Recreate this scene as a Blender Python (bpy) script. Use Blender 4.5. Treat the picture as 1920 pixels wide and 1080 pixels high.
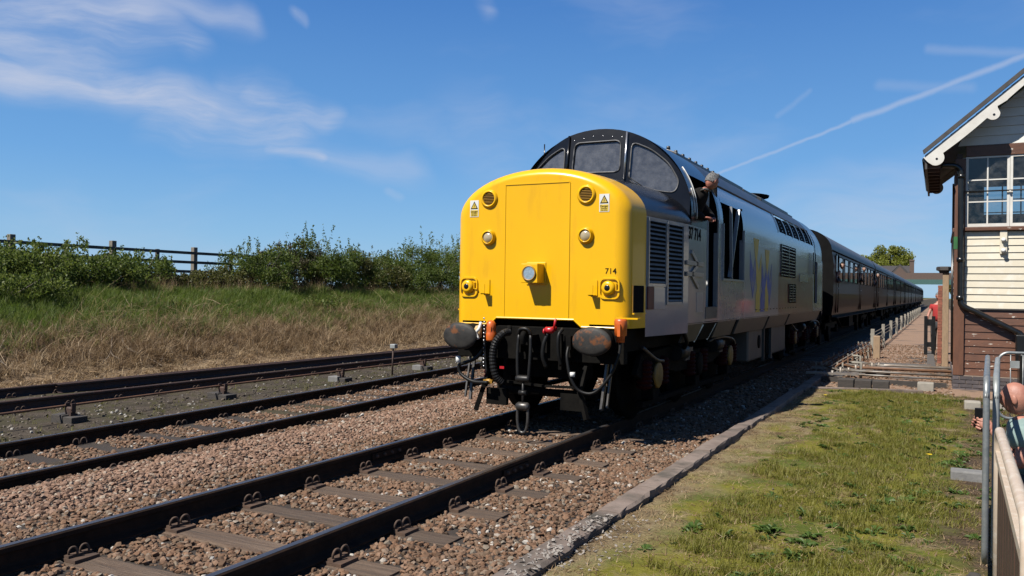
import bpy, bmesh, math, random
import numpy as np
from mathutils import Vector, Matrix, Quaternion
random.seed(7); rng = np.random.default_rng(7)
for o in list(bpy.data.objects): bpy.data.objects.remove(o)
scene = bpy.context.scene
C = scene.collection
R = math.radians

# ------------------------------------------------------------------ camera
CAM_X, CAM_Z, YAW, PITCH, ROLL, FPX = 4.361, 1.608, 0.4764, 0.0048, 0.0143, 1554.6
_F = Vector((-math.sin(YAW)*math.cos(PITCH), math.cos(YAW)*math.cos(PITCH), math.sin(PITCH)))
_R = Vector((math.cos(YAW), math.sin(YAW), 0)); _U = _R.cross(_F)
_R2 = _R*math.cos(ROLL)+_U*math.sin(ROLL); _U2 = -_R*math.sin(ROLL)+_U*math.cos(ROLL)
cd = bpy.data.cameras.new('camera'); cam = bpy.data.objects.new('camera', cd); C.objects.link(cam)
cd.sensor_width = 36; cd.lens = FPX/1920*36; cd.clip_start = 0.05; cd.clip_end = 6000
M = Matrix((( _R2.x, _U2.x, -_F.x, CAM_X), (_R2.y, _U2.y, -_F.y, 0), (_R2.z, _U2.z, -_F.z, CAM_Z), (0, 0, 0, 1)))
cam.matrix_world = M
scene.camera = cam

# ------------------------------------------------------------------ sun and sky
EXPO = 1.0; ALB = 0.62
SUN_DIR = Vector((0.34, 0.72, -1.0)).normalized()
sl = bpy.data.lights.new('sun', 'SUN'); sl.energy = 5.0; sl.angle = R(0.53); sl.color = (1.0, 0.95, 0.87)
so = bpy.data.objects.new('sun', sl); C.objects.link(so)
so.rotation_euler = SUN_DIR.to_track_quat('-Z', 'Y').to_euler(); so.location = (-10, -20, 30)
vs = scene.view_settings; vs.view_transform = 'Standard'; vs.look = 'None'; vs.exposure = EXPO; vs.gamma = 1.0
vs.use_curve_mapping = False
scene.cycles.max_bounces = 6; scene.cycles.diffuse_bounces = 2; scene.cycles.glossy_bounces = 3; scene.cycles.transparent_max_bounces = 10

def ray_dir(u, v):
    return (_F*FPX + _R2*(u-960) + _U2*(540-v)).normalized()

w = bpy.data.worlds.new('World'); scene.world = w; w.use_nodes = True
wt = w.node_tree; wn = wt.nodes; wl = wt.links
bgn = wn['Background']
sky = wn.new('ShaderNodeTexSky'); sky.sky_type = 'NISHITA'; sky.sun_disc = False
sky.sun_elevation = math.asin(-SUN_DIR.z); sky.sun_rotation = math.atan2(-SUN_DIR.x, -SUN_DIR.y)
sky.altitude = 20; sky.air_density = 1.0; sky.dust_density = 0.35; sky.ozone_density = 2.2
SKY_STRENGTH = 0.085; SKY_LEVEL = 2**-EXPO
bgn.inputs['Strength'].default_value = SKY_STRENGTH

def WM(op, a, b=None, c=None):
    n = wn.new('ShaderNodeMath'); n.operation = op
    for i, s in enumerate((a, b, c)):
        if s is None: continue
        if isinstance(s, (int, float)): n.inputs[i].default_value = s
        else: wl.new(s, n.inputs[i])
    return n.outputs[0]
def WV(op, a, b=None, scale=None):
    n = wn.new('ShaderNodeVectorMath'); n.operation = op
    for i, s in enumerate((a, b)):
        if s is None: continue
        if isinstance(s, (tuple, list)): n.inputs[i].default_value = s
        else: wl.new(s, n.inputs[i])
    if scale is not None:
        if isinstance(scale, (int, float)): n.inputs['Scale'].default_value = scale
        else: wl.new(scale, n.inputs['Scale'])
    return n.outputs['Value'] if op in ('DOT_PRODUCT', 'LENGTH') else n.outputs[0]
def WR(v, a, b, c=0.0, d=1.0, smooth=True):
    n = wn.new('ShaderNodeMapRange'); n.interpolation_type = 'SMOOTHSTEP' if smooth else 'LINEAR'
    wl.new(v, n.inputs[0])
    for i, s in enumerate((a, b, c, d)): n.inputs[i+1].default_value = s
    return n.outputs[0]
tc = wn.new('ShaderNodeTexCoord'); sp = wn.new('ShaderNodeSeparateXYZ'); wl.new(tc.outputs['Generated'], sp.inputs[0])
az = WM('ARCTAN2', sp.outputs[0], sp.outputs[1]); el = WM('ARCSINE', sp.outputs[2])
cb = wn.new('ShaderNodeCombineXYZ'); wl.new(az, cb.inputs[0]); wl.new(el, cb.inputs[1])
def wnoise(vec, scale, detail=4, rough=0.55):
    n = wn.new('ShaderNodeTexNoise'); n.inputs['Scale'].default_value = scale; n.inputs['Detail'].default_value = detail
    n.inputs['Roughness'].default_value = rough; wl.new(vec, n.inputs['Vector']); return n
warp = wnoise(cb.outputs[0], 5.0, 3)
warpv = WV('SCALE', WV('SUBTRACT', warp.outputs['Color'], (0.5, 0.5, 0.5)), scale=0.10)
P = WV('ADD', cb.outputs[0], warpv)
Pf = cb.outputs[0]
def ae(u, v):
    d = ray_dir(u, v); return (math.atan2(d.x, d.y), math.asin(d.z), 0)
def stroke(p1, p2, width, strength, src=None, core=0.0):
    A = ae(*p1); B = ae(*p2); AB = (B[0]-A[0], B[1]-A[1], 0); L2 = AB[0]**2+AB[1]**2
    s = P if src is None else src
    sub = wn.new('ShaderNodeVectorMath'); sub.operation = 'SUBTRACT'; wl.new(s, sub.inputs[0]); sub.inputs[1].default_value = A
    flat = wn.new('ShaderNodeVectorMath'); flat.operation = 'MULTIPLY'; wl.new(sub.outputs[0], flat.inputs[0]); flat.inputs[1].default_value = (1, 1, 0)
    t = WM('DIVIDE', WV('DOT_PRODUCT', flat.outputs[0], AB), L2)
    tcl = wn.new('ShaderNodeClamp'); wl.new(t, tcl.inputs[0])
    off = wn.new('ShaderNodeVectorMath'); off.operation = 'SCALE'; off.inputs[0].default_value = AB; wl.new(tcl.outputs[0], off.inputs['Scale'])
    d = WV('LENGTH', WV('SUBTRACT', flat.outputs[0], off.outputs[0]))
    return WM('MULTIPLY', WR(d, width/1555.0, core/1555.0), strength)
def wmax(items, op='MAXIMUM'):
    r = items[0]
    for s in items[1:]: r = WM(op, r, s)
    return r
# streaky texture of the cirrus: noise stretched along the wind
mp = wn.new('ShaderNodeMapping'); mp.inputs['Rotation'].default_value = (0, 0, R(18)); mp.inputs['Scale'].default_value = (2.2, 13, 1)
wl.new(P, mp.inputs[0]); streak = wnoise(mp.outputs[0], 2.2, 6, 0.6)
streakm = WR(streak.outputs['Fac'], 0.30, 0.72)
mp2 = wn.new('ShaderNodeMapping'); mp2.inputs['Rotation'].default_value = (0, 0, R(-8)); mp2.inputs['Scale'].default_value = (1.6, 5, 1)
mp2.inputs['Location'].default_value = (3.1, 1.7, 0)
wl.new(P, mp2.inputs[0]); veil = wnoise(mp2.outputs[0], 2.0, 5, 0.55)
veilm = WM('MULTIPLY', WR(veil.outputs['Fac'], 0.50, 0.82), 0.24)
strokes = [stroke((-120, 30), (250, 50), 105, .75), stroke((-100, 60), (190, 110), 75, .5), stroke((230, 20), (345, 85), 42, .60), stroke((280, 10), (450, 45), 36, .42),
  stroke((-150, 115), (200, 150), 60, .72), stroke((200, 150), (400, 205), 60, .80), stroke((380, 200), (560, 235), 75, .62),
  stroke((470, 170), (620, 212), 42, .66), stroke((420, 150), (520, 165), 40, .34), stroke((300, 230), (540, 255), 60, .42),
  stroke((510, 270), (620, 295), 26, .55), stroke((600, 290), (760, 300), 45, .28), stroke((190, 125), (205, 118), 16, .5), stroke((725, 340), (740, 345), 13, .32),
  stroke((540, 18), (560, 22), 16, .3), stroke((905, -20), (935, 40), 30, .38), stroke((870, 230), (930, 300), 100, .18),
  stroke((1500, 470), (1780, 330), 110, .34), stroke((1380, 400), (1760, 300), 50, .20), stroke((1600, 440), (1900, 520), 140, .40)]
soft = WM('MULTIPLY', wmax(strokes), WM('ADD', WM('MULTIPLY', streakm, 0.95), 0.18))
wob = WV('SCALE', WV('SUBTRACT', wnoise(cb.outputs[0], 30.0, 3).outputs['Color'], (0.5, 0.5, 0.5)), scale=0.006)
P2 = WV('ADD', cb.outputs[0], wob)
trails = [stroke((1340, 328), (1640, 210), 5, .36, P2), stroke((1600, 226), (1930, 100), 8, .40, P2), stroke((1740, 92), (1930, 100), 12, .18, P2),
  stroke((1458, 218), (1518, 170), 8, .12, P2), stroke((1650, 160), (1820, 165), 14, .14, P2)]
hard = wmax(trails)
mask = WM('MINIMUM', wmax([soft, veilm, hard]), 0.9)
above = WR(el, 0.0, 0.05)
mask = WM('MULTIPLY', mask, above)
gm = wn.new('ShaderNodeMix'); gm.data_type = 'RGBA'; gm.blend_type = 'MULTIPLY'; gm.inputs[0].default_value = 1.0
wl.new(sky.outputs[0], gm.inputs[6]); gm.inputs[7].default_value = (0.92, 1.0, 1.06, 1)
# clear-air gradient by elevation, the same all round the sky
rmp = wn.new('ShaderNodeValToRGB'); wl.new(WR(el, 0.0, R(60), smooth=False), rmp.inputs[0]); re_ = rmp.color_ramp.elements
GAIN = 1.0/SKY_STRENGTH
stops = [(0.0, (.315, .520, .740)), (.06, (.210, .445, .735)), (.14, (.128, .350, .705)), (.32, (.055, .205, .560)), (1.0, (.016, .065, .230))]
while len(re_) < len(stops): re_.new(.5)
for i_, (p_, c_) in enumerate(stops): re_[i_].position = p_; re_[i_].color = (*c_, 1)
rg = wn.new('ShaderNodeVectorMath'); rg.operation = 'SCALE'; wl.new(rmp.outputs[0], rg.inputs[0]); rg.inputs['Scale'].default_value = GAIN*SKY_LEVEL
sm_ = wn.new('ShaderNodeMix'); sm_.data_type = 'RGBA'; sm_.inputs[0].default_value = 0.88; wl.new(gm.outputs[2], sm_.inputs[6]); wl.new(rg.outputs[0], sm_.inputs[7])
cm = wn.new('ShaderNodeMix'); cm.data_type = 'RGBA'
wl.new(mask, cm.inputs[0]); wl.new(sm_.outputs[2], cm.inputs[6]); cm.inputs[7].default_value = (.56*GAIN*SKY_LEVEL, .61*GAIN*SKY_LEVEL, .75*GAIN*SKY_LEVEL, 1)
wl.new(cm.outputs[2], bgn.inputs['Color'])

# ------------------------------------------------------------------ materials
MATS = {}
def pm(name, c1, c2=None, scale=6.0, rough=0.6, bump=0.0, metal=0.0, detail=5, stretch=(1, 1, 1), lo=0.35, hi=0.65, rand=0.0,
       c3=None, scale3=1.5, lo3=0.5, hi3=0.7, bscale=None, coat=0.0, spec=0.5, stretch3=(1, 1, 1), trans=0.0, rough2=None, nwave=0.0):
    if name not in ('yellow', 'steel', 'lamp_bright', 'rail_head'): c1, c2, c3 = [None if c_ is None else tuple(v*ALB for v in c_) for c_ in (c1, c2, c3)]
    m = bpy.data.materials.new(name); m.use_nodes = True; MATS[name] = m
    nt = m.node_tree; n = nt.nodes; l = nt.links; b = n['Principled BSDF']
    b.inputs['Roughness'].default_value = rough; b.inputs['Metallic'].default_value = metal
    b.inputs['Specular IOR Level'].default_value = spec; b.inputs['Coat Weight'].default_value = coat; b.inputs['Coat Roughness'].default_value = 0.06
    b.inputs['Base Color'].default_value = (*c1, 1)
    t = n.new('ShaderNodeTexCoord'); oi = n.new('ShaderNodeObjectInfo')
    add = n.new('ShaderNodeVectorMath'); add.operation = 'ADD'; l.new(t.outputs['Object'], add.inputs[0])
    ml = n.new('ShaderNodeMath'); ml.operation = 'MULTIPLY'; ml.inputs[1].default_value = 37.0; l.new(oi.outputs['Random'], ml.inputs[0]); l.new(ml.outputs[0], add.inputs[1])
    def nz(sc, st, det=detail):
        mpn = n.new('ShaderNodeMapping'); mpn.inputs['Scale'].default_value = st; l.new(add.outputs[0], mpn.inputs[0])
        q = n.new('ShaderNodeTexNoise'); q.inputs['Scale'].default_value = sc; q.inputs['Detail'].default_value = det; q.inputs['Roughness'].default_value = 0.6
        l.new(mpn.outputs[0], q.inputs['Vector']); return q
    def rng_(q, a, c):
        r = n.new('ShaderNodeMapRange'); r.inputs[1].default_value = a; r.inputs[2].default_value = c; l.new(q.outputs['Fac'], r.inputs[0]); return r
    col = None
    if c2 is not None:
        q = nz(scale, stretch); r = rng_(q, lo, hi)
        x = n.new('ShaderNodeMix'); x.data_type = 'RGBA'; l.new(r.outputs[0], x.inputs[0]); x.inputs[6].default_value = (*c1, 1); x.inputs[7].default_value = (*c2, 1)
        col = x.outputs[2]
        if rough2 is not None:
            rr = n.new('ShaderNodeMapRange'); l.new(r.outputs[0], rr.inputs[0]); rr.inputs[3].default_value = rough; rr.inputs[4].default_value = rough2; l.new(rr.outputs[0], b.inputs['Roughness'])
        if c3 is not None:
            q3 = nz(scale3, stretch3); r3 = rng_(q3, lo3, hi3)
            y = n.new('ShaderNodeMix'); y.data_type = 'RGBA'; l.new(r3.outputs[0], y.inputs[0]); l.new(col, y.inputs[6]); y.inputs[7].default_value = (*c3, 1)
            col = y.outputs[2]
        if rand > 0:
            hv = n.new('ShaderNodeHueSaturation'); l.new(col, hv.inputs['Color'])
            mr = n.new('ShaderNodeMapRange'); l.new(oi.outputs['Random'], mr.inputs[0]); mr.inputs[3].default_value = 1-rand; mr.inputs[4].default_value = 1+rand
            l.new(mr.outputs[0], hv.inputs['Value']); col = hv.outputs[0]
        l.new(col, b.inputs['Base Color'])
    if bump > 0:
        qb = nz(bscale or scale*3, stretch, 6); bp = n.new('ShaderNodeBump'); bp.inputs['Strength'].default_value = bump; bp.inputs['Distance'].default_value = 0.02
        l.new(qb.outputs['Fac'], bp.inputs['Height']); l.new(bp.outputs[0], b.inputs['Normal'])
    if nwave > 0:
        qb = nz(1.3, (1, 1, 1), 2); bp = n.new('ShaderNodeBump'); bp.inputs['Strength'].default_value = nwave; bp.inputs['Distance'].default_value = 0.05
        l.new(qb.outputs['Fac'], bp.inputs['Height']); l.new(bp.outputs[0], b.inputs['Normal'])
    return m

def leafmat(name, cols, trans=0.35, rough=0.55):
    """foliage: colour picked per instance / per leaf by a stored attribute, some light passes through"""
    m = bpy.data.materials.new(name); m.use_nodes = True; MATS[name] = m
    nt = m.node_tree; n = nt.nodes; l = nt.links; b = n['Principled BSDF']; out = n['Material Output']
    at = n.new('ShaderNodeAttribute'); at.attribute_name = 'tint'
    oi = n.new('ShaderNodeObjectInfo')
    geo = n.new('ShaderNodeTexCoord'); nz = n.new('ShaderNodeTexNoise'); nz.inputs['Scale'].default_value = 1.2; nz.inputs['Detail'].default_value = 3
    l.new(geo.outputs['Object'], nz.inputs['Vector'])
    s1 = n.new('ShaderNodeMath'); s1.operation = 'ADD'; l.new(at.outputs['Fac'], s1.inputs[0]); l.new(oi.outputs['Random'], s1.inputs[1])
    s2 = n.new('ShaderNodeMath'); s2.operation = 'FRACT'; l.new(s1.outputs[0], s2.inputs[0])
    s3 = n.new('ShaderNodeMath'); s3.operation = 'MULTIPLY_ADD'; l.new(nz.outputs['Fac'], s3.inputs[0]); s3.inputs[1].default_value = 0.5; l.new(s2.outputs[0], s3.inputs[2])
    s4 = n.new('ShaderNodeMath'); s4.operation = 'MULTIPLY'; l.new(s3.outputs[0], s4.inputs[0]); s4.inputs[1].default_value = 0.72
    cr = n.new('ShaderNodeValToRGB'); l.new(s4.outputs[0], cr.inputs[0])
    e = cr.color_ramp.elements
    while len(e) < len(cols): e.new(0.5)
    for i, c in enumerate(cols): e[i].position = i/(len(cols)-1); e[i].color = (c[0]*ALB, c[1]*ALB, c[2]*ALB, 1)
    l.new(cr.outputs[0], b.inputs['Base Color']); b.inputs['Roughness'].default_value = rough; b.inputs['Specular IOR Level'].default_value = 0.3
    tr = n.new('ShaderNodeBsdfTranslucent'); l.new(cr.outputs[0], tr.inputs[0])
    mx = n.new('ShaderNodeMixShader'); mx.inputs[0].default_value = trans; l.new(b.outputs[0], mx.inputs[1]); l.new(tr.outputs[0], mx.inputs[2]); l.new(mx.outputs[0], out.inputs[0])
    return m

def glassmat(name, tint=(0.9, 0.95, 0.95), dirt=0.15, dirtcol=(0.5, 0.5, 0.48), opaque=0.0, dark=(0.01, 0.012, 0.014), nscale=7, film=0.0, ior=1.5):
    m = bpy.data.materials.new(name); m.use_nodes = True; MATS[name] = m
    nt = m.node_tree; n = nt.nodes; l = nt.links; out = n['Material Output']; n.remove(n['Principled BSDF'])
    tr = n.new('ShaderNodeBsdfTransparent'); tr.inputs[0].default_value = (*tint, 1)
    dk = n.new('ShaderNodeBsdfDiffuse'); dk.inputs[0].default_value = (*dark, 1)
    m0 = n.new('ShaderNodeMixShader'); m0.inputs[0].default_value = opaque; l.new(tr.outputs[0], m0.inputs[1]); l.new(dk.outputs[0], m0.inputs[2])
    gl = n.new('ShaderNodeBsdfGlossy'); gl.inputs['Roughness'].default_value = 0.03
    fr = n.new('ShaderNodeFresnel'); fr.inputs[0].default_value = ior
    m1 = n.new('ShaderNodeMixShader'); l.new(fr.outputs[0], m1.inputs[0]); l.new(m0.outputs[0], m1.inputs[1]); l.new(gl.outputs[0], m1.inputs[2])
    df = n.new('ShaderNodeBsdfDiffuse'); df.inputs[0].default_value = (*dirtcol, 1)
    t = n.new('ShaderNodeTexCoord'); q = n.new('ShaderNodeTexNoise'); q.inputs['Scale'].default_value = nscale; q.inputs['Detail'].default_value = 6; q.inputs['Roughness'].default_value = 0.7; l.new(t.outputs['Object'], q.inputs[0])
    mr = n.new('ShaderNodeMapRange'); l.new(q.outputs['Fac'], mr.inputs[0]); mr.inputs[1].default_value = 0.38; mr.inputs[2].default_value = 0.75; mr.inputs[3].default_value = film; mr.inputs[4].default_value = dirt
    m2 = n.new('ShaderNodeMixShader'); l.new(mr.outputs[0], m2.inputs[0]); l.new(m1.outputs[0], m2.inputs[1]); l.new(df.outputs[0], m2.inputs[2]); l.new(m2.outputs[0], out.inputs[0])
    return m

pm('yellow', (0.545, 0.298, 0.002), (0.525, 0.284, 0.002), 1.5, 0.3, 0.0, spec=.3, coat=0.12, nwave=0.035, c3=(0.40, 0.205, 0.010), scale3=2.2, lo3=0.56, hi3=0.95, stretch3=(2.5, 1, .5))
pm('yellow_dull', (0.42, 0.22, 0.01), (0.3, 0.15, 0.02), 8, 0.5)
pm('axle_yellow', (0.30, 0.16, 0.015), (0.15, 0.08, 0.012), 9, 0.6)
pm('body_grey', (0.235, 0.25, 0.28), (0.28, 0.295, 0.32), 1.6, 0.24, 0.0, c3=(0.31, 0.315, 0.32), scale3=1.1, lo3=0.52, hi3=0.72, stretch3=(1, 1.0, 2.5), nwave=0.06, coat=0.35)
pm('body_grey_light', (0.35, 0.36, 0.385), (0.29, 0.30, 0.32), 1.6, 0.28, 0.0, c3=(0.40, 0.385, 0.37), scale3=2.2, lo3=0.55, hi3=0.75, stretch3=(1, 1.0, 3), nwave=0.05, coat=0.3)
pm('body_red_mottled', (0.17, 0.045, 0.04), (0.19, 0.10, 0.09), 2.4, 0.3, c3=(0.26, 0.24, 0.23), scale3=3, lo3=0.6, hi3=0.7, stretch3=(1, .8, 2), nwave=.05, coat=.3)  # dull red mottled with grey
pm('black_gloss', (0.005, 0.005, 0.006), (0.009, 0.009, 0.010), 2, 0.22, nwave=0.05, coat=0.0, spec=.4, c3=(0.014, 0.014, 0.014), scale3=5)
pm('roof_dark', (0.025, 0.027, 0.03), (0.05, 0.05, 0.052), 2.5, 0.42, nwave=0.05, c3=(0.02, 0.02, 0.02), scale3=6)
pm('black_dirty', (0.0045, 0.0042, 0.004), (0.010, 0.009, 0.0075), 7, 0.8, 0.15, spec=.06)
pm('black_rubber', (0.006, 0.006, 0.006), (0.010, 0.010, 0.010), 7, 0.5, spec=.2)
pm('interior_dark', (0.008, 0.008, 0.008), (0.012, 0.012, 0.012), 3, 0.9, spec=.05)  # near-black: shade of insides and openings put into the colour
pm('skirt_dark', (0.045, 0.045, 0.042), (0.07, 0.067, 0.06), 4, 0.5, 0.05)
pm('tank_beige', (0.12, 0.095, 0.072), (0.075, 0.062, 0.05), 3, 0.6, 0.05)
pm('buffer_face', (0.022, 0.021, 0.020), (0.045, 0.042, 0.038), 7, 0.6, 0.12, spec=.2, c3=(0.16, 0.06, 0.022), scale3=5.5, lo3=0.56, hi3=0.64)
pm('orange', (0.75, 0.16, 0.02), (0.50, 0.09, 0.012), 12, 0.4)
pm('red_paint', (0.55, 0.012, 0.02), (0.40, 0.01, 0.015), 12, 0.35)
pm('red_dark', (0.13, 0.012, 0.012), (0.09, 0.012, 0.012), 12, 0.5)
pm('red_spring', (0.05, 0.007, 0.006), (0.03, 0.006, 0.005), 12, 0.7, spec=.06)
pm('louvre_grey', (0.25, 0.25, 0.25), (0.20, 0.20, 0.20), 9, 0.7, spec=.1)
pm('white_paint', (0.78, 0.78, 0.75), (0.72, 0.72, 0.69), 8, 0.4)
pm('steel', (0.45, 0.45, 0.46), (0.35, 0.35, 0.36), 10, 0.3, metal=0.9)
pm('lamp_lens', (0.48, 0.40, 0.25), (0.40, 0.33, 0.2), 20, 0.2, coat=0.5)
pm('lamp_bright', (0.55, 0.55, 0.55), (0.75, 0.75, 0.75), 30, 0.12, metal=0.9)
pm('blue_emblem', (0.025, 0.07, 0.40), (0.08, 0.12, 0.36), 4, 0.5, c3=(0.24, 0.25, 0.27), scale3=3.5, lo3=.5, hi3=.62)
pm('yellow_emblem', (0.72, 0.50, 0.03), (0.58, 0.42, 0.07), 4, 0.5)
pm('arrow_silver', (0.42, 0.39, 0.34), (0.30, 0.28, 0.26), 8, 0.35, metal=0.3)
pm('lettering', (0.008, 0.008, 0.009), rough=0.9, spec=.05)
pm('maroon', (0.062, 0.008, 0.008), (0.075, 0.010, 0.010), 1.2, 0.45, coat=.07, spec=.06, nwave=0.03)
pm('coach_roof', (0.10, 0.103, 0.11), (0.14, 0.14, 0.145), 2, 0.5)
pm('coach_black', (0.004, 0.004, 0.0045), (0.007, 0.007, 0.007), 5, 0.7, spec=.08)
pm('rail_head', (0.17, 0.155, 0.15), (0.09, 0.08, 0.078), 5, 0.38, metal=0.85, stretch=(8, .3, 1))
pm('rail_web', (0.022, 0.014, 0.010), (0.045, 0.025, 0.015), 9, 0.85, 0.2, spec=.15)
pm('rail_rust', (0.07, 0.030, 0.018), (0.035, 0.02, 0.015), 9, 0.75, 0.2)
pm('chair_rust', (0.105, 0.058, 0.034), (0.055, 0.033, 0.022), 14, 0.8, 0.2)
pm('sleeper_wood', (0.090, 0.053, 0.031), (0.150, 0.102, 0.068), 5, 0.9, 0.9, stretch=(.5, 9, 9), rand=0.25, c3=(0.045, 0.032, 0.024), scale3=4, lo3=0.5, hi3=0.72, stretch3=(.35, 7, 7))
pm('sleeper_concrete', (0.26, 0.215, 0.165), (0.19, 0.155, 0.12), 6, 0.85, 0.2, rand=0.12)
pm('ballast_bed', (0.045, 0.030, 0.020), (0.025, 0.018, 0.013), 25, 0.95, 0.8)
pm('kerb_stone', (0.165, 0.122, 0.098), (0.22, 0.170, 0.140), 5, 0.9, 0.35, rand=0.12, c3=(0.06, 0.052, 0.038), scale3=2.2, lo3=0.5, hi3=0.7)
pm('lime_patch', (0.46, 0.42, 0.37), (0.24, 0.205, 0.18), 14, 0.9, 0.5)
pm('brown_paint', (0.150, 0.058, 0.026), (0.105, 0.042, 0.020), 5, 0.5, 0.1, stretch=(1, 1, 3), rand=0.10, c3=(0.55, 0.50, 0.43), scale3=7, lo3=0.645, hi3=0.665, stretch3=(1, 1, 3))
pm('brown_post', (0.155, 0.062, 0.030), (0.115, 0.047, 0.024), 4, 0.55, 0.1, stretch=(3, 3, 1))
pm('cream_paint', (0.72, 0.66, 0.52), (0.66, 0.59, 0.45), 3, 0.5, 0.04, rand=0.05, c3=(0.75, 0.71, 0.60), scale3=6)
pm('white_wood', (0.76, 0.74, 0.68), (0.66, 0.63, 0.57), 5, 0.5, 0.05, rand=0.05)
pm('gable_white', (0.80, 0.78, 0.72), (0.72, 0.70, 0.64), 4, 0.6, 0.05, rand=0.06)
pm('brick_blue', (0.105, 0.085, 0.085), (0.07, 0.06, 0.065), 12, 0.7, 0.2, rand=0.35)
pm('brick_red', (0.30, 0.10, 0.06), (0.22, 0.075, 0.045), 12, 0.8, 0.2, rand=0.2)
pm('mortar', (0.34, 0.26, 0.20), (0.27, 0.21, 0.17), 20, 0.95, 0.2)
pm('slate', (0.040, 0.036, 0.034), (0.07, 0.06, 0.055), 8, 0.6, 0.1, rand=0.25)
pm('pipe_black', (0.008, 0.008, 0.008), (0.014, 0.014, 0.014), 6, 0.28)
pm('green_paint', (0.03, 0.16, 0.04), (0.025, 0.11, 0.03), 6, 0.5)
pm('teal', (0.05, 0.13, 0.115), (0.035, 0.10, 0.09), 5, 0.6)
pm('galvanised', (0.34, 0.36, 0.36), (0.25, 0.27, 0.27), 9, 0.42, metal=0.55, c3=(0.42, 0.42, 0.40), scale3=20)
pm('galvanised_pale', (0.40, 0.42, 0.41), (0.30, 0.32, 0.31), 11, 0.5, metal=0.35)
pm('cream_barrier', (0.62, 0.50, 0.38), (0.54, 0.43, 0.33), 12, 0.45, c3=(0.68, 0.60, 0.50), scale3=18)
pm('board_brown', (0.085, 0.038, 0.022), (0.05, 0.025, 0.016), 6, 0.6, 0.2, stretch=(3, 3, .5))
pm('concrete_grey', (0.22, 0.215, 0.205), (0.16, 0.155, 0.15), 9, 0.9, 0.3)
pm('concrete_post', (0.34, 0.31, 0.26), (0.26, 0.24, 0.20), 9, 0.9, 0.2, rand=0.1)
pm('rod_metal', (0.30, 0.285, 0.26), (0.20, 0.15, 0.11), 5, 0.5, metal=0.35, rand=0.15)
pm('rod_rust', (0.22, 0.11, 0.055), (0.14, 0.07, 0.04), 5, 0.7, metal=0.2)
pm('fence_wood', (0.085, 0.07, 0.055), (0.13, 0.11, 0.09), 5, 0.9, 0.3, stretch=(4, 4, 1))
pm('post_pale', (0.23, 0.20, 0.16), (0.17, 0.145, 0.12), 5, 0.9, 0.3, stretch=(4, 4, 1))
pm('timber_tan', (0.36, 0.25, 0.15), (0.28, 0.19, 0.12), 5, 0.8, 0.2, stretch=(4, 4, 1))
pm('timber_dark', (0.035, 0.03, 0.026), (0.06, 0.05, 0.042), 8, 0.9, 0.4, stretch=(1, 6, 6))
pm('bark', (0.10, 0.08, 0.06), (0.06, 0.05, 0.04), 8, 0.9, 0.4)
pm('dead_wood', (0.27, 0.21, 0.155), (0.19, 0.15, 0.11), 9, 0.9, 0.2)
pm('house_brick', (0.13, 0.085, 0.065), (0.10, 0.07, 0.058), 8, 0.9)
pm('skin', (0.46, 0.205, 0.140), (0.38, 0.155, 0.105), 14, 0.55, 0.15, c3=(0.30, 0.12, 0.085), scale3=9, lo3=.5, hi3=.75)
pm('skin_red', (0.46, 0.18, 0.115), (0.36, 0.125, 0.085), 14, 0.55, 0.15, c3=(0.28, 0.10, 0.07), scale3=9, lo3=.5, hi3=.75)
pm('hair_grey', (0.26, 0.25, 0.24), (0.07, 0.07, 0.07), 45, 0.7, 0.8)
pm('skin_shade', (0.40, 0.24, 0.18), (0.33, 0.19, 0.14), 14, 0.6)
pm('jacket_dark', (0.012, 0.011, 0.010), (0.018, 0.016, 0.015), 9, 0.9, spec=.1)
pm('shirt_sage', (0.26, 0.36, 0.33), (0.22, 0.31, 0.29), 9, 0.85, 0.1)
pm('trousers_dark', (0.022, 0.023, 0.026), (0.035, 0.035, 0.04), 9, 0.85, 0.1)
pm('shirt_red', (0.42, 0.02, 0.02), (0.34, 0.016, 0.016), 9, 0.85)
pm('phone_black', (0.008, 0.008, 0.009), rough=0.2)
pm('dandelion', (0.85, 0.62, 0.01), (0.8, 0.5, 0.01), 30, 0.7)
glassmat('windscreen', dirt=0.20, film=.07, dirtcol=(0.34, 0.345, 0.36), opaque=0.78, dark=(0.02, 0.023, 0.03), nscale=8, ior=1.9)
glassmat('coach_glass', dirt=0.05, opaque=0.93, dark=(0.006, 0.006, 0.006))
glassmat('pane', tint=(0.78, 0.84, 0.84), dirt=0.08, opaque=0.12)

def stonemat(name, stops):
    m = bpy.data.materials.new(name); m.use_nodes = True; MATS[name] = m
    nt = m.node_tree; n = nt.nodes; l = nt.links; b = n['Principled BSDF']; b.inputs['Roughness'].default_value = 0.85; b.inputs['Specular IOR Level'].default_value = 0.25
    oi = n.new('ShaderNodeObjectInfo'); cr = n.new('ShaderNodeValToRGB'); cr.color_ramp.interpolation = 'LINEAR'
    e = cr.color_ramp.elements
    while len(e) < len(stops): e.new(0.5)
    for i, (p_, c) in enumerate(stops): e[i].position = p_; e[i].color = (c[0]*ALB, c[1]*ALB, c[2]*ALB, 1)
    l.new(oi.outputs['Random'], cr.inputs[0])
    t = n.new('ShaderNodeTexCoord'); q = n.new('ShaderNodeTexNoise'); q.inputs['Scale'].default_value = 40; q.inputs['Detail'].default_value = 4; l.new(t.outputs['Object'], q.inputs[0])
    mr = n.new('ShaderNodeMapRange'); l.new(q.outputs['Fac'], mr.inputs[0]); mr.inputs[3].default_value = 0.7; mr.inputs[4].default_value = 1.25
    hv = n.new('ShaderNodeHueSaturation'); l.new(cr.outputs[0], hv.inputs['Color']); l.new(mr.outputs[0], hv.inputs['Value']); l.new(hv.outputs[0], b.inputs['Base Color'])
    return m
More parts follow.
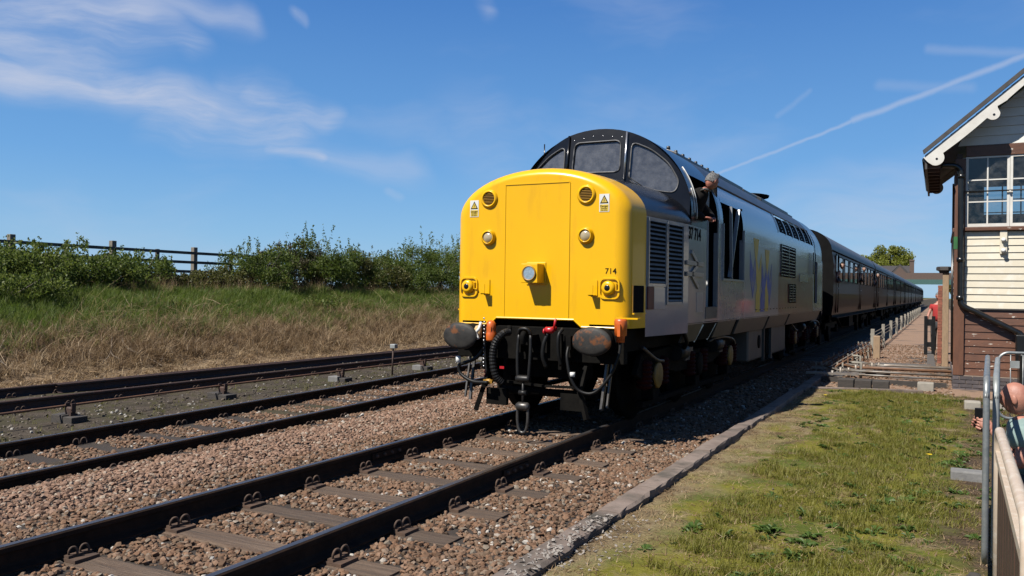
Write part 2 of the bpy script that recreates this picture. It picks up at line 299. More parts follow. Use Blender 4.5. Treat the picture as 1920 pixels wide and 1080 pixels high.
stonemat('ballast_stone', [(0, (0.075, 0.048, 0.030)), (.2, (0.175, 0.095, 0.054)), (.4, (0.215, 0.124, 0.074)), (.6, (0.150, 0.100, 0.064)), (.8, (0.25, 0.150, 0.096)), (.94, (0.20, 0.165, 0.125)), (.975, (0.33, 0.28, 0.23)), (1, (0.55, 0.52, 0.47))])
stonemat('ballast_pink', [(0, (0.125, 0.074, 0.050)), (.3, (0.25, 0.150, 0.098)), (.6, (0.31, 0.190, 0.130)), (.85, (0.25, 0.162, 0.115)), (1, (0.42, 0.35, 0.27))])
stonemat('dirt_stone', [(0, (0.05, 0.04, 0.032)), (.5, (0.10, 0.08, 0.06)), (.85, (0.17, 0.14, 0.11)), (1, (0.42, 0.40, 0.36))])

# ------------------------------------------------------------------ mesh helpers
class MB:
    def __init__(s): s.v = []; s.f = []; s.sm = []
    def add(s, vs, fs, smooth=False):
        k = len(s.v); s.v += [tuple(p) for p in vs]; s.f += [tuple(i+k for i in f) for f in fs]; s.sm += [smooth]*len(fs); return s
    def box(s, x0, x1, y0, y1, z0, z1):
        return s.add([(x0,y0,z0),(x1,y0,z0),(x1,y1,z0),(x0,y1,z0),(x0,y0,z1),(x1,y0,z1),(x1,y1,z1),(x0,y1,z1)],
                     [(0,3,2,1),(4,5,6,7),(0,1,5,4),(1,2,6,5),(2,3,7,6),(3,0,4,7)])
    def bar(s, a, b, w, h=None, up=(0,0,1)):
        """rectangular bar from a to b"""
        h = h or w; a = Vector(a); b = Vector(b); d = (b-a).normalized(); u = Vector(up)
        r = d.cross(u)
        if r.length < 1e-4: r = d.cross(Vector((0,1,0)))
        r.normalize(); u = r.cross(d).normalized(); r *= w/2; u *= h/2
        vs = [a-r-u, a+r-u, a+r+u, a-r+u, b-r-u, b+r-u, b+r+u, b-r+u]
        return s.add(vs, [(0,1,2,3),(7,6,5,4),(0,4,5,1),(1,5,6,2),(2,6,7,3),(3,7,4,0)])
    def cyl(s, a, b, r, r2=None, n=16, caps=True):
        return s.tube([a, b], [r, r if r2 is None else r2], n, caps)
    def tube(s, pts, r, n=8, caps=True, smooth=True):
        pts = [Vector(p) for p in pts]; N = len(pts); rs = r if isinstance(r, (list, tuple)) else [r]*N
        d0 = (pts[1]-pts[0]).normalized(); up = Vector((0,0,1)) if abs(d0.z) < .9 else Vector((1,0,0))
        u = d0.cross(up).normalized(); vs = []
        for i, p in enumerate(pts):
            d = (pts[min(i+1,N-1)]-pts[max(i-1,0)]).normalized()
            u = (u - d*u.dot(d)).normalized(); w_ = d.cross(u)
            for k in range(n):
                a = 2*math.pi*k/n; vs.append(p+u*math.cos(a)*rs[i]+w_*math.sin(a)*rs[i])
        fs = [(i*n+k, i*n+(k+1)%n, (i+1)*n+(k+1)%n, (i+1)*n+k) for i in range(N-1) for k in range(n)]
        s.add(vs, fs, smooth)
        if caps: s.add(vs[:n], [tuple(range(n))[::-1]]); s.add(vs[-n:], [tuple(range(n))])
        return s
    def lathe(s, prof, o=(0,0,0), axis='z', n=24, sx=1.0, sy=1.0, smooth=True):
        """profile [(r, h)] turned about an axis through o; sx, sy squash it"""
        o = Vector(o); vs = []
        for (r, h) in prof:
            for k in range(n):
                a = 2*math.pi*k/n; p = (r*math.cos(a)*sx, r*math.sin(a)*sy, h)
                if axis == 'z': q = p
                elif axis == 'y': q = (p[0], p[2], p[1])
                else: q = (p[2], p[0], p[1])
                vs.append(o+Vector(q))
        m = len(prof)
        fs = [(i*n+k, i*n+(k+1)%n, (i+1)*n+(k+1)%n, (i+1)*n+k) for i in range(m-1) for k in range(n)]
        s.add(vs, fs, smooth)
        if prof[0][0] > 1e-5: s.add(vs[:n], [tuple(range(n))[::-1]])
        if prof[-1][0] > 1e-5: s.add(vs[-n:], [tuple(range(n))])
        return s
    def prism(s, poly, axis, a, b):
        """extrude a 2d polygon along an axis from a to b"""
        def p3(p, t): return {'x': (t, p[0], p[1]), 'y': (p[0], t, p[1]), 'z': (p[0], p[1], t)}[axis]
        n = len(poly); vs = [p3(p, a) for p in poly]+[p3(p, b) for p in poly]
        return s.add(vs, [tuple(range(n))[::-1], tuple(range(n, 2*n))]+[(i, (i+1)%n, n+(i+1)%n, n+i) for i in range(n)])
    def loft(s, secs, closed=False, smooth=True, skip=None):
        n = len(secs[0]); vs = [p for q in secs for p in q]; fs = []
        for i in range(len(secs)-1):
            for k in range(n if closed else n-1):
                if skip and skip(i, k): continue
                fs.append((i*n+k, i*n+(k+1)%n, (i+1)*n+(k+1)%n, (i+1)*n+k))
        return s.add(vs, fs, smooth)
    def mirror_x(s):
        k = len(s.v); s.v += [(-p[0], p[1], p[2]) for p in s.v[:k]]
        fs = list(s.f); s.f += [tuple(i+k for i in f[::-1]) for f in fs]; s.sm += list(s.sm); return s
    def build(s, name, mat, parent=None, off=None, bevel=0.0, weld=True):
        me = bpy.data.meshes.new(name)
        o3 = Vector((0,0,0)) if parent is None or off is False else root_loc(parent)
        if off is not None and off is not False: o3 = Vector(off)
        me.from_pydata([Vector(p)-o3 for p in s.v], [], s.f); me.polygons.foreach_set('use_smooth', s.sm)
        bm = bmesh.new(); bm.from_mesh(me)
        if weld: bmesh.ops.remove_doubles(bm, verts=bm.verts, dist=1e-5)
        bmesh.ops.recalc_face_normals(bm, faces=bm.faces); bm.to_mesh(me); bm.free()
        o = bpy.data.objects.new(name, me); C.objects.link(o)
        if mat: me.materials.append(MATS[mat] if isinstance(mat, str) else mat)
        if parent: o.parent = parent
        elif off is not None and off is not False: o.location = o3
        if bevel > 0:
            b = o.modifiers.new('bevel', 'BEVEL'); b.width = bevel; b.segments = 2; b.limit_method = 'ANGLE'; b.angle_limit = R(40)
        return o
def root_loc(o):
    l = Vector(o.location)
    while o.parent: o = o.parent; l += Vector(o.location)
    return l
def tag(o, label=None, cat=None, group=None, kind=None):
    if label: o['label'] = label
    if cat: o['category'] = cat
    if group: o['group'] = group
    if kind: o['kind'] = kind
    return o
def thing(name, loc, label, cat, group=None, rz=0):
    o = bpy.data.objects.new(name, None); C.objects.link(o); o.location = loc; o.rotation_euler = (0, 0, rz); o.empty_display_size = .2
    return tag(o, label, cat, group)
def inst(src, name, parent, loc=(0,0,0), rot=(0,0,0), scale=(1,1,1)):
    o = bpy.data.objects.new(name, src.data if hasattr(src, 'data') else src); C.objects.link(o); o.parent = parent; o.location = loc; o.rotation_euler = rot; o.scale = scale; return o
def copy_tree(o, parent=None):
    c = o.copy(); C.objects.link(c); c.parent = parent
    for ch in o.children: copy_tree(ch, c)
    return c
def spline(pts, n=8):
    """Catmull-Rom through pts"""
    P_ = [Vector(p) for p in pts]; P_ = [P_[0]*2-P_[1]]+P_+[P_[-1]*2-P_[-2]]; out = []
    for i in range(1, len(P_)-2):
        for k in range(n):
            t = k/n; a, b, c, d = P_[i-1:i+3]
            out.append(.5*((2*b)+(c-a)*t+(2*a-5*b+4*c-d)*t*t+(3*b-a-3*c+d)*t**3))
    out.append(P_[-2]); return out
def text_mesh(name, txt, size, mat, parent, loc, rot, depth=0.001, sx=1.0, align='CENTER', bold=0.0):
    cu = bpy.data.curves.new(name, 'FONT'); cu.body = txt; cu.size = size; cu.extrude = depth; cu.offset = bold; cu.align_x = align; cu.align_y = 'CENTER'; cu.resolution_u = 3
    t = bpy.data.objects.new('tmp', cu); C.objects.link(t)
    dg = bpy.context.evaluated_depsgraph_get(); me = bpy.data.meshes.new_from_object(t.evaluated_get(dg))
    bpy.data.objects.remove(t); bpy.data.curves.remove(cu); me.name = name
    o = bpy.data.objects.new(name, me); C.objects.link(o); me.materials.clear(); me.materials.append(MATS[mat]); o.parent = parent
    o.location = Vector(loc)-(root_loc(parent) if parent else Vector((0,0,0))); o.rotation_euler = rot; o.scale = (sx, 1, 1); return o

def scatter(name, pts, rot, scl, idx, protos, label, cat, kind='stuff', parent=None):
    """many small pieces placed by geometry nodes on given points"""
    me = bpy.data.meshes.new(name); n = len(pts); me.vertices.add(n); me.vertices.foreach_set('co', np.asarray(pts, np.float32).ravel())
    a = me.attributes.new('rot', 'FLOAT_VECTOR', 'POINT'); a.data.foreach_set('vector', np.asarray(rot, np.float32).ravel())
    a = me.attributes.new('scl', 'FLOAT_VECTOR', 'POINT'); a.data.foreach_set('vector', np.asarray(scl, np.float32).ravel())
    a = me.attributes.new('idx', 'INT', 'POINT'); a.data.foreach_set('value', np.asarray(idx, np.int32))
    o = bpy.data.objects.new(name, me); C.objects.link(o); tag(o, label, cat, None, kind)
    col = bpy.data.collections.new(name+'_kinds')
    for p_ in protos: col.objects.link(p_)
    ng = bpy.data.node_groups.new(name, 'GeometryNodeTree')
    ng.interface.new_socket('Geometry', in_out='INPUT', socket_type='NodeSocketGeometry'); ng.interface.new_socket('Geometry', in_out='OUTPUT', socket_type='NodeSocketGeometry')
    N = ng.nodes; L = ng.links; gi = N.new('NodeGroupInput'); go = N.new('NodeGroupOutput')
    ci = N.new('GeometryNodeCollectionInfo'); ci.inputs['Collection'].default_value = col; ci.inputs['Separate Children'].default_value = True; ci.inputs['Reset Children'].default_value = True
    ip = N.new('GeometryNodeInstanceOnPoints'); ip.inputs['Pick Instance'].default_value = True
    def na(nm, t):
        q = N.new('GeometryNodeInputNamedAttribute'); q.data_type = t; q.inputs[0].default_value = nm; return q.outputs['Attribute']
    mp_ = N.new('GeometryNodeMeshToPoints'); L.new(gi.outputs[0], mp_.inputs[0]); L.new(mp_.outputs[0], ip.inputs['Points'])
    L.new(ci.outputs[0], ip.inputs['Instance']); L.new(na('idx', 'INT'), ip.inputs['Instance Index'])
    e2r = N.new('FunctionNodeEulerToRotation'); L.new(na('rot', 'FLOAT_VECTOR'), e2r.inputs[0]); L.new(e2r.outputs[0], ip.inputs['Rotation'])
    L.new(na('scl', 'FLOAT_VECTOR'), ip.inputs['Scale']); L.new(ip.outputs[0], go.inputs[0])
    o.modifiers.new('scatter', 'NODES').node_group = ng
    return o
def proto(name, mesh_or_mb, mat):
    if isinstance(mesh_or_mb, MB):
        me = bpy.data.meshes.new(name); me.from_pydata(mesh_or_mb.v, [], mesh_or_mb.f); me.polygons.foreach_set('use_smooth', mesh_or_mb.sm)
    else: me = mesh_or_mb
    me.materials.append(MATS[mat]); return bpy.data.objects.new(name, me)
def in_view(x, y, z, mu=220, mv=200):
    """which points the photograph could see, with a wide margin"""
    q = np.stack([x-CAM_X, y, z-CAM_Z], 1); f = np.array(_F); d = q@f; ok = d > .4; d = np.where(ok, d, 1)
    u = 960+FPX*(q@np.array(_R2))/d; v = 540-FPX*(q@np.array(_U2))/d
    return ok & (u > -mu) & (u < 1920+mu) & (v > -mv) & (v < 1080+mv)
_noise_t = rng.random((64, 64))
def vnoise(x, y, s=1.0):
    x = np.asarray(x, float)*s; y = np.asarray(y, float)*s; xi = np.floor(x).astype(int); yi = np.floor(y).astype(int); fx = x-xi; fy = y-yi
    fx = fx*fx*(3-2*fx); fy = fy*fy*(3-2*fy); T = _noise_t
    g = lambda a, b: T[a % 64, b % 64]
    return (g(xi, yi)*(1-fx)+g(xi+1, yi)*fx)*(1-fy)+(g(xi, yi+1)*(1-fx)+g(xi+1, yi+1)*fx)*fy
# ------------------------------------------------------------------ ground, ballast, lawn, path
def sstep(a, b, x):
    t = np.clip((np.asarray(x, float)-a)/(b-a), 0, 1); return t*t*(3-2*t)
def gz(x, y):
    """terrain height"""
    x = np.asarray(x, float); y = np.asarray(y, float)
    base = -0.235+0.03*(vnoise(x, y, .9)-.5)
    bank = sstep(-10.2, -13.2, x)*0.75+sstep(-12.6, -16.6, x)*0.95
    bank = bank*(1+.16*(vnoise(x, y, .35)-.5))+sstep(-10.5, -13, x)*.22*(vnoise(x, y, 1.1)-.5)
    far = sstep(-17, -40, x)*0.1
    right = sstep(1.9, 2.4, x)*0.06
    return base+bank+far+right
def sheet(name, xs, ys, zf, mat, kind='structure', label=None):
    X, Y = np.meshgrid(xs, ys); Z = zf(X, Y); nx, ny = len(xs), len(ys)
    me = bpy.data.meshes.new(name); v = np.stack([X.ravel(), Y.ravel(), Z.ravel()], 1)
    f = [(j*nx+i, j*nx+i+1, (j+1)*nx+i+1, (j+1)*nx+i) for j in range(ny-1) for i in range(nx-1)]
    me.from_pydata(v.tolist(), [], f); me.polygons.foreach_set('use_smooth', [True]*len(f)); me.materials.append(MATS[mat])
    o = bpy.data.objects.new(name, me); C.objects.link(o); tag(o, label, None, None, kind); return o

def groundmat():
    m = bpy.data.materials.new('ground'); m.use_nodes = True; MATS['ground'] = m
    nt = m.node_tree; n = nt.nodes; l = nt.links; b = n['Principled BSDF']; b.inputs['Roughness'].default_value = 0.95; b.inputs['Specular IOR Level'].default_value = 0.1
    g = n.new('ShaderNodeNewGeometry'); s = n.new('ShaderNodeSeparateXYZ'); l.new(g.outputs['Position'], s.inputs[0])
    def nz(sc, det=6):
        q = n.new('ShaderNodeTexNoise'); q.inputs['Scale'].default_value = sc; q.inputs['Detail'].default_value = det; q.inputs['Roughness'].default_value = .65; l.new(g.outputs['Position'], q.inputs[0]); return q.outputs['Fac']
    def mix(f, c1, c2):
        x = n.new('ShaderNodeMix'); x.data_type = 'RGBA'; l.new(f, x.inputs[0])
        for i, c in ((6, c1), (7, c2)):
            if isinstance(c, tuple): x.inputs[i].default_value = (c[0]*ALB, c[1]*ALB, c[2]*ALB, 1)
            else: l.new(c, x.inputs[i])
        return x.outputs[2]
    def mr(v, a, b_):
        r = n.new('ShaderNodeMapRange'); l.new(v, r.inputs[0]); r.inputs[1].default_value = a; r.inputs[2].default_value = b_; return r.outputs[0]
    def addm(v, q, k):
        r = n.new('ShaderNodeMath'); r.operation = 'MULTIPLY_ADD'; l.new(q, r.inputs[0]); r.inputs[1].default_value = k; l.new(v, r.inputs[2]); return r.outputs[0]
    dirt = mix(mr(nz(3), .35, .65), (0.042, 0.034, 0.026), (0.085, 0.067, 0.050))
    dirt = mix(mr(nz(30), .55, .7), dirt, (0.17, 0.145, 0.12))
    mossy = mix(mr(nz(1.3), .45, .62), dirt, (0.062, 0.056, 0.030))
    straw = mix(mr(nz(9), .35, .65), (0.17, 0.115, 0.07), (0.29, 0.215, 0.135))
    grass = mix(mr(nz(2.0), .35, .65), (0.045, 0.075, 0.016), (0.075, 0.105, 0.025))
    field = mix(mr(nz(.05), .35, .65), (0.10, 0.13, 0.035), (0.17, 0.16, 0.06))
    xw = addm(s.outputs[0], nz(.8), 2.2)
    c = mix(mr(xw, -8.2, -9.0), mossy, straw)
    c = mix(mr(xw, -11.4, -12.6), c, grass)
    c = mix(mr(s.outputs[0], -19, -24), c, field)
    c = mix(mr(s.outputs[0], 14, 18), c, field)
    l.new(c, b.inputs['Base Color'])
    bp = n.new('ShaderNodeBump'); bp.inputs['Strength'].default_value = .6; bp.inputs['Distance'].default_value = .03; l.new(nz(22), bp.inputs['Height']); l.new(bp.outputs[0], b.inputs['Normal'])
groundmat()
xs = np.concatenate([[-2500, -900, -400, -200, -120, -80, -60, -50, -42, -36, -30, -26, -23], np.arange(-21, 3.01, .3), [3.5, 4.5, 6, 8, 11, 15, 20, 30, 50, 90, 200, 600, 2500]])
ys = np.concatenate([[-300, -120, -60, -30, -16], np.arange(-10, 40, .45), np.arange(40, 100, 3), np.arange(100, 300, 12), [320, 380, 460, 600, 800, 1200, 2000, 4500]])
sheet('ground', xs, ys, gz, 'ground')
sheet('ballast_bed', np.arange(-5.35, 1.98, .16), np.concatenate([np.arange(-8, 34, .3), np.arange(34, 240, 6)]),
      lambda x, y: -0.195-0.035*sstep(-2.6, -3.6, x)+0.05*np.exp(-((x+2.35)/.55)**2)+0.025*(vnoise(x, y, 2.2)-.5), 'ballast_bed')

def lawnmat():
    m = bpy.data.materials.new('lawn'); m.use_nodes = True; MATS['lawn'] = m
    nt = m.node_tree; n = nt.nodes; l = nt.links; b = n['Principled BSDF']; b.inputs['Roughness'].default_value = 0.95; b.inputs['Specular IOR Level'].default_value = 0.1
    g = n.new('ShaderNodeNewGeometry'); s = n.new('ShaderNodeSeparateXYZ'); l.new(g.outputs['Position'], s.inputs[0])
    def nz(sc, det=6, off=0):
        mp_ = n.new('ShaderNodeMapping'); mp_.inputs['Location'].default_value = (off, off, 0); l.new(g.outputs['Position'], mp_.inputs[0])
        q = n.new('ShaderNodeTexNoise'); q.inputs['Scale'].default_value = sc; q.inputs['Detail'].default_value = det; q.inputs['Roughness'].default_value = .65; l.new(mp_.outputs[0], q.inputs[0]); return q.outputs['Fac']
    def mix(f, c1, c2):
        x = n.new('ShaderNodeMix'); x.data_type = 'RGBA'; l.new(f, x.inputs[0])
        for i, c in ((6, c1), (7, c2)):
            if isinstance(c, tuple): x.inputs[i].default_value = (c[0]*ALB, c[1]*ALB, c[2]*ALB, 1)
            else: l.new(c, x.inputs[i])
        return x.outputs[2]
    def mr(v, a, b_):
        r = n.new('ShaderNodeMapRange'); l.new(v, r.inputs[0]); r.inputs[1].default_value = a; r.inputs[2].default_value = b_; return r.outputs[0]
    def addm(v, q, k):
        r = n.new('ShaderNodeMath'); r.operation = 'MULTIPLY_ADD'; l.new(q, r.inputs[0]); r.inputs[1].default_value = k; l.new(v, r.inputs[2]); return r.outputs[0]
    soil = mix(mr(nz(14), .35, .65), (0.055, 0.038, 0.026), (0.11, 0.078, 0.052))
    thatch = mix(mr(nz(40), .4, .65), (0.20, 0.155, 0.085), (0.30, 0.235, 0.14))
    moss = mix(mr(nz(18, 6, 3), .35, .65), (0.135, 0.128, 0.018), (0.20, 0.185, 0.032))
    green = mix(mr(nz(26, 6, 5), .35, .65), (0.070, 0.092, 0.016), (0.115, 0.135, 0.024))
    c = mix(mr(nz(1.6, 5, 7), .44, .58), moss, green)
    c = mix(mr(nz(2.2, 7, 11), .54, .64), c, thatch)
    xw = addm(s.outputs[0], nz(1.4, 6, 2), 1.9)
    c = mix(mr(xw, 3.7, 3.2), c, thatch)
    c = mix(mr(xw, 3.25, 2.95), c, soil)
    c = mix(mr(nz(1.3, 7, 19), .57, .66), c, soil)
    xr = addm(s.outputs[0], nz(1.1, 6, 23), 2.4)
    c = mix(mr(xr, 5.55, 5.95), c, soil)
    l.new(c, b.inputs['Base Color'])
    bp = n.new('ShaderNodeBump'); bp.inputs['Strength'].default_value = .7; bp.inputs['Distance'].default_value = .02; l.new(nz(45), bp.inputs['Height']); l.new(bp.outputs[0], b.inputs['Normal'])
lawnmat()
def lz(x, y): return -0.120+0.035*(vnoise(x, y, 1.3)-.5)+0.02*(vnoise(x, y, 4)-.5)-.015*sstep(2.5, 2.2, x)
sheet('lawn', np.concatenate([np.arange(2.12, 8, .12), np.arange(8, 16, .5)]), np.arange(-4, 16.61, .15), lz, 'lawn')
pm('path_gravel', (0.30, 0.19, 0.12), (0.24, 0.15, 0.10), 18, .95, .6, c3=(0.07, 0.055, 0.045), scale3=.55, lo3=.55, hi3=.62)
sheet('gravel_path', np.arange(2.0, 6, .25), np.concatenate([np.arange(16.61, 40, .4), np.arange(40, 190, 6)]), lambda x, y: -0.15+.03*(vnoise(x, y, 1.7)-.5), 'path_gravel')
pm('asphalt_strip', (0.11, 0.095, 0.08), (0.075, 0.065, 0.058), 10, .95, .4)
o = MB().add([(2.75, 21.6, -.118), (4.1, 21.9, -.118), (4.1, 24.2, -.118), (2.9, 24.0, -.118)], [(0, 1, 2, 3)]).build('path_patch', 'asphalt_strip'); tag(o, kind='structure')
o = MB().add([(4.1, 21.9, -.112), (4.32, 21.9, -.112), (4.18, 30, -.112), (4.02, 30, -.112)], [(0, 1, 2, 3)]).build('path_strip', 'asphalt_strip'); tag(o, kind='structure')

# ------------------------------------------------------------------ tracks
RAIL = [(-.07, -.159), (.07, -.159), (.07, -.150), (.022, -.132), (.009, -.118), (.009, -.052), (.034, -.040), (.0355, -.010), (.027, -.0025), (-.027, -.0025), (-.0355, -.010), (-.034, -.040), (-.009, -.052), (-.009, -.118), (-.022, -.132), (-.07, -.150)]
def rail_along(track, cx, z, y0, y1, n, webmat, headmat, label=None):
    ysr = np.linspace(y0, y1, n)
    m = MB(); m.loft([[(cx(y)+px_, y, z+pz) for px_, pz in RAIL] for y in ysr], closed=True, smooth=False)
    r = m.build('rail', webmat, track)
    h = MB(); h.loft([[(cx(y)+a, y, z+b_) for a, b_ in ((-.024, .0), (.024, .0))] for y in ysr], smooth=False)
    h.build('running_surface', headmat, r)
    if label: r['label'] = label
    return r
def clip_mesh():
    m = MB()
    for dy in (-.055, .055):
        arc = [(.0, dy+.0, .01), (.012, dy-.028, .03), (.02, dy-.032, .065), (.028, dy-.015, .092), (.036, dy+.012, .092), (.044, dy+.03, .062), (.05, dy+.03, .02)]
        m.tube(spline(arc, 3), .0105, 6)
    m.box(-.035, .005, -.09, .09, -.004, .018)
    return m
_cm = clip_mesh().build('clip_tmp', 'chair_rust'); CLIP = _cm.data; bpy.data.objects.remove(_cm)
_cm = MB().box(-.19, .19, -.09, .09, 0, .022).box(-.12, -.075, -.085, .085, .022, .04).box(.075, .12, -.085, .085, .022, .04).build('bp_tmp', 'chair_rust', bevel=0); BASEP = _cm.data; bpy.data.objects.remove(_cm)
def sleeper_mesh(mat, seed, lx=1.3, wy=.125, h=.13):
    r = random.Random(seed); m = MB(); n = 9; secs = []
    for i in range(n):
        x = -lx+2*lx*i/(n-1); j = lambda a: r.uniform(-a, a)
        secs.append([(x, -wy+j(.008), -h), (x, wy+j(.008), -h), (x, wy-.004+j(.008), -.006+j(.004)), (x, wy*.8, j(.004)), (x, 0, j(.003)), (x, -wy*.8, j(.004)), (x, -wy+.004+j(.008), -.006+j(.004))])
    m.loft(secs, closed=True, smooth=False); m.add(secs[0], [tuple(range(7))]); m.add(secs[-1], [tuple(range(7))[::-1]])
    o = m.build('tmp', mat); d = o.data; bpy.data.objects.remove(o); return d
SLW = [sleeper_mesh('sleeper_wood', s) for s in range(5)]; SLC = [sleeper_mesh('sleeper_concrete', 10+s, 1.25) for s in range(2)]
def sleepers(track, cx, z, y0, y1, step, meshes, clip_to, plate=True, jitter=.02, lastclip=None):
    rl = Vector(track.location); out = []; y = y0; k = 0
    while y < y1:
        a = random.uniform(-.012, .012); x = cx(y)+random.uniform(-jitter, jitter)
        s_ = inst(random.choice(meshes), 'sleeper', track, (x-rl.x, y-rl.y, z-.1815-rl.z), (0, 0, a+math.atan(-(cx(y+1)-cx(y))))); out.append((x, y))
        if y < clip_to:
            for sg in (-1, 1):
                if plate: inst(BASEP, 'baseplate', s_, (sg*.7525, 0, 0))
                kk = random.uniform(.72, .88); inst(CLIP, 'clip', s_, (sg*.7525+.088, random.uniform(-.012, .012), .02), (0, random.uniform(-.12, .12), random.uniform(-.1, .1)), (kk, kk, kk)); inst(CLIP, 'clip', s_, (sg*.7525-.088, 0, .02), (0, 0, math.pi+random.uniform(-.1, .1)), (kk, kk, kk))
        y += step*(1+random.uniform(-.03, .03)); k += 1
    return out
c1 = lambda y: 0.0
T1 = thing('railway_track', (0, 0, 0), 'nearest railway track, running under the yellow-fronted locomotive', 'railway track', 'railway tracks')
for sg in (-1, 1):
    rail_along(T1, lambda y, s=sg: s*.7525, 0, -8, 240, 2, 'rail_web', 'rail_head')
    fp = MB(); 
    fp.prism([(.012, -.12), (.028, -.115), (.028, -.055), (.012, -.05)], 'y', 6.83, 7.36).prism([(-.012, -.12), (-.028, -.115), (-.028, -.055), (-.012, -.05)], 'y', 6.83, 7.36)
    fo = MB(); fo.v = [(p_[0]+sg*.7525, p_[1], p_[2]) for p_ in fp.v]; fo.f = fp.f; fo.sm = fp.sm; fpo = fo.build('fishplate', 'rail_web', T1)
    for yb in (6.9, 7.03, 7.16, 7.29):
        MB().cyl((sg*.7525-.05, yb, -.085), (sg*.7525+.05, yb, -.085), .016, n=6).build('bolt', 'chair_rust', fpo)
S1 = sleepers(T1, c1, 0, 1.24, 60, .765, SLW, 13.5)
def c2(y): return -3.37-.07*min(y, 22) if y > -20 else -3.37
T2 = thing('railway_track', (0, 0, 0), 'middle railway track on pale sleepers, beyond the strip of pinkish ballast', 'railway track', 'railway tracks')
for sg in (-1, 1): rail_along(T2, lambda y, s=sg: c2(y)+s*.7525, -.08, -8, 200, 40, 'rail_web', 'rail_head')
S2 = sleepers(T2, c2, -.08, 2.35, 40, .78, SLC, 22, plate=False)
c3f = lambda y: -8.36
T3 = thing('railway_track', (0, 0, 0), 'farthest railway track, lying at the foot of the grassy bank', 'railway track', 'railway tracks')
for sg in (-1, 1): rail_along(T3, lambda y, s=sg: c3f(y)+s*.7525, -.07, -8, 200, 2, 'rail_rust', 'rail_rust')
rail_along(T3, lambda y: -8.36-.7525+.13+.012*max(0, y-9), -.07, 9.0, 40, 10, 'rail_rust', 'rail_rust')
S3 = sleepers(T3, c3f, -.07, 3.5, 34, .80, SLW, 30)

# signal rodding between the two left tracks
def stool(root, x, y, m1='timber_dark'):
    b = MB().box(x-.22, x+.02, y-.13, y+.10, -.27, -.13).build('block', 'concrete_grey' if random.random() < .5 else 'timber_dark', root, bevel=.01)
    MB().box(x-.03, x+.20, y-.12, y+.12, -.27, -.15).build('block', 'timber_dark', root, bevel=.01)
    MB().box(x-.06, x+.06, y-.035, y+.035, -.15, -.05).cyl((x-.07, y, -.065), (x+.07, y, -.065), .035, n=10).box(x-.075, x-.055, y-.03, y+.03, -.1, .02).box(x+.055, x+.075, y-.03, y+.03, -.1, .02).build('roller_frame', 'rail_rust', root)
RD = thing('point_rodding', (-6.25, 6, -.2), 'long rusty signal rod on low roller stools between the two left tracks', 'signal rod')
MB().tube([(-6.06, -6, -.02), (-6.1, 6, -.02), (-6.27, 10.1, -.02), (-6.32, 18, -.02), (-6.4, 40, -.02)], .017, 8).build('rod', 'rod_rust', RD)
for (x, y) in ((-6.08, 7.25), (-6.2, 10.05), (-6.28, 13.2), (-6.33, 16.25), (-6.35, 19.4), (-6.07, 4.3)): stool(RD, x, y)
MP = thing('marker_post', (-6.1, 14.7, -.22), 'thin rusty stake with a small pale cap beside the left signal rod', 'stake')
MB().cyl((-6.1, 14.7, -.25), (-6.08, 14.7, .36), .018, n=6).build('stake', 'rail_rust', MP)
MB().box(-6.13, -6.0, 14.64, 14.76, .36, .45).build('cap', 'galvanised_pale', MP, bevel=.01)

# ------------------------------------------------------------------ ballast stones
def stone_protos(prefix, mat, n=7, r0=1.0):
    out = []
    for k in range(n):
        bm = bmesh.new(); bmesh.ops.create_icosphere(bm, subdivisions=1, radius=r0)
        rr = random.Random(100+k)
        for v in bm.verts: v.co *= rr.uniform(.68, 1.18)
        sx, sy, sz = rr.uniform(.8, 1.3), rr.uniform(.7, 1.0), rr.uniform(.5, .85)
        for v in bm.verts: v.co.x *= sx; v.co.y *= sy; v.co.z *= sz
        me = bpy.data.meshes.new('%s_%d' % (prefix, k)); bm.to_mesh(me); bm.free(); me.materials.append(MATS[mat]); out.append(bpy.data.objects.new('%s_%d' % (prefix, k), me))
    return out
def stones(name, x0, x1, y0, y1, dens, rmin, rmax, zf, mat, label, cull=None):
    n = int((x1-x0)*(y1-y0)*dens); x = rng.uniform(x0, x1, n); y = rng.uniform(y0, y1, n)
    k = in_view(x, y, np.zeros(n)); x, y = x[k], y[k]
    if cull is not None: k = cull(x, y); x, y = x[k], y[k]
    n = len(x); r = rmin+(rmax-rmin)*rng.random(n)**1.6; z = zf(x, y)+r*rng.uniform(-.25, .55, n)
    rot = rng.uniform(0, 6.283, (n, 3)); rot[:, :2] *= .12
    o = scatter(name, np.stack([x, y, z], 1), rot, np.stack([r]*3, 1), rng.integers(0, 7, n), stone_protos(name, mat), label, 'ballast')
    return n
def near_rail(x, y, c, w=.085):
    cx = np.array([c(t) for t in y]) if c is c2 else c(0); return (np.abs(np.abs(x-cx)-.7525) < w)
def on_sleeper(x, y, S, hx=1.33, hy=.135):
    if not S: return np.zeros(len(x), bool)
    sy = np.array([s[1] for s in S]); sx = np.array([s[0] for s in S]); i = np.clip(np.searchsorted(sy, y), 1, len(sy)-1)
    j = np.where(np.abs(sy[i]-y) < np.abs(sy[i-1]-y), i, i-1)
    return (np.abs(sy[j]-y) < hy) & (np.abs(x-sx[j]) < hx)
def bz(x, y): return -0.195-0.035*sstep(-2.6, -3.6, x)+0.05*np.exp(-((x+2.35)/.55)**2)+0.025*(vnoise(x, y, 2.2)-.5)
def cull1(x, y):
    s = on_sleeper(x, y, S1) & (rng.random(len(x)) > .012)
    return ~near_rail(x, y, c1) & ~s
def cull2(x, y):
    cx = -3.37-.07*np.minimum(y, 22)
    s = (on_sleeper(x, y, S2, 1.28) & (rng.random(len(x)) > .012))
    return ~near_rail(x, y, c2) & ~s
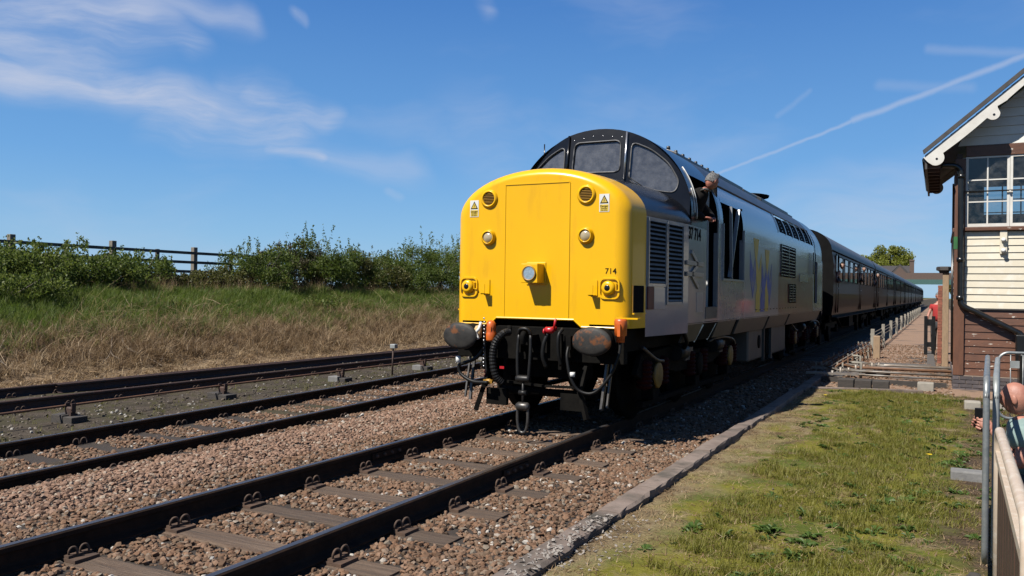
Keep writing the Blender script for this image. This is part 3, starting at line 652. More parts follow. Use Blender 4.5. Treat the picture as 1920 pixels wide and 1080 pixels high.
N1 = stones('ballast_stones', -1.75, 1.97, 1.5, 13, 1200, .015, .033, bz, 'ballast_stone', 'angular brown ballast stones between and beside the nearest rails', cull1)
N2 = stones('ballast_stones_far', -1.75, 1.97, 13, 24, 500, .026, .044, bz, 'ballast_stone', 'ballast stones in the shade beside the train', cull1)
N3 = stones('ballast_heap', -2.75, -1.72, 1.5, 17, 1200, .015, .033, bz, 'ballast_pink', 'ridge of pinkish ballast stones between the near and middle tracks', cull1)
N4 = stones('ballast_middle', -6.0, -2.7, 2.5, 20, 800, .017, .034, bz, 'ballast_stone', 'ballast stones around the middle track', lambda x, y: cull2(x, y) & (x > c2(0)-.07*y-1.45+.25*vnoise(x, y, 3)))
N5 = stones('dirt_stones', -10.6, -4.7, 3, 26, 55, .012, .035, lambda x, y: gz(x, y), 'dirt_stone', 'scattered dark stones on the dirt around the farthest track', lambda x, y: (x < -3.37-.07*np.minimum(y, 22)-1.2) & ~near_rail(x, y, c3f) & ~on_sleeper(x, y, S3))
N6 = stones('path_stones', 2.0, 4.6, 16.6, 34, 120, .012, .035, lambda x, y: -.15+.03*(vnoise(x, y, 1.7)-.5), 'ballast_stone', 'gravel scattered along the path by the signal box')
print('STONES', N1, N2, N3, N4, N5, N6)

# kerb of flat stone slabs along the lawn
KB = thing('kerb', (2.1, 3, -.1), 'worn stone slab kerb between the ballast and the grass', 'kerb')
y = 1.2; k = 0
while y < 30:
    L = random.uniform(.85, 1.05); r_ = random.Random(k); dx = r_.uniform(-.012, .012); dz = r_.uniform(-.008, .006); secs = []
    for i in range(9):
        t = y+.004+(L-.008)*i/8; j = lambda a: r_.uniform(-a, a); e = .012 if k > 5 else .02
        secs.append([(2.01+dx+j(.006), t, -.26), (2.20+dx+j(e), t, -.26), (2.20+dx+j(e), t, -.088+dz), (2.19+dx+j(e*.6), t, -.072+dz+j(.003)), (2.10+dx, t, -.068+dz+j(.003)), (2.022+dx+j(.004), t, -.074+dz+j(.003)), (2.008+dx+j(.006), t, -.09+dz)])
    m = MB(); m.loft(secs, closed=True, smooth=False); m.add(secs[0], [tuple(range(7))]); m.add(secs[-1], [tuple(range(7))[::-1]])
    m.build('kerb_slab', 'kerb_stone', KB); y += L; k += 1
# crumbled pale lime on the near slabs: many small flakes
fl_n = 260; fx = rng.normal(2.15, .06, fl_n); fy = rng.uniform(4.3, 5.95, fl_n); fz = np.where((fx > 2.0) & (fx < 2.2), -.066, -.12)
scatter('lime_flakes', np.stack([fx, fy, fz], 1), rng.uniform(0, 6.28, (fl_n, 3))*np.array([.1, .1, 1]), np.stack([rng.uniform(.006, .026, fl_n), rng.uniform(.006, .022, fl_n), rng.uniform(.003, .006, fl_n)], 1), rng.integers(0, 4, fl_n), stone_protos('lime', 'lime_patch', 4), 'pale crumbled lime flakes on the nearest kerb slabs', 'rubble')
# cross kerb and timbers at the far end of the lawn
for i, (a, b_) in enumerate((((2.25, 16.35), (3.05, 16.62)), ((3.08, 16.62), (4.1, 16.95)))):
    o = MB().bar((a[0], a[1], -.13), (b_[0], b_[1], -.13), .10, .10).build('edging_stone', 'kerb_stone', None, off=(a[0], a[1], -.13), bevel=.012)
    tag(o, ['dark edging stone at the lawn end, nearer the train', 'dark edging stone at the lawn end, nearer the signal box'][i], 'edging stone', 'edging stones across the lawn end')
for i in range(3):
    o = MB().box(2.62+i*.31, 2.91+i*.31, 17.15, 17.4, -.18, .02).build('timber_block', 'timber_dark', None, off=(2.7+i*.31, 17.2, -.1), bevel=.015)
    tag(o, ['leftmost of three dark timber blocks under the signal rods', 'middle one of three dark timber blocks under the signal rods', 'rightmost of three dark timber blocks under the signal rods'][i], 'timber block', 'timber blocks under the rods')
o = MB().box(4.0, 4.28, 17.5, 17.8, -.2, .0).build('concrete_block', 'concrete_post', None, off=(4.1, 17.6, -.1), bevel=.015); tag(o, 'pale concrete block near the signal box corner, under the pipes', 'concrete block')
# ------------------------------------------------------------------ locomotive
LO = thing('diesel_locomotive', (0, 8.72, 0), 'grey diesel locomotive with yellow nose and black cab, numbered 37 714', 'locomotive')
YF = 9.10; YE = 27.10; YC = (YF+YE)/2           # nose faces
HW = 1.352
def flip(mb):                                    # the same thing at the other end
    r = MB(); r.v = [(p_[0], 2*YC-p_[1], p_[2]) for p_ in mb.v]; r.f = [f[::-1] for f in mb.f]; r.sm = list(mb.sm); return r
def arch(a, b, z0, n=28, zlow=None, e=2.0):
    pts = [] if zlow is None else [(a, z) for z in np.linspace(zlow, z0, 5)[:-1]]
    for i in range(n+1):
        t = math.pi*i/n; c, s = math.cos(t), math.sin(t)
        pts.append((a*math.copysign(abs(c)**(2/e), c), z0+b*abs(s)**(2/e)))
    if zlow is not None: pts += [(-a, z) for z in np.linspace(z0, zlow, 5)[1:]]
    return pts
RN = .16
def hwN(y):
    y = min(y, 2*YC-y); return HW if y >= 11.0 else 1.15+(HW-1.15)*(y-YF)/1.9
def taper(m, sd):
    m.v = [(p_[0]+(hwN(p_[1])-HW)*sd, p_[1], p_[2]) for p_ in m.v]; return m
YW = YF+.53                                      # the yellow wraps round to here
def nose_shell():
    m = MB(); secs = []
    for i in range(9):
        t = i/8*math.pi/2; d = 1-math.sin(t); y = YF+.16*(1-math.cos(t))
        secs.append([(x, y, z) for x, z in arch(hwN(y)-d*RN, .585-d*.11, 2.55, 28, 1.2)])
    for y in (YF+.3, YW): secs.append([(x, y, z) for x, z in arch(hwN(y), .585+.02*(y-YF), 2.55, 28, 1.2)])
    m.loft(secs, smooth=True)
    o0 = arch(hwN(YF)-RN, .585-.11, 2.55, 28, 1.2)
    face = [(x, YF, z) for x, z in o0]+[(-.62, YF, 1.2), (-.54, YF, 1.285), (.50, YF, 1.285), (.60, YF, 1.2)]
    m.add(face, [tuple(range(len(face)))]); return m
nose = nose_shell()
nose_o = nose.build('nose', 'yellow', LO, weld=True); tag(nose_o, 'bright yellow rounded nose front')
for p_ in nose_o.data.polygons: p_.use_smooth = True
nose_o.modifiers.new('normals', 'WEIGHTED_NORMAL').keep_sharp = False
nose2 = flip(nose_shell()).build('nose', 'yellow', LO)
# lip round the lower edge
MB().tube([(-1.06, YF-.006, 1.205), (-.63, YF-.008, 1.205), (-.54, YF-.008, 1.288), (.50, YF-.008, 1.288), (.60, YF-.008, 1.205), (1.06, YF-.006, 1.205)], .013, 6, smooth=False).build('nose_lip', 'yellow', nose_o)
# gangway door seam: a raised beading on the right and along the top
seam = MB(); seam.bar((.425, YF-.004, 1.30), (.425, YF-.004, 2.93), .012, .008).bar((.42, YF-.004, 2.935), (-.44, YF-.004, 2.935), .008, .010).bar((-.44, YF-.003, 2.93), (-.44, YF-.003, 1.30), .006, .006)
seam.build('door_seam', 'yellow', nose_o)
def disc_ring(c, r_out, r_in, d0, d1, n=28):
    """ring lying on the face, proud towards -y"""
    return MB().lathe([(r_in, 0), (r_in, -d1), (r_in+.012, -d1-.006), (r_out-.02, -d1-.004), (r_out, -d0), (r_out, .004)], c, 'y', n)
for sx in (-1, 1):
    cx = .655*sx-.015
    g = disc_ring((cx, YF, 2.77), .118, .082, .012, .026).build('horn_grille', 'yellow', nose_o)
    MB().lathe([(.083, 0), (.001, 0)], (cx, YF-.004, 2.77), 'y', 24).build('recess_shade', 'interior_dark', g)  # dark disc on the face, recess shade put into its colour
    for k in range(8):
        z = 2.77-.068+k*.0195; hw_ = math.sqrt(max(.0001, .083**2-(z-2.77)**2))
        MB().box(cx-hw_, cx+hw_, YF-.018, YF-.006, z-.0032, z+.0032).build('slat', 'yellow_dull', g)
    l = disc_ring((cx, YF, 2.285), .100, .070, .02, .045).build('marker_light', 'yellow', nose_o)
    MB().lathe([(.0, -.048), (.03, -.045), (.06, -.034), (.071, -.02)], (cx, YF, 2.285), 'y', 24).build('lens', 'lamp_lens', l)
    # tail lamp in a recessed rounded frame
    tx = .945*sx-.01; n_ = 32; ring = []
    fr = MB(); outl = []; 
    def rr(w_, h_, r_, n=6):
        pts = []
        for qx, qz, a0 in ((w_-r_, h_-r_, 0), (-w_+r_, h_-r_, 90), (-w_+r_, -h_+r_, 180), (w_-r_, -h_+r_, 270)):
            for i in range(n+1): a = R(a0+90*i/n); pts.append((qx+r_*math.cos(a), qz+r_*math.sin(a)))
        return pts
    o_, i_ = rr(.130, .128, .07), rr(.110, .106, .055)
    fr.loft([[(tx+.01+a, YF+.002, 1.665+b) for a, b in o_], [(tx+.01+a, YF-.02, 1.665+b) for a, b in rr(.126, .124, .066)], [(tx+.01+a, YF-.02, 1.665+b) for a, b in i_], [(tx+.01+a, YF-.002, 1.665+b) for a, b in i_]], closed=True, smooth=False)
    tl = fr.build('tail_lamp', 'yellow', nose_o)
    MB().lathe([(.085, 0), (.085, -.03), (.066, -.06), (.045, -.062)], (tx, YF, 1.67), 'y', 24).build('lamp_ring', 'yellow', tl)
    MB().lathe([(.045, -.055), (.03, -.066), (.0, -.072)], (tx, YF, 1.67), 'y', 20).build('lens', 'phone_black', tl)
    MB().box(tx+.095, tx+.105, YF-.04, YF, 1.64, 1.72).box(tx+.105, tx+.14, YF-.035, YF, 1.635, 1.65).build('lamp_bracket', 'yellow', tl)
    # lamp iron standing out of the face, inboard
    lx = .72*sx+.03
    MB().box(lx-.045, lx+.045, YF-.012, YF+.004, 1.58, 1.76).box(lx-.028, lx+.028, YF-.11, YF-.01, 1.575, 1.587).box(lx-.028, lx+.028, YF-.11, YF-.10, 1.575, 1.70).build('lamp_iron', 'yellow', nose_o)
# headlight box
hb = MB().box(-.115, .105, YF-.20, YF+.004, 1.72, 1.95).box(-.135, .125, YF-.012, YF+.003, 1.70, 1.975).build('headlight', 'yellow', nose_o, bevel=.006)
MB().lathe([(.092, 0), (.092, -.018), (.078, -.018), (.075, -.004)], (-.005, YF-.20, 1.835), 'y', 28).build('rim', 'yellow_dull', hb)
MB().lathe([(.076, -.002), (.05, .012), (.02, .02), (.0, .022)], (-.005, YF-.205, 1.835), 'y', 28).build('lens', 'lamp_bright', hb)
# warning notices
def notice(x, z):
    nt_ = MB().box(x-.062, x+.062, YF-.004, YF+.001, z-.105, z+.105).build('warning_notice', 'white_paint', nose_o)
    MB().prism([(x-.053, z-.005), (x+.053, z-.005), (x, z+.092)], 'y', YF-.006, YF-.004).build('triangle', 'lettering', nt_)
    MB().prism([(x-.036, z+.006), (x+.036, z+.006), (x, z+.072)], 'y', YF-.008, YF-.006).build('triangle_field', 'yellow_emblem', nt_)
    MB().prism([(x-.004, z+.012), (x+.006, z+.03), (x-.001, z+.03), (x+.006, z+.055), (x-.008, z+.036), (x-.001, z+.035)], 'y', YF-.0095, YF-.008).build('flash', 'lettering', nt_)
    MB().box(x-.053, x+.053, YF-.006, YF-.004, z-.097, z-.018).build('text_panel', 'yellow_emblem', nt_)
    text_mesh('lettering', 'Danger', .034, 'lettering', nt_, (x, YF-.0075, z-.038), (R(90), 0, 0), .0005)
    text_mesh('lettering', 'Overhead\nlive wires', .019, 'lettering', nt_, (x, YF-.0075, z-.074), (R(90), 0, 0), .0005)
notice(.865, 2.665); notice(-.885, 2.655)
text_mesh('number', '714', .095, 'lettering', nose_o, (.955, YF-.003, 1.865), (R(90), 0, 0), .001)
# step pocket on the rounded corner: raised dark plate painted as recess shade
for sd in (1, -1):
    pk = taper(MB().box(HW*sd, (HW+.006)*sd, YF+.16, YF+.47, 1.385, 1.705), sd).build('step_pocket_shade', 'interior_dark', nose_o)
    taper(MB().box(HW*sd, (HW+.03)*sd, YF+.15, YF+.48, 1.365, 1.382), sd).build('pocket_sill', 'yellow', pk)
    taper(MB().box(HW*sd, (HW+.012)*sd, YF+.15, YF+.165, 1.382, 1.71), sd).build('pocket_edge', 'yellow_dull', pk)

# bonnet behind the yellow, both ends
def bonnet():
    m = MB(); m.loft([[(x, y, z) for x, z in arch(hwN(y), .5956+.05*(y-YW)/1.6, 2.55, 28)] for y in np.linspace(YW, 11.35, 8)], smooth=True); return m
bonnet().build('bonnet', 'black_gloss', LO); flip(bonnet()).build('bonnet', 'black_gloss', LO)
def bonnet_z(x): return 2.55+.64*math.sqrt(max(0, 1-(x/HW)**2))

# roof and upper sides: ellipse from z 2.75, top 3.95
ZA, BA = 2.72, 1.235
def up(x): return ZA+BA*math.sqrt(max(0, 1-(x/HW)**2))
def upper(zs):                                   # right half outline points for heights zs, from low to the top
    out = []
    for z in zs: out.append((HW if z <= ZA else HW*math.sqrt(max(0, 1-((z-ZA)/BA)**2)), z))
    return out
def upper_strip(y0, y1, z0, z1, side, n=12, inset=0.0):
    zs = np.linspace(z0, z1, n); P0 = [((x-inset)*side, z-inset*.3) for x, z in upper(zs)]
    return MB().loft([[(x, y, z) for x, z in P0] for y in (y0, y1)], smooth=True)
ZTOP = ZA+BA
def full_roof(y0, y1, zlo):
    zs = list(np.linspace(zlo, ZTOP-.25, 10))+[ZTOP-.25+.25*math.sin(math.pi/2*i/8) for i in range(1, 9)]
    r = upper(zs); pts = r+[(-x, z) for x, z in r[::-1][1:]]
    return MB().loft([[(x, y, z) for x, z in pts] for y in (y0, y1)], smooth=True)
CABF = 11.12; CABR = 12.75; WIN0, WIN1, WZ0, WZ1 = 11.42, 12.62, 2.74, 3.30
# cab roof over the windows
full_roof(CABF, CABR, WZ1).build('cab_roof', 'black_gloss', LO)
for sd in (1, -1):
    for (a, b, c, d) in ((CABF, WIN0, 2.55, WZ1), (WIN1, CABR, 2.55, WZ1), (WIN0, 11.95, 2.55, WZ0)):
        upper_strip(a, b, c, d, sd, 8).build('cab_side', 'black_gloss', LO)
    # rear cab, closed
    full = MB()
    for (a, b, c, d) in ((2*YC-CABR, 2*YC-CABF, 2.55, WZ1),):
        q = upper_strip(a, b, c, d, sd, 10); full.add(q.v, q.f, True)
    full.build('cab_side', 'black_gloss', LO)
    upper_strip(2*YC-12.5, 2*YC-11.5, WZ0, WZ1, sd, 8, -.006).build('cab_window', 'windscreen', LO)
flip(full_roof(CABF, CABR, WZ1)).build('cab_roof', 'black_gloss', LO)
# thin bright strips painted as sun glints along the black cab edges
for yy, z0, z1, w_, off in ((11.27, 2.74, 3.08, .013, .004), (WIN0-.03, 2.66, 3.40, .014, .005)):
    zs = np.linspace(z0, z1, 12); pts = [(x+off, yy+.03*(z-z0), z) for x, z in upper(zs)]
    MB().tube(pts, w_/2, 8).build('glint_strip', 'white_paint', LO)
    MB().tube([(-x, y, z) for x, y, z in pts], w_/2, 8).build('glint_strip', 'steel', LO)

pm('seal_grey', (0.10, 0.10, 0.105), (0.05, 0.05, 0.05), 12, .5)
# windscreen: three panes in a faceted front between bonnet and roof
def yplan(x): ax = abs(x); return 10.98 if ax < .44 else 10.98+(ax-.44)*.27
def S3d(x, z, out=0.0): return (x, yplan(x)+.16*(z-3.3)-out, z)
def cell(poly_outer, inner, name):
    """frame ring between a cell outline and a window outline, in (x, z)"""
    cx = sum(p_[0] for p_ in inner)/len(inner); cz = sum(p_[1] for p_ in inner)/len(inner)
    def hit(a, poly):
        d = (math.cos(a), math.sin(a)); best = None
        for i in range(len(poly)):
            p0, p1 = poly[i], poly[(i+1) % len(poly)]; ex, ez = p1[0]-p0[0], p1[1]-p0[1]; den = d[0]*ez-d[1]*ex
            if abs(den) < 1e-9: continue
            t = ((p0[0]-cx)*ez-(p0[1]-cz)*ex)/den; s = ((p0[0]-cx)*d[1]-(p0[1]-cz)*d[0])/den
            if t > 0 and -1e-6 <= s <= 1+1e-6 and (best is None or t < best): best = t
        return (cx+d[0]*(best or .01), cz+d[1]*(best or .01))
    angs = sorted(set([round(math.atan2(p_[1]-cz, p_[0]-cx), 5) for p_ in poly_outer+inner]+[round(-math.pi+2*math.pi*i/40, 5) for i in range(40)]))
    O = [hit(a, poly_outer) for a in angs]; I = [hit(a, inner) for a in angs]
    fr = MB(); fr.loft([[S3d(x, z) for x, z in O], [S3d(x, z) for x, z in I], [S3d(x, z, -.035) for x, z in I]], closed=True, smooth=False)
    f_o = fr.build('windscreen_frame', 'black_gloss', LO)
    I2 = [(cx+(x-cx)*1.0, cz+(z-cz)*1.0) for x, z in I]
    g = MB(); g.add([S3d(x, z, -.02) for x, z in I2], [tuple(range(len(I2)))]); g.build('windscreen', 'windscreen', f_o)
    sl_ = MB(); sl_.tube([S3d(x, z, .004) for x, z in I]+[S3d(*I[0], .004)], .011, 6); sl_.build('rubber_seal', 'seal_grey', f_o)
def rpoly(pts, r, n=4):
    out = []; N = len(pts)
    for i in range(N):
        p0, p1, p2 = Vector(pts[i-1]), Vector(pts[i]), Vector(pts[(i+1) % N]); a = (p0-p1); b = (p2-p1); rr_ = min(r, a.length*.45, b.length*.45)
        A = p1+a.normalized()*rr_; B = p1+b.normalized()*rr_
        for k in range(n+1): t = k/n; out.append(tuple((A*(1-t)**2+p1*2*t*(1-t)+B*t*t)))
    return out
cen_out = [(-.44, bonnet_z(.44)-.04), (0, bonnet_z(0)-.04), (.44, bonnet_z(.44)-.04)]+[(x, up(x)) for x in np.linspace(.44, -.44, 9)]
cell(cen_out, rpoly([(-.365, 3.33), (.365, 3.31), (.35, 3.77), (-.35, 3.77)], .09), 'centre')
for sd in (1, -1):
    xs_ = np.linspace(.44, HW-.03, 12)
    outer = [(x*sd, bonnet_z(x)-.05) for x in xs_]+[(x*sd, up(x)) for x in xs_[::-1]]
    inner = rpoly([(.50*sd, 3.16), (.88*sd, 3.03), (1.12*sd, 3.00), (1.17*sd, 3.16), (1.02*sd, 3.42), (.78*sd, 3.62), (.51*sd, 3.74)], .10)
    cell(outer, inner, 'side')
    MB().tube([S3d(.44*sd, 3.20, .02), S3d(.44*sd, 3.88, .02)], .016, 8).build('windscreen_pillar', 'steel' if sd > 0 else 'black_gloss', LO)  # right one bright steel, painted as a sun glint on the black edge
    MB().tube([S3d(.78*sd, 3.03, .03), S3d(.66*sd, 3.12, .05), S3d(.49*sd, 3.24, .035)], .007, 6).build('wiper', 'black_rubber', LO)
MB().box(.50, .94, 11.0, 11.03, 2.93, 2.99).build('wiper_box', 'black_gloss', LO, bevel=.008)
for k in range(6): MB().lathe([(.010, 0), (.007, -.008), (0, -.009)], S3d(-.36+k*.145, 3.86-.02*abs(k-2.5)), 'y', 8).build('rivet', 'steel', LO)
MB().cyl((-1.0, 11.4, 3.4), (-1.0, 11.4, 3.86), .009, n=6).build('aerial', 'black_gloss', LO)
rear_ws = MB(); rear_ws.add([(-1.2, 2*YC-11.0, 2.95), (1.2, 2*YC-11.0, 2.95), (.95, 2*YC-11.1, 3.5), (.4, 2*YC-11.15, 3.8), (-.4, 2*YC-11.15, 3.8), (-.95, 2*YC-11.1, 3.5)], [(0, 1, 2, 3, 4, 5)]); rear_ws.build('windscreen', 'windscreen', LO)

# main upper body between the cabs
MB0, MB1 = CABR, 2*YC-CABR
for sd in (1, -1):
    m = MB()
    for (a, b, c, d) in ((MB0, 12.97, 2.55, 3.36), (12.97, 14.45, 3.06, 3.36), (14.45, MB1, 2.55, 2.96), (14.45, 18.1, 2.96, 3.36), (23.85, MB1, 2.96, 3.36)):
        q = upper_strip(a, b, c, d, sd, 8); m.add(q.v, q.f, True)
    m.build('upper_side', 'body_grey', LO)
    rd = upper_strip(18.1, 23.85, 2.96, 3.36, sd, 8, .05).build('radiator_intake', 'interior_dark', LO)
    for k in range(7):
        yy = 18.1+k*.9583; q = upper_strip(yy-.045, yy+.045, 2.94, 3.38, sd, 8, -.012); q2 = upper_strip(yy-.045, yy+.045, 2.94, 3.38, sd, 8, .05)
        q.add(q2.v, q2.f, True); q.build('rib', 'body_grey_light', rd)
full_roof(MB0, MB1, 3.36).build('roof', 'roof_dark', LO)
# line of the roof gutter
for sd in (1, -1):
    x0 = upper([3.36])[0][0]; MB().tube([(sd*(x0+.006), MB0, 3.36), (sd*(x0+.006), MB1, 3.36)], .016, 6).build('gutter', 'roof_dark', LO)
# roof hatches, walkway and silencers
for (y0, y1, x0, x1, h) in ((12.9, 15.2, -.5, .62, .05), (15.35, 17.4, -.55, .72, .065), (17.5, 18.9, -.5, .72, .05), (19.0, 22.6, -.75, .8, .07), (22.8, 24.0, -.5, .7, .04)):
    pts = [(x, up(x)+h) for x in np.linspace(x1, x0, 9)]; lo_ = [(x, up(x)-.01) for x in np.linspace(x0, x1, 9)]
    MB().prism(pts+lo_, 'y', y0, y1).build('roof_hatch', 'roof_dark', LO, bevel=.012)
for k in range(9): MB().lathe([(.035, 0), (.03, .05), (0, .06)], (.45, 13.0+k*.42, up(.45)+.055), 'z', 8).build('lifting_eye', 'roof_dark', LO)
MB().lathe([(.62, 0), (.64, .05), (.55, .07), (0, .07)], (0, 20.8, ZTOP+.05), 'z', 24).build('radiator_fan', 'black_dirty', LO)
MB().box(-.25, .25, 16.0, 17.0, ZTOP+.04, ZTOP+.11).build('exhaust_port', 'black_dirty', LO, bevel=.02)

# flat side sheets with openings
def panel_x(x, y0, y1, z0, z1, holes, depth=.06):
    ys_ = sorted(set([y0, y1]+[h[0] for h in holes]+[h[1] for h in holes])); zs_ = sorted(set([z0, z1]+[h[2] for h in holes]+[h[3] for h in holes]))
    ys_ = [v for v in ys_ if y0 <= v <= y1]; zs_ = [v for v in zs_ if z0 <= v <= z1]
    m = MB(); inside = lambda y, z: any(h[0] < y < h[1] and h[2] < z < h[3] for h in holes)
    for i in range(len(ys_)-1):
        for k in range(len(zs_)-1):
            if inside((ys_[i]+ys_[i+1])/2, (zs_[k]+zs_[k+1])/2): continue
            m.add([(x, ys_[i], zs_[k]), (x, ys_[i+1], zs_[k]), (x, ys_[i+1], zs_[k+1]), (x, ys_[i], zs_[k+1])], [(0, 1, 2, 3)])
    s = -1 if x > 0 else 1
    for h in holes:
        a, b, c, d = h; d = min(d, z1)
        m.add([(x, a, c), (x, b, c), (x+s*depth, b, c), (x+s*depth, a, c)], [(0, 1, 2, 3)])
        for yy in (a, b): m.add([(x, yy, c), (x, yy, d), (x+s*depth, yy, d), (x+s*depth, yy, c)], [(0, 1, 2, 3)])
    return m
for sd in (1, -1):
    X = HW*sd
    taper(panel_x(X, YW, 11.0, 1.09, 2.55, []), sd).build('nose_side', 'body_grey', LO)
    panel_x(X, 11.0, 14.6, 1.2, 2.55, [(11.95, 12.62, 1.42, 2.56), (12.97, 14.45, 1.87, 2.56)]).build('body_side', 'body_grey', LO)
    panel_x(X, 14.6, 18.0, 1.2, 2.55, []).build('body_side', 'body_grey_light', LO)
    panel_x(X, 18.0, 23.3, 1.2, 2.10, []).build('body_side', 'body_red_mottled', LO)
    panel_x(X, 18.0, 23.3, 2.10, 2.55, []).build('body_side', 'body_grey_light', LO)
    panel_x(X, 23.3, 25.2, 1.2, 2.55, [(23.55, 24.2, 1.42, 2.56)]).build('body_side', 'body_grey', LO)
    taper(panel_x(X, 25.2, 2*YC-YW, 1.09, 2.55, []), sd).build('nose_side', 'body_grey', LO)
    # doors: the front one stands open inwards, the rear one shut
    MB().box(X-.16*sd-.02, X-.16*sd+.02, 12.6, 12.64, 1.42, 3.2).build('door_edge', 'white_paint', LO)
    MB().box(X-.09*sd-.01, X-.09*sd+.01, 23.55, 24.2, 1.42, 2.56).build('door', 'black_gloss', LO)
    MB().box(X+.002*sd-.012, X+.002*sd+.012, 12.625, 12.66, 1.42, 2.75).build('door_frame', 'steel', LO)
    # step below the door, skirt sections
    MB().box(X-.03*sd-.035, X-.03*sd+.036, 11.93, 12.64, 1.26, 1.43).build('step_plate', 'tank_beige', LO)
    for (a, b, mt) in ((11.0, 11.82, 'skirt_dark'), (11.88, 12.68, 'black_dirty'), (12.75, 14.0, 'skirt_dark'), (14.25, 16.9, 'skirt_dark'), (17.1, 19.4, 'skirt_dark'), (19.6, 24.9, 'skirt_dark')):
        MB().add([(X+.004*sd, a, 1.22), (X+.004*sd, b, 1.22), (X-.10*sd, b, .95), (X-.10*sd, a, .95), (X-.03*sd, a, 1.22), (X-.03*sd, b, 1.22), (X-.13*sd, b, .95), (X-.13*sd, a, .95)],
                 [(0, 1, 2, 3), (7, 6, 5, 4), (0, 3, 7, 4), (1, 5, 6, 2), (2, 6, 7, 3), (0, 4, 5, 1)]).build('skirt', mt, LO)
    for k in range(2):
        MB().bar((X-.02*sd, 11.93+.74*k-.04, 1.18), (X-.12*sd, 11.80+.74*k-.04, .93), .02, .02).build('step_rail', 'steel', LO)
    # boiler-room opening with its braces
    ob = MB().bar((X-.03*sd, 13.72, 1.87), (X-.03*sd, 13.62, 3.05), .045, .03).bar((X-.045*sd, 13.66, 1.9), (X-.045*sd, 14.25, 3.05), .06, .03).build('brace', 'body_grey_light', LO)
    fr = MB().bar((X+.006*sd, 12.95, 1.85), (X+.006*sd, 12.95, 2.72), .04, .02).bar((X+.006*sd, 14.47, 1.85), (X+.006*sd, 14.47, 2.72), .04, .02).bar((X+.006*sd, 12.95, 1.85), (X+.006*sd, 14.47, 1.85), .03, .03).build('opening_frame', 'body_grey_light', LO)
    # louvres on the nose side
    for (a, b, c, d) in ((YF+.57, YF+1.11, 1.72, 2.52), (YF+1.15, YF+1.67, 1.49, 2.52)):
        f_ = taper(MB().bar((X+.008*sd, a, c), (X+.008*sd, a, d), .035, .02).bar((X+.008*sd, b, c), (X+.008*sd, b, d), .035, .02).bar((X+.008*sd, a, c), (X+.008*sd, b, c), .02, .035).bar((X+.008*sd, a, d), (X+.008*sd, b, d), .02, .04), sd).build('louvre', 'body_grey', LO)
        taper(MB().box(X+.001*sd, X+.0045*sd, a, b, c, d), sd).build('louvre_shade', 'interior_dark', f_)  # dark plate on the uncut side, painted as shade between slats
        n_ = int((d-c)/.052); z0_ = c+.02
        sm_ = MB().add([(0, a+.02, 0), (0, b-.02, 0), (.018*sd, b-.02, -.026), (.018*sd, a+.02, -.026), (-.0*sd, a+.02, -.008), (0, b-.02, -.008)], [(0, 1, 2, 3), (3, 2, 5, 4)])
        sm0 = taper(sm_, sd).build('slat', 'louvre_grey', f_, off=(0, LO.location.y, 0)); sm0.location = (X+.006*sd, 0, z0_+.03)
        for k in range(1, n_): inst(sm0, 'slat', f_, (X+.006*sd, 0, z0_+.03+k*(d-c-.05)/(n_-1)))
    taper(MB().box(X, X+.02*sd, YF+.56, YF+.74, 1.42, 1.70), sd).build('socket_box', 'red_dark', LO, bevel=.008)
    taper(MB().box(X, X+.008*sd, YF+.77, YF+1.10, 1.42, 1.69), sd).build('repair_plate', 'body_grey_light', LO)
    # mesh grilles in the engine room side
    def grille(a, b, c, d, nb):
        f_ = MB().box(X, X+.012*sd, a, b, c, d).build('grille', 'interior_dark', LO)
        MB().box(X+.010*sd, X+.022*sd, (a+b)/2-.03, (a+b)/2+.03, c, d).box(X+.010*sd, X+.022*sd, a, a+.04, c, d).box(X+.010*sd, X+.022*sd, b-.04, b, c, d).build('frame', 'black_gloss', f_)
        for k in range(nb):
            z = c+.04+k*(d-c-.08)/(nb-1); MB().box(X+.011*sd, X+.018*sd, a, b, z-.008, z+.008).build('bar', 'body_grey', f_)
    grille(18.25, 20.2, 2.02, 2.71, 10); grille(19.35, 20.3, 1.45, 1.88, 7)
    MB().box(X, X+.012*sd, 20.9, 22.3, 1.95, 2.15).build('cover_plate', 'body_grey', LO)
    MB().tube([(X+.05*sd, 22.95, 2.2), (X+.05*sd, 22.95, 2.75), (X+.05*sd, 23.35, 2.75), (X+.05*sd, 23.35, 2.2), (X+.05*sd, 22.95, 2.2)], .014, 6).build('handrail', 'black_gloss', LO)
    for k in range(14): MB().box(X, X+.006*sd, 15.6+k*.36, 15.75+k*.36, 1.335, 1.352).build('rivet_strip', 'black_gloss', LO)
    # sector emblem: tall blue and yellow panels of points, worn
    def tri(y0, y1, z0, z1, mt, up_, k):
        P_ = [(y0, z0), (y1, z0), ((y0+y1)/2, z1)] if up_ else [(y0, z1), (y1, z1), ((y0+y1)/2, z0)]
        MB().prism(P_, 'x', X+.0015*sd, X+(.0022+.0012*k)*sd).build('emblem', mt, LO)
    for j, (yb, zb_) in enumerate(((15.05, 2.50), (16.15, 2.35))):
        MB().prism([(yb, zb_-.1), (yb+.28, zb_-.45), (yb+.55, zb_-.1), (yb+.55, zb_-.55), (yb+.28, zb_-.95), (yb, zb_-.55)], 'x', X+.001*sd, X+.0028*sd).build('emblem', 'blue_emblem', LO)
        MB().prism([(yb+.55, zb_-.1), (yb+.82, zb_-.45), (yb+1.05, zb_-.1), (yb+1.05, zb_-.55), (yb+.82, zb_-.95), (yb+.55, zb_-.55)], 'x', X+.001*sd, X+.0031*sd).build('emblem', 'yellow_emblem' if j == 0 else 'blue_emblem', LO)
        tri(yb+.3, yb+.8, zb_-.4, zb_+.15, 'yellow_emblem', False, 1)
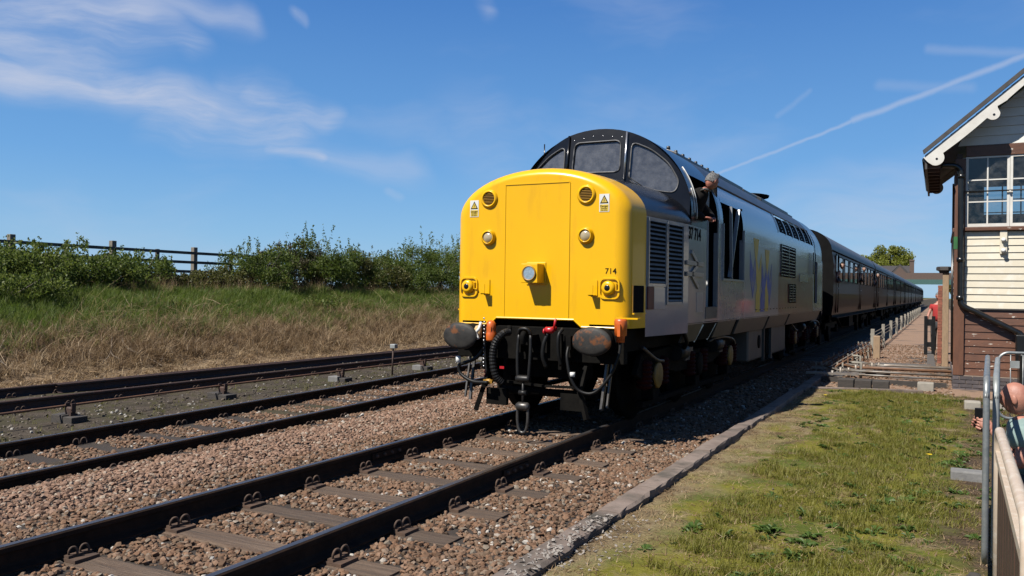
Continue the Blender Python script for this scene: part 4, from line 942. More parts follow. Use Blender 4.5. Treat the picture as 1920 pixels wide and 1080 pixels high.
    MB().prism([(15.6, 1.30), (16.0, 1.30), (16.0, 1.62), (15.8, 1.85), (15.6, 1.62)], 'x', X+.001*sd, X+.003*sd).build('emblem', 'yellow_emblem', LO)
    MB().prism([(16.5, 1.30), (16.85, 1.30), (16.85, 1.72), (16.67, 1.95), (16.5, 1.72)], 'x', X+.001*sd, X+.003*sd).build('emblem', 'yellow_emblem', LO)
    MB().prism([(16.05, 1.30), (16.45, 1.30), (16.45, 1.55), (16.25, 1.75), (16.05, 1.55)], 'x', X+.001*sd, X+.0034*sd).build('emblem', 'blue_emblem', LO)
    # double arrow badge on the cab side
    def ab(p0, p1, h, cut0=0, cut1=0):
        MB().bar((X+.012*sd, p0[0], p0[1]), (X+.012*sd, p1[0], p1[1]), .024, h, up=(0, 0, 1)).build('arrow_badge', 'arrow_silver', LO)
    ab((10.86, 2.035), (11.74, 2.035), .058); ab((10.86, 1.885), (11.74, 1.885), .058)
    ab((11.42, 2.04), (11.10, 2.19), .055); ab((11.42, 2.02), (11.12, 1.90), .050); ab((11.12, 1.875), (11.46, 1.71), .055)
    MB().box(X, X+.004*sd, 11.45, 11.78, 1.36, 1.64).build('data_panel', 'body_grey_light', LO)
    rot = (R(90), 0, R(90)) if sd > 0 else (R(90), 0, R(-90))
    text_mesh('number', '37 714', .225, 'lettering', LO, (X+.003*sd, 11.30, 2.435), rot, .001, sx=1.02, bold=.007)
# insides painted near-black as shade: floor, bulkheads, lining
ins = MB().box(-1.05, 1.05, YF+.3, 11.2, 1.2, 2.45).box(-1.0, 1.0, 11.2, 12.78, 1.2, 2.3).box(-1.28, 1.28, 12.8, 12.86, 1.2, 3.3).box(-.6, .6, 12.9, 25, 1.2, 3.6).box(-1.3, 1.3, 14.5, 14.6, 1.2, 3.1).box(-1.3, 1.3, 12.86, 25, 1.15, 1.4)
ins.build('interior', 'interior_dark', LO)
MB().box(-1.05, 1.05, 11.25, 11.45, 2.3, 2.78).build('control_desk', 'interior_dark', LO)

# underframe
MB().box(-1.09, 1.09, YF+.1, YE-.1, .92, 1.18).build('underframe', 'black_dirty', LO)
for flip_ in (False, True):
    fx = (lambda m: flip(m)) if flip_ else (lambda m: m)
    fx(MB().box(-1.12, 1.12, YF+.03, YF+.16, .78, 1.19)).build('buffer_beam', 'black_dirty', LO, bevel=.01)
    for sx in (-1, 1):
        bx = .865*sx
        sh = fx(MB().lathe([(.15, .40), (.15, .30), (.125, .28), (.115, .10), (.09, .10), (.09, .05)], (bx, 8.74, 1.06), 'y', 24)).build('buffer', 'black_dirty', LO)
        fx(MB().lathe([(0, .0), (.10, .004), (.18, .012), (.232, .03), (.238, .045), (.225, .06), (.05, .075)], (bx, 8.715, 1.06), 'y', 40, 1.0, .70)).build('buffer_head', 'buffer_face', sh)
        if sx == 1 or True:
            fx(MB().box(bx-.17, bx+.17, YF+.0, YF+.05, .9, 1.24)).build('buffer_pad', 'black_dirty', sh)

# pipes, couplings and hoses at the front
def part(m, name, mat, par=None): return m.build(name, mat, par or LO)
pm('coupling_black', (0.008, 0.008, 0.008), (0.016, 0.015, 0.014), 10, .45, spec=.25); pm('coupling_steel', (0.14, 0.13, 0.12), (0.07, 0.065, 0.06), 10, .4, metal=.6); pm('canvas_tan', (0.62, 0.43, 0.20), (0.5, 0.35, 0.18), 10, .8)
hk = part(MB().box(-.05, .05, 8.86, 9.12, .98, 1.10).box(-.16, .16, YF-.02, YF+.05, .88, 1.18), 'drawhook', 'black_dirty')
MB().tube(spline([(0, 8.9, 1.10), (0, 8.80, 1.13), (0, 8.74, 1.08), (0, 8.76, .99)], 4), .035, 8).build('hook', 'black_dirty', hk)
cp = part(MB().tube(spline([(-.075, 8.80, 1.12), (-.085, 8.78, .90), (-.075, 8.77, .66), (-.07, 8.77, .60)], 3), .02, 8).tube(spline([(.075, 8.80, 1.12), (.085, 8.78, .90), (.075, 8.77, .66), (.07, 8.77, .60)], 3), .02, 8).tube(spline([(-.08, 8.80, 1.10), (-.05, 8.77, 1.17), (.05, 8.77, 1.17), (.08, 8.80, 1.10)], 3), .02, 8), 'screw_coupling', 'coupling_black')
MB().lathe([(.035, -.09), (.045, -.06), (.045, .06), (.035, .09)], (.0, 8.77, .585), 'x', 12).cyl((0, 8.77, .585), (0, 8.77, .20), .016, n=8).lathe([(.03, -.05), (.03, .05)], (0, 8.77, .42), 'x', 10).build('screw', 'coupling_black', cp)
MB().lathe([(.03, -.085), (.05, -.06), (.05, .06), (.03, .085)], (.0, 8.77, .26), 'x', 12).tube(spline([(-.065, 8.77, .27), (-.068, 8.77, .10), (-.045, 8.77, -.02), (0, 8.77, -.05), (.045, 8.77, -.02), (.068, 8.77, .10), (.065, 8.77, .27)], 4), .019, 8).build('link', 'coupling_steel', cp)
# ribbed vacuum hose
hp = spline([(-.30, 8.98, 1.12), (-.34, 8.88, 1.10), (-.42, 8.84, .98), (-.45, 8.84, .80), (-.42, 8.86, .60), (-.36, 8.92, .50)], 10)
part(MB().tube(hp, [.042+.006*(i % 2) for i in range(len(hp))], 12, smooth=False), 'vacuum_hose', 'black_rubber')
part(MB().cyl((-.30, 8.98, 1.10), (-.30, 8.98, 1.20), .03, n=10), 'hose_stand', 'black_dirty')
# orange jumper sockets
def jumper(x, z, sc=1.0):
    j = part(MB().lathe([(.062*sc, 0), (.07*sc, .02), (.07*sc, .10), (.055*sc, .13), (.06*sc, .15), (.06*sc, .22), (.035*sc, .25), (0, .26)], (x, 8.96, z), 'z', 16).box(x-.03, x+.03, 8.9, 8.93, z+.05, z+.18), 'jumper_socket', 'orange')
    return j
j1 = jumper(-.545, 1.0); 
j2 = part(MB().lathe([(.045, -.02), (.05, .05), (.07, .06), (.075, .22), (.065, .25), (.0, .25)], (1.13, 8.98, 1.07), 'z', 16).box(1.12, 1.155, 8.89, 8.93, 1.12, 1.26), 'jumper_socket', 'orange')
MB().box(1.07, 1.33, 8.98, YF+.03, 1.315, 1.33).build('socket_hood', 'yellow', j2)
part(MB().tube(spline([(1.13, 8.98, 1.05), (1.12, 8.95, .9), (1.04, 8.92, .68), (.86, 8.88, .47), (.68, 8.86, .48), (.58, 8.84, .62), (.52, 8.86, .85), (.51, 8.92, .98)], 6), .019, 8), 'jumper_cable', 'black_rubber')
part(MB().tube(spline([(-.60, 8.95, .98), (-.70, 8.90, .80), (-.88, 8.9, .72), (-.96, 8.9, .68), (-.93, 8.9, .58), (-.75, 8.88, .50), (-.52, 8.86, .50)], 6), .022, 8), 'jumper_cable', 'black_rubber')
part(MB().cyl((-.96, 8.88, .72), (-.96, 8.88, .80), .032, n=10), 'cable_collar', 'white_paint')
part(MB().cyl((.60, 8.84, .64), (.60, 8.84, .69), .03, n=10), 'cable_collar', 'white_paint')
part(MB().lathe([(.0, -.03), (.03, -.02), (.035, .02), (.02, .05), (0, .06)], (-.545, 8.9, .51), 'x', 10).box(-.60, -.48, 8.88, 8.92, .49, .53), 'pipe_cock', 'yellow_dull')
part(MB().tube(spline([(-.58, 8.97, 1.15), (-.60, 8.9, 1.05), (-.58, 8.88, .85), (-.55, 8.88, .6)], 5), .017, 8), 'control_pipe', 'black_rubber')
wh = part(MB().lathe([(.04, -.02), (.05, .0), (.05, .09), (.03, .13), (0, .14)], (-.74, 8.98, 1.05), 'z', 12), 'heating_connector', 'canvas_tan')
part(MB().tube(spline([(-.67, 8.93, 1.23), (-.68, 8.9, 1.15), (-.72, 8.9, 1.10), (-.69, 8.9, 1.02)], 4), .02, 8), 'connector_strap', 'white_paint')
for k in range(14): MB().lathe([(.009, -.012), (.012, 0), (.009, .012)], (-.60+.004*(k % 2), 8.88, 1.28-.045*k), 'z', 6).build('chain_link', 'steel', LO)
rc = part(MB().tube(spline([(.30, 9.0, 1.18), (.29, 8.92, 1.17), (.26, 8.88, 1.15)], 3), .032, 8).lathe([(.02, -.06), (.04, -.04), (.04, .04), (.02, .06)], (.28, 8.88, 1.165), 'x', 10).tube([(.33, 8.9, 1.17), (.36, 8.88, 1.30)], .014, 6).lathe([(.035, -.01), (.035, .01)], (.23, 8.86, 1.15), 'x', 10), 'brake_cock', 'red_paint')
part(MB().tube(spline([(.26, 8.89, 1.13), (.22, 8.86, 1.0), (.21, 8.86, .85), (.24, 8.9, .72)], 5), .026, 8), 'brake_hose', 'black_rubber')
part(MB().tube(spline([(.42, 8.95, 1.18), (.40, 8.88, 1.1), (.40, 8.88, .9), (.42, 8.92, .75)], 5), .022, 8), 'brake_hose', 'black_rubber')
part(MB().box(.37, .41, 8.95, 9.0, .70, 1.12).box(-.20, -.13, 8.95, 9.02, .88, 1.15).box(.44, .52, 8.96, 9.02, .85, 1.1), 'pipe_bracket', 'black_dirty')
part(MB().box(-.36, -.30, 8.85, 8.856, .68, .71), 'gauge_tag', 'red_paint')
part(MB().bar((.15, 8.98, .49), (.62, 8.98, .50), .03, .03).bar((-.4, 9.0, .52), (.15, 9.0, .49), .03, .03), 'tie_bar', 'black_dirty')
# guard irons and remains of the plough brackets
for sx in (-1, 1):
    part(MB().bar((.62*sx, 9.25, .80), (.64*sx, 8.98, .45), .05, .07).bar((.64*sx, 8.98, .46), (.74*sx, 8.95, .14), .06, .05).box(.50*sx-.12, .50*sx+.16, 9.0, 9.06, .22, .42), 'guard_iron', 'black_dirty')
    part(MB().bar((.9*sx, 9.2, .85), (.88*sx, 9.05, .25), .03, .04).bar((.96*sx, 9.2, .85), (.95*sx, 9.05, .28), .02, .03), 'sand_pipe', 'coupling_steel')
part(MB().cyl((-.65, 9.5, .35), (.65, 9.5, .35), .05, n=8).box(-.55, .55, 9.4, 9.6, .55, .75), 'bogie_stay', 'black_dirty')

# bogies: three axles each
def bogie(yc):
    bg = MB()
    for sx in (-1, 1):
        x = 1.06*sx
        prof = [(-2.75, .62), (-2.55, .86), (-1.2, .90), (-.9, .78), (.9, .78), (1.2, .90), (2.55, .86), (2.75, .62), (2.55, .55), (1.5, .60), (1.0, .52), (-1.0, .52), (-1.5, .60), (-2.55, .55)]
        bg.prism([(yc+a, b) for a, b in prof], 'x', x-.035, x+.035)
    bg.box(-1.0, 1.0, yc-1.3, yc-.8, .6, .85).box(-1.0, 1.0, yc+.8, yc+1.3, .6, .85)
    bo = bg.build('bogie', 'black_dirty', LO, bevel=.01)
    for dy in (-2.06, 0, 2.06):
        y = yc+dy
        for sx in (-1, 1):
            MB().lathe([(.0, -.07), (.2, -.07), (.24, -.045), (.46, -.04), (.50, -.065), (.565, -.065), (.572, .05), (.60, .065), (.60, .075), (.48, .075), (.2, .075), (0, .075)], (.7525*sx-.02*sx, y, .571), 'x', 36).build('wheel', 'black_dirty', bo)
            MB().box(1.03*sx-.12, 1.03*sx+.12, y-.17, y+.17, .42, .72).build('axle_box', 'black_dirty', bo, bevel=.02)
            xo = 1.155*sx
            MB().lathe([(.17, -.03*sx), (.17, .012*sx), (.155, .02*sx), (.05, .022*sx), (.0, .03*sx)], (xo, y, .571), 'x', 24).build('axle_cover', 'axle_yellow' if dy else 'black_dirty', bo)
            for d2 in (-.36, .36):
                if abs(dy+d2) > 2.2 and False: continue
                pr = [(.0, 0)]+[(.085+.022*(k % 2), .03+k*.028) for k in range(13)]+[(0, .40)]
                MB().lathe(pr, (1.09*sx, y+d2, .40), 'z', 14, smooth=False).build('spring', 'red_spring', bo)
        MB().cyl((-.7, y, .571), (.7, y, .571), .09, n=12).build('axle', 'black_dirty', bo)
    for sx in (-1, 1):
        for dy in (-1.03, 1.03):
            MB().cyl((1.13*sx, yc+dy-.22, .80), (1.13*sx, yc+dy+.22, .80), .11, n=16).build('brake_cylinder', 'black_rubber', bo)
            MB().box(1.10*sx-.02, 1.10*sx+.03, yc+dy+.35, yc+dy+.75, .66, .84).build('equipment_plate', 'tank_beige', bo)
        MB().tube(spline([(1.12*sx, yc-2.6, .95), (1.17*sx, yc-2.2, .78), (1.17*sx, yc-1.9, .74)], 4), .022, 8).build('brake_pipe', 'coupling_steel', bo)
        MB().tube(spline([(1.14*sx, yc+.6, .88), (1.17*sx, yc+1.3, .92), (1.17*sx, yc+2.2, .84), (1.15*sx, yc+2.5, .65)], 4), .022, 8).build('brake_pipe', 'coupling_steel', bo)
        MB().box(1.0*sx-.05, 1.0*sx+.05, yc-2.35, yc+2.35, .18, .24).build('brake_beam', 'black_dirty', bo)
        for dy in (-2.06, 0, 2.06):
            MB().box(1.05*sx-.08, 1.05*sx+.08, yc+dy-.12, yc+dy+.12, .26, .42).build('keeper_plate', 'black_dirty', bo, bevel=.01)
bogie(12.40); bogie(2*YC-12.40)
# tanks and boxes between the bogies
for sd in (1, -1):
    X = 1.2*sd
    part(MB().box(X-.5*sd, X, 15.75, 17.1, .36, 1.1), 'fuel_tank', 'tank_beige').modifiers.new('b', 'BEVEL').width = .03
    part(MB().lathe([(.13, -.01*sd), (.13, .015*sd), (.10, .02*sd), (0, .02*sd)], (X, 16.75, .70), 'x', 20), 'tank_filler', 'black_dirty')
    part(MB().box(X-.5*sd, X-.06*sd, 17.2, 17.9, .3, 1.05), 'battery_box', 'black_dirty').modifiers.new('b', 'BEVEL').width = .02
    part(MB().box(X-.5*sd, X, 18.05, 19.9, .36, 1.1), 'fuel_tank', 'tank_beige').modifiers.new('b', 'BEVEL').width = .03
    for yy in (17.15, 17.95, 18.0): part(MB().bar((X+.01*sd, yy, .3), (X+.01*sd, yy, 1.05), .05, .05), 'tank_strap', 'skirt_dark')
# conduit hanging below the nose side, air pipes
part(MB().tube(spline([(1.3, 10.95, 1.12), (1.32, 11.0, 1.05), (1.30, 11.15, .95), (1.2, 11.35, .85)], 5), .03, 8), 'air_pipe', 'black_rubber')
# ------------------------------------------------------------------ coaches
CX = 1.375; CLEN = 19.65
def coach_profile():
    pts = [(CX-.05, 1.02), (CX-.01, 1.35), (CX, 1.75), (CX, 2.3), (CX-.015, 2.75), (CX-.06, 3.05)]
    roofp = []
    for i in range(0, 13):
        t = math.pi/2*i/12; roofp.append(((CX-.06)*math.cos(t)**.8 if i < 12 else 0, 3.06+.76*math.sin(t)**1.0))
    return pts, roofp
def make_coach():
    Q = thing('passenger_coach', (0, 0, 0), 'coach', 'passenger coach', 'coaches of the train')
    side, rp = coach_profile(); y0, y1 = .0, CLEN
    doors = [(.75, 1.4), (9.55, 10.2), (18.2, 18.85)]
    wins = [(1.75+k*1.93, 1.75+k*1.93+1.22) for k in range(4)]+[(10.55+k*1.93, 10.55+k*1.93+1.22) for k in range(4)]
    WZ = (2.13, 2.95)
    def sidex(z): return np.interp(z, [p_[1] for p_ in side], [p_[0] for p_ in side])
    for sd in (1, -1):
        holes = [(a, b) for a, b in wins]+[(a+.12, b-.12) for a, b in doors]
        holes.sort(); ys_ = sorted(set([y0, y1]+[v for h in holes for v in h])); zs_ = [1.02, 1.35, 1.75, WZ[0], 2.5, 2.75, WZ[1], 3.06]
        m = MB()
        for i in range(len(ys_)-1):
            ym = (ys_[i]+ys_[i+1])/2; h = any(a < ym < b for a, b in holes)
            for k in range(len(zs_)-1):
                if h and WZ[0] <= zs_[k] < WZ[1]: continue
                m.add([(sd*sidex(zs_[k]), ys_[i], zs_[k]), (sd*sidex(zs_[k]), ys_[i+1], zs_[k]), (sd*sidex(zs_[k+1]), ys_[i+1], zs_[k+1]), (sd*sidex(zs_[k+1]), ys_[i], zs_[k+1])], [(0, 1, 2, 3)], True)
        m.build('body_side', 'maroon', Q)
        for (a, b) in wins:
            x = sd*(sidex(2.5)-.02)
            f_ = MB().box(x-.015, x+.015, a, b, WZ[0], WZ[0]+.03).box(x-.015, x+.015, a, b, WZ[1]-.03, WZ[1]).box(x-.015, x+.015, a, a+.03, WZ[0]+.03, WZ[1]-.03).box(x-.015, x+.015, b-.03, b, WZ[0]+.03, WZ[1]-.03).box(x-.013, x+.013, a+.03, b-.03, 2.70, 2.725).build('window', 'coach_black', Q)
            MB().box(x-.008, x+.004, a+.01, b-.01, WZ[0]+.01, WZ[1]-.01).build('pane', 'coach_glass', f_)
        for (a, b) in doors:
            x = sd*(sidex(2.4)-.015)
            d_ = MB().box(x-.01, x+.026, a-.012, a, 1.08, 3.0).box(x-.01, x+.026, b, b+.012, 1.08, 3.0).build('door', 'coach_black', Q)
            MB().box(x-.01, x+.004, a+.12, b-.12, WZ[0], WZ[1]).build('pane', 'coach_glass', d_)
            MB().box(x+.01, x+.045*1, b-.14, b-.05, 1.86, 1.90).build('handle', 'steel', d_)
        MB().bar((sd*1.3, .1, 1.0), (sd*1.3, CLEN-.1, 1.0), .05, .10).build('solebar', 'coach_black', Q)
        MB().bar((sd*1.40, .3, .93), (sd*1.40, CLEN-.3, .93), .12, .035).build('footboard', 'coach_black', Q)
        MB().tube([(sd*(CX-.045), 0, 3.07), (sd*(CX-.045), CLEN, 3.07)], .022, 6).build('gutter', 'coach_black', Q)
    full = rp+[(-x, z) for x, z in rp[::-1][1:]]
    MB().loft([[(x, y, z) for x, z in full] for y in (-.02, CLEN+.02)], smooth=True).build('roof', 'coach_roof', Q)
    for k in range(7):
        MB().lathe([(.09, 0), (.11, .04), (.09, .09), (0, .10)], (.35 if k % 2 else -.35, 1.6+k*2.7, 3.76), 'z', 10).build('roof_vent', 'coach_roof', Q)
    for k, y in ((0, 0), (1, CLEN)):
        endp = [(x, z) for x, z in side]+full+[(-x, z) for x, z in side[::-1]]
        MB().add([(x, y, z) for x, z in endp], [tuple(range(len(endp)))]).build('end', 'coach_black', Q)
        s = -1 if k == 0 else 1
        MB().box(-.5, .5, min(y, y+s*.28), max(y, y+s*.28), 1.1, 3.2).box(-.62, .62, min(y, y+s*.06), max(y, y+s*.06), 1.05, 3.3).build('gangway', 'black_rubber', Q, bevel=.03)
        for sx in (-1, 1): MB().lathe([(.08, 0), (.08, s*.25), (.2, s*.27), (.2, s*.30), (0, s*.31)], (.865*sx, y, 1.06), 'y', 14).build('buffer', 'coach_black', Q)
    # underframe gear and bogies
    for sd in (1, -1):
        MB().box(sd*.7, sd*1.2, 7.2, 8.7, .45, .95).build('battery_box', 'coach_black', Q, bevel=.02)
        MB().box(sd*.6, sd*1.15, 11.2, 11.9, .5, .95).build('dynamo_box', 'coach_black', Q, bevel=.02)
        MB().bar((sd*.9, 5.3, .92), (sd*.9, 7.2, .42), .06, .06).bar((sd*.9, 7.2, .42), (sd*.9, 12.4, .42), .06, .06).bar((sd*.9, 12.4, .42), (sd*.9, 14.3, .92), .06, .06).build('truss', 'coach_black', Q)
    for yc in (2.75, CLEN-2.75):
        b = MB().box(-1.02, -.92, yc-1.75, yc+1.75, .5, .72).box(.92, 1.02, yc-1.75, yc+1.75, .5, .72).box(-1, 1, yc-.3, yc+.3, .5, .8).build('bogie', 'coach_black', Q, bevel=.02)
        for dy in (-1.3, 1.3):
            MB().cyl((-.7, yc+dy, .457), (.7, yc+dy, .457), .08, n=10).build('axle', 'coach_black', b)
            for sx in (-1, 1):
                MB().lathe([(0, -.06), (.40, -.06), (.457, -.06), (.457, .05), (.48, .06), (.48, .07), (0, .07)], (.74*sx, yc+dy, .457), 'x', 24).build('wheel', 'coach_black', b)
                MB().box(.97*sx-.1, .97*sx+.12, yc+dy-.13, yc+dy+.13, .35, .62).build('axle_box', 'coach_black', b, bevel=.02)
    return Q
Q0 = make_coach(); PITCH = 20.25
nth = ['maroon coach coupled directly behind the grey locomotive', 'second maroon coach behind the locomotive', 'third maroon coach behind the locomotive', 'fourth maroon coach behind the locomotive',
       'fifth maroon coach behind the locomotive', 'sixth maroon coach behind the locomotive, far along the train', 'seventh maroon coach behind the locomotive, second from the far end', 'farthest maroon coach, at the tail of the train']
for k in range(8):
    q = Q0 if k == 0 else copy_tree(Q0)
    q.location = (0, 27.93+k*PITCH, 0); q['label'] = nth[k]

# ------------------------------------------------------------------ signal box
SBX, SBY, SBR, SBB = 4.60, 18.15, 8.30, 22.2
SB = thing('signal_box', (SBX, SBY, -.18), 'wooden signal box with cream upper boards and brown lower boards on bricks', 'signal box')
def P(m, name, mat, par=SB, bev=0.0, lab=None):
    o = m.build(name, mat, par, bevel=bev)
    if lab: o['label'] = lab
    return o
# brick plinth
base = P(MB().box(SBX+.015, SBR-.015, SBY+.015, SBB-.015, -.25, .13), 'plinth', 'mortar')
bk = MB().box(-.106, .106, -.05, .05, -.032, .032).build('brick_tmp', 'brick_blue', bevel=0); bkd = bk.data; bpy.data.objects.remove(bk)
o3 = root_loc(SB)
for c in range(4):
    z = -.18+.037+c*.076; off = .1125*(c % 2); x = SBX+.11-off*.0
    xx = SBX+.106+(0 if c % 2 else -.0)
    n_ = 16
    for k in range(n_):
        xb = SBX+.108+k*.2245+(.112 if c % 2 else 0)
        if xb > SBR-.05: continue
        inst(bkd, 'brick', base, (xb-o3.x, SBY+.045-o3.y, z-o3.z), (0, 0, 0))
    if c % 2: inst(bkd, 'brick', base, (SBX+.051-o3.x, SBY+.045-o3.y, z-o3.z), (0, 0, 0), (.46, 1, 1))
    for k in range(17):
        yb = SBY+.21+k*.2245+(.112 if c % 2 else 0)
        if yb > SBB-.1: continue
        inst(bkd, 'brick', base, (SBX+.045-o3.x, yb-o3.y, z-o3.z), (0, 0, R(90)))
# corner posts and core walls
P(MB().box(SBX, SBX+.18, SBY, SBY+.18, .13, 4.30), 'corner_post', 'brown_post', bev=.006)
P(MB().box(SBX, SBX+.16, SBB-.16, SBB, .13, 4.30), 'corner_post', 'brown_post', bev=.006)
P(MB().box(SBR-.16, SBR, SBY, SBY+.16, .13, 4.30), 'corner_post', 'brown_post', bev=.006)
P(MB().box(SBX+.06, SBR-.06, SBY+.08, SBY+.12, .13, 2.92), 'wall_core', 'brown_post'); P(MB().box(SBX+.08, SBX+.12, SBY+.12, SBB-.1, .13, 2.92), 'wall_core', 'brown_post')
P(MB().box(SBX+.06, SBR-.06, SBB-.12, SBB-.06, .13, 2.92), 'wall_core', 'brown_post'); P(MB().box(SBR-.12, SBR-.06, SBY+.12, SBB-.12, .13, 4.3), 'wall_core', 'brown_post')
def plank_front(z, h, mat, tilt=.016):
    m = MB().add([(SBX+.182, SBY+.045, z), (SBR-.162, SBY+.045, z), (SBR-.162, SBY+.045+tilt, z+h), (SBX+.182, SBY+.045+tilt, z+h), (SBX+.182, SBY+.08, z), (SBR-.162, SBY+.08, z), (SBR-.162, SBY+.08, z+h), (SBX+.182, SBY+.08, z+h)],
                 [(0, 1, 2, 3), (0, 4, 5, 1), (3, 2, 6, 7), (0, 3, 7, 4), (1, 5, 6, 2)])
    return P(m, 'plank', mat)
def plank_side(z, h, mat, tilt=.016):
    m = MB().add([(SBX+.04, SBY+.182, z), (SBX+.04, SBB-.162, z), (SBX+.04+tilt, SBB-.162, z+h), (SBX+.04+tilt, SBY+.182, z+h), (SBX+.08, SBY+.182, z), (SBX+.08, SBB-.162, z), (SBX+.08, SBB-.162, z+h), (SBX+.08, SBY+.182, z+h)],
                 [(0, 1, 2, 3), (0, 4, 5, 1), (3, 2, 6, 7), (0, 3, 7, 4), (1, 5, 6, 2)])
    return P(m, 'plank', mat)
for k in range(9): plank_front(.135+k*.140, .134, 'brown_paint'); plank_side(.135+k*.140, .134, 'brown_paint')
for k in range(11): plank_front(1.425+k*.1335, .1275, 'cream_paint'); plank_side(1.425+k*.1335, .1275, 'cream_paint')
P(MB().box(SBX+.182, SBR-.162, SBY+.02, SBY+.08, 1.398, 1.423), 'drip_board', 'slate'); P(MB().box(SBX+.02, SBX+.08, SBY+.182, SBB-.162, 1.398, 1.423), 'drip_board', 'slate')
P(MB().box(SBX+.17, SBR-.15, SBY-.03, SBY+.14, 2.905, 2.975), 'window_sill', 'brown_paint', bev=.008); P(MB().box(SBX-.03, SBX+.14, SBY+.17, SBB-.15, 2.905, 2.975), 'window_sill', 'brown_paint', bev=.008)
P(MB().box(SBX+.182, SBR-.162, SBY+.03, SBY+.13, 4.335, 4.545), 'lintel', 'brown_paint', bev=.006); P(MB().box(SBX+.03, SBX+.13, SBY+.182, SBB-.162, 4.20, 4.42), 'lintel', 'brown_paint')
P(MB().box(SBX+.06, SBR-.06, SBB-.12, SBB-.06, 4.2, 4.5), 'lintel', 'brown_paint')
# windows with glazing bars
def window_front(x0, x1, z0, z1, rows, cols, y):
    f = MB().box(x0, x0+.045, y, y+.05, z0, z1).box(x1-.045, x1, y, y+.05, z0, z1).box(x0+.045, x1-.045, y, y+.05, z1-.03, z1).box(x0+.045, x1-.045, y, y+.05, z0, z0+.06)
    w = P(f, 'window', 'white_wood')
    iw = (x1-x0-.09); ih = (z1-z0-.09)
    for c in range(1, cols): xx = x0+.045+iw*c/cols; P(MB().box(xx-.0125, xx+.0125, y+.006, y+.04, z0+.06, z1-.03), 'glazing_bar', 'white_wood', w)
    for r in range(1, rows): zz = z0+.06+ih*r/rows; P(MB().box(x0+.045, x1-.045, y+.009, y+.037, zz-.012, zz+.012), 'glazing_bar', 'white_wood', w)
    for c in range(cols):
        for r in range(rows):
            xa = x0+.047+iw*c/cols; za = z0+.062+ih*r/rows
            P(MB().box(xa, xa+iw/cols-.004, y+.020, y+.024, za, za+ih/rows-.004), 'pane', 'pane', w)
xw = SBX+.185
for k in range(4): window_front(xw+k*.735, xw+k*.735+.73, 2.985, 4.33, 3, 2, SBY+.05)
P(MB().cyl((xw-.03, SBY+.01, 3.66), (SBR-.2, SBY+.01, 3.66), .014, n=8), 'safety_bar', 'pipe_black')
for k in range(4): P(MB().lathe([(.02, -.03), (.02, .04)], (xw+.735*(k+1)-.003, SBY+.02, 3.64), 'y', 8), 'bar_clip', 'white_wood')
def window_side(y0, y1, z0, z1, rows, cols, x):
    f = MB().box(x, x+.05, y0, y0+.045, z0, z1).box(x, x+.05, y1-.045, y1, z0, z1).box(x, x+.05, y0+.045, y1-.045, z1-.03, z1).box(x, x+.05, y0+.045, y1-.045, z0, z0+.06)
    w = P(f, 'window', 'white_wood'); iw = (y1-y0-.09); ih = (z1-z0-.09)
    for c in range(1, cols): yy = y0+.045+iw*c/cols; P(MB().box(x+.006, x+.04, yy-.0125, yy+.0125, z0+.06, z1-.03), 'glazing_bar', 'white_wood', w)
    for r in range(1, rows): zz = z0+.06+ih*r/rows; P(MB().box(x+.009, x+.037, y0+.045, y1-.045, zz-.012, zz+.012), 'glazing_bar', 'white_wood', w)
    for c in range(cols):
        for r in range(rows):
            ya = y0+.047+iw*c/cols; za = z0+.062+ih*r/rows
            P(MB().box(x+.020, x+.024, ya, ya+iw/cols-.004, za, za+ih/rows-.004), 'pane', 'pane', w)
for k in range(4): window_side(SBY+.19+k*.90, SBY+.19+k*.90+.89, 2.985, 4.20, 3, 2, SBX+.05)
# back wall with windows letting the sky show through
bw = MB()
for a, b in ((SBX+.16, 5.25), (6.35, 6.7), (7.8, SBR-.12)): bw.box(a, b, SBB-.11, SBB-.07, 2.92, 4.2)
P(bw, 'back_wall', 'brown_post')
for a, b in ((5.25, 6.35), (6.7, 7.8)):
    f = MB().box(a, b, SBB-.1, SBB-.08, 2.92, 3.0)
    for t in range(1, 3): f.box(a+(b-a)*t/3-.014, a+(b-a)*t/3+.014, SBB-.1, SBB-.08, 3.0, 4.2)
    for t in (3.3, 3.6, 3.9): f.box(a, b, SBB-.098, SBB-.082, t-.012, t+.012)
    P(f, 'back_window', 'white_wood')
P(MB().box(SBX+.13, SBR-.13, SBY+.13, SBB-.13, 2.80, 2.88), 'floor', 'interior_dark'); P(MB().box(SBX+.13, SBR-.13, SBY+.13, SBB-.13, 4.30, 4.33), 'ceiling', 'gable_white')
bl = P(MB().tube(spline([(4.86, SBY+.42, 3.42), (4.93, SBY+.42, 3.30), (5.05, SBY+.42, 3.16), (5.16, SBY+.42, 3.10)], 4), [.07]*4+[.085]*5+[.08]*4, 10), 'chair_back', 'teal')
P(MB().box(4.95, 5.10, SBY+.5, SBY+.6, 2.9, 3.7), 'block_shelf', 'interior_dark')
P(MB().box(5.15, 6.6, SBY+1.6, SBY+1.7, 2.9, 3.35), 'lever_frame', 'interior_dark')
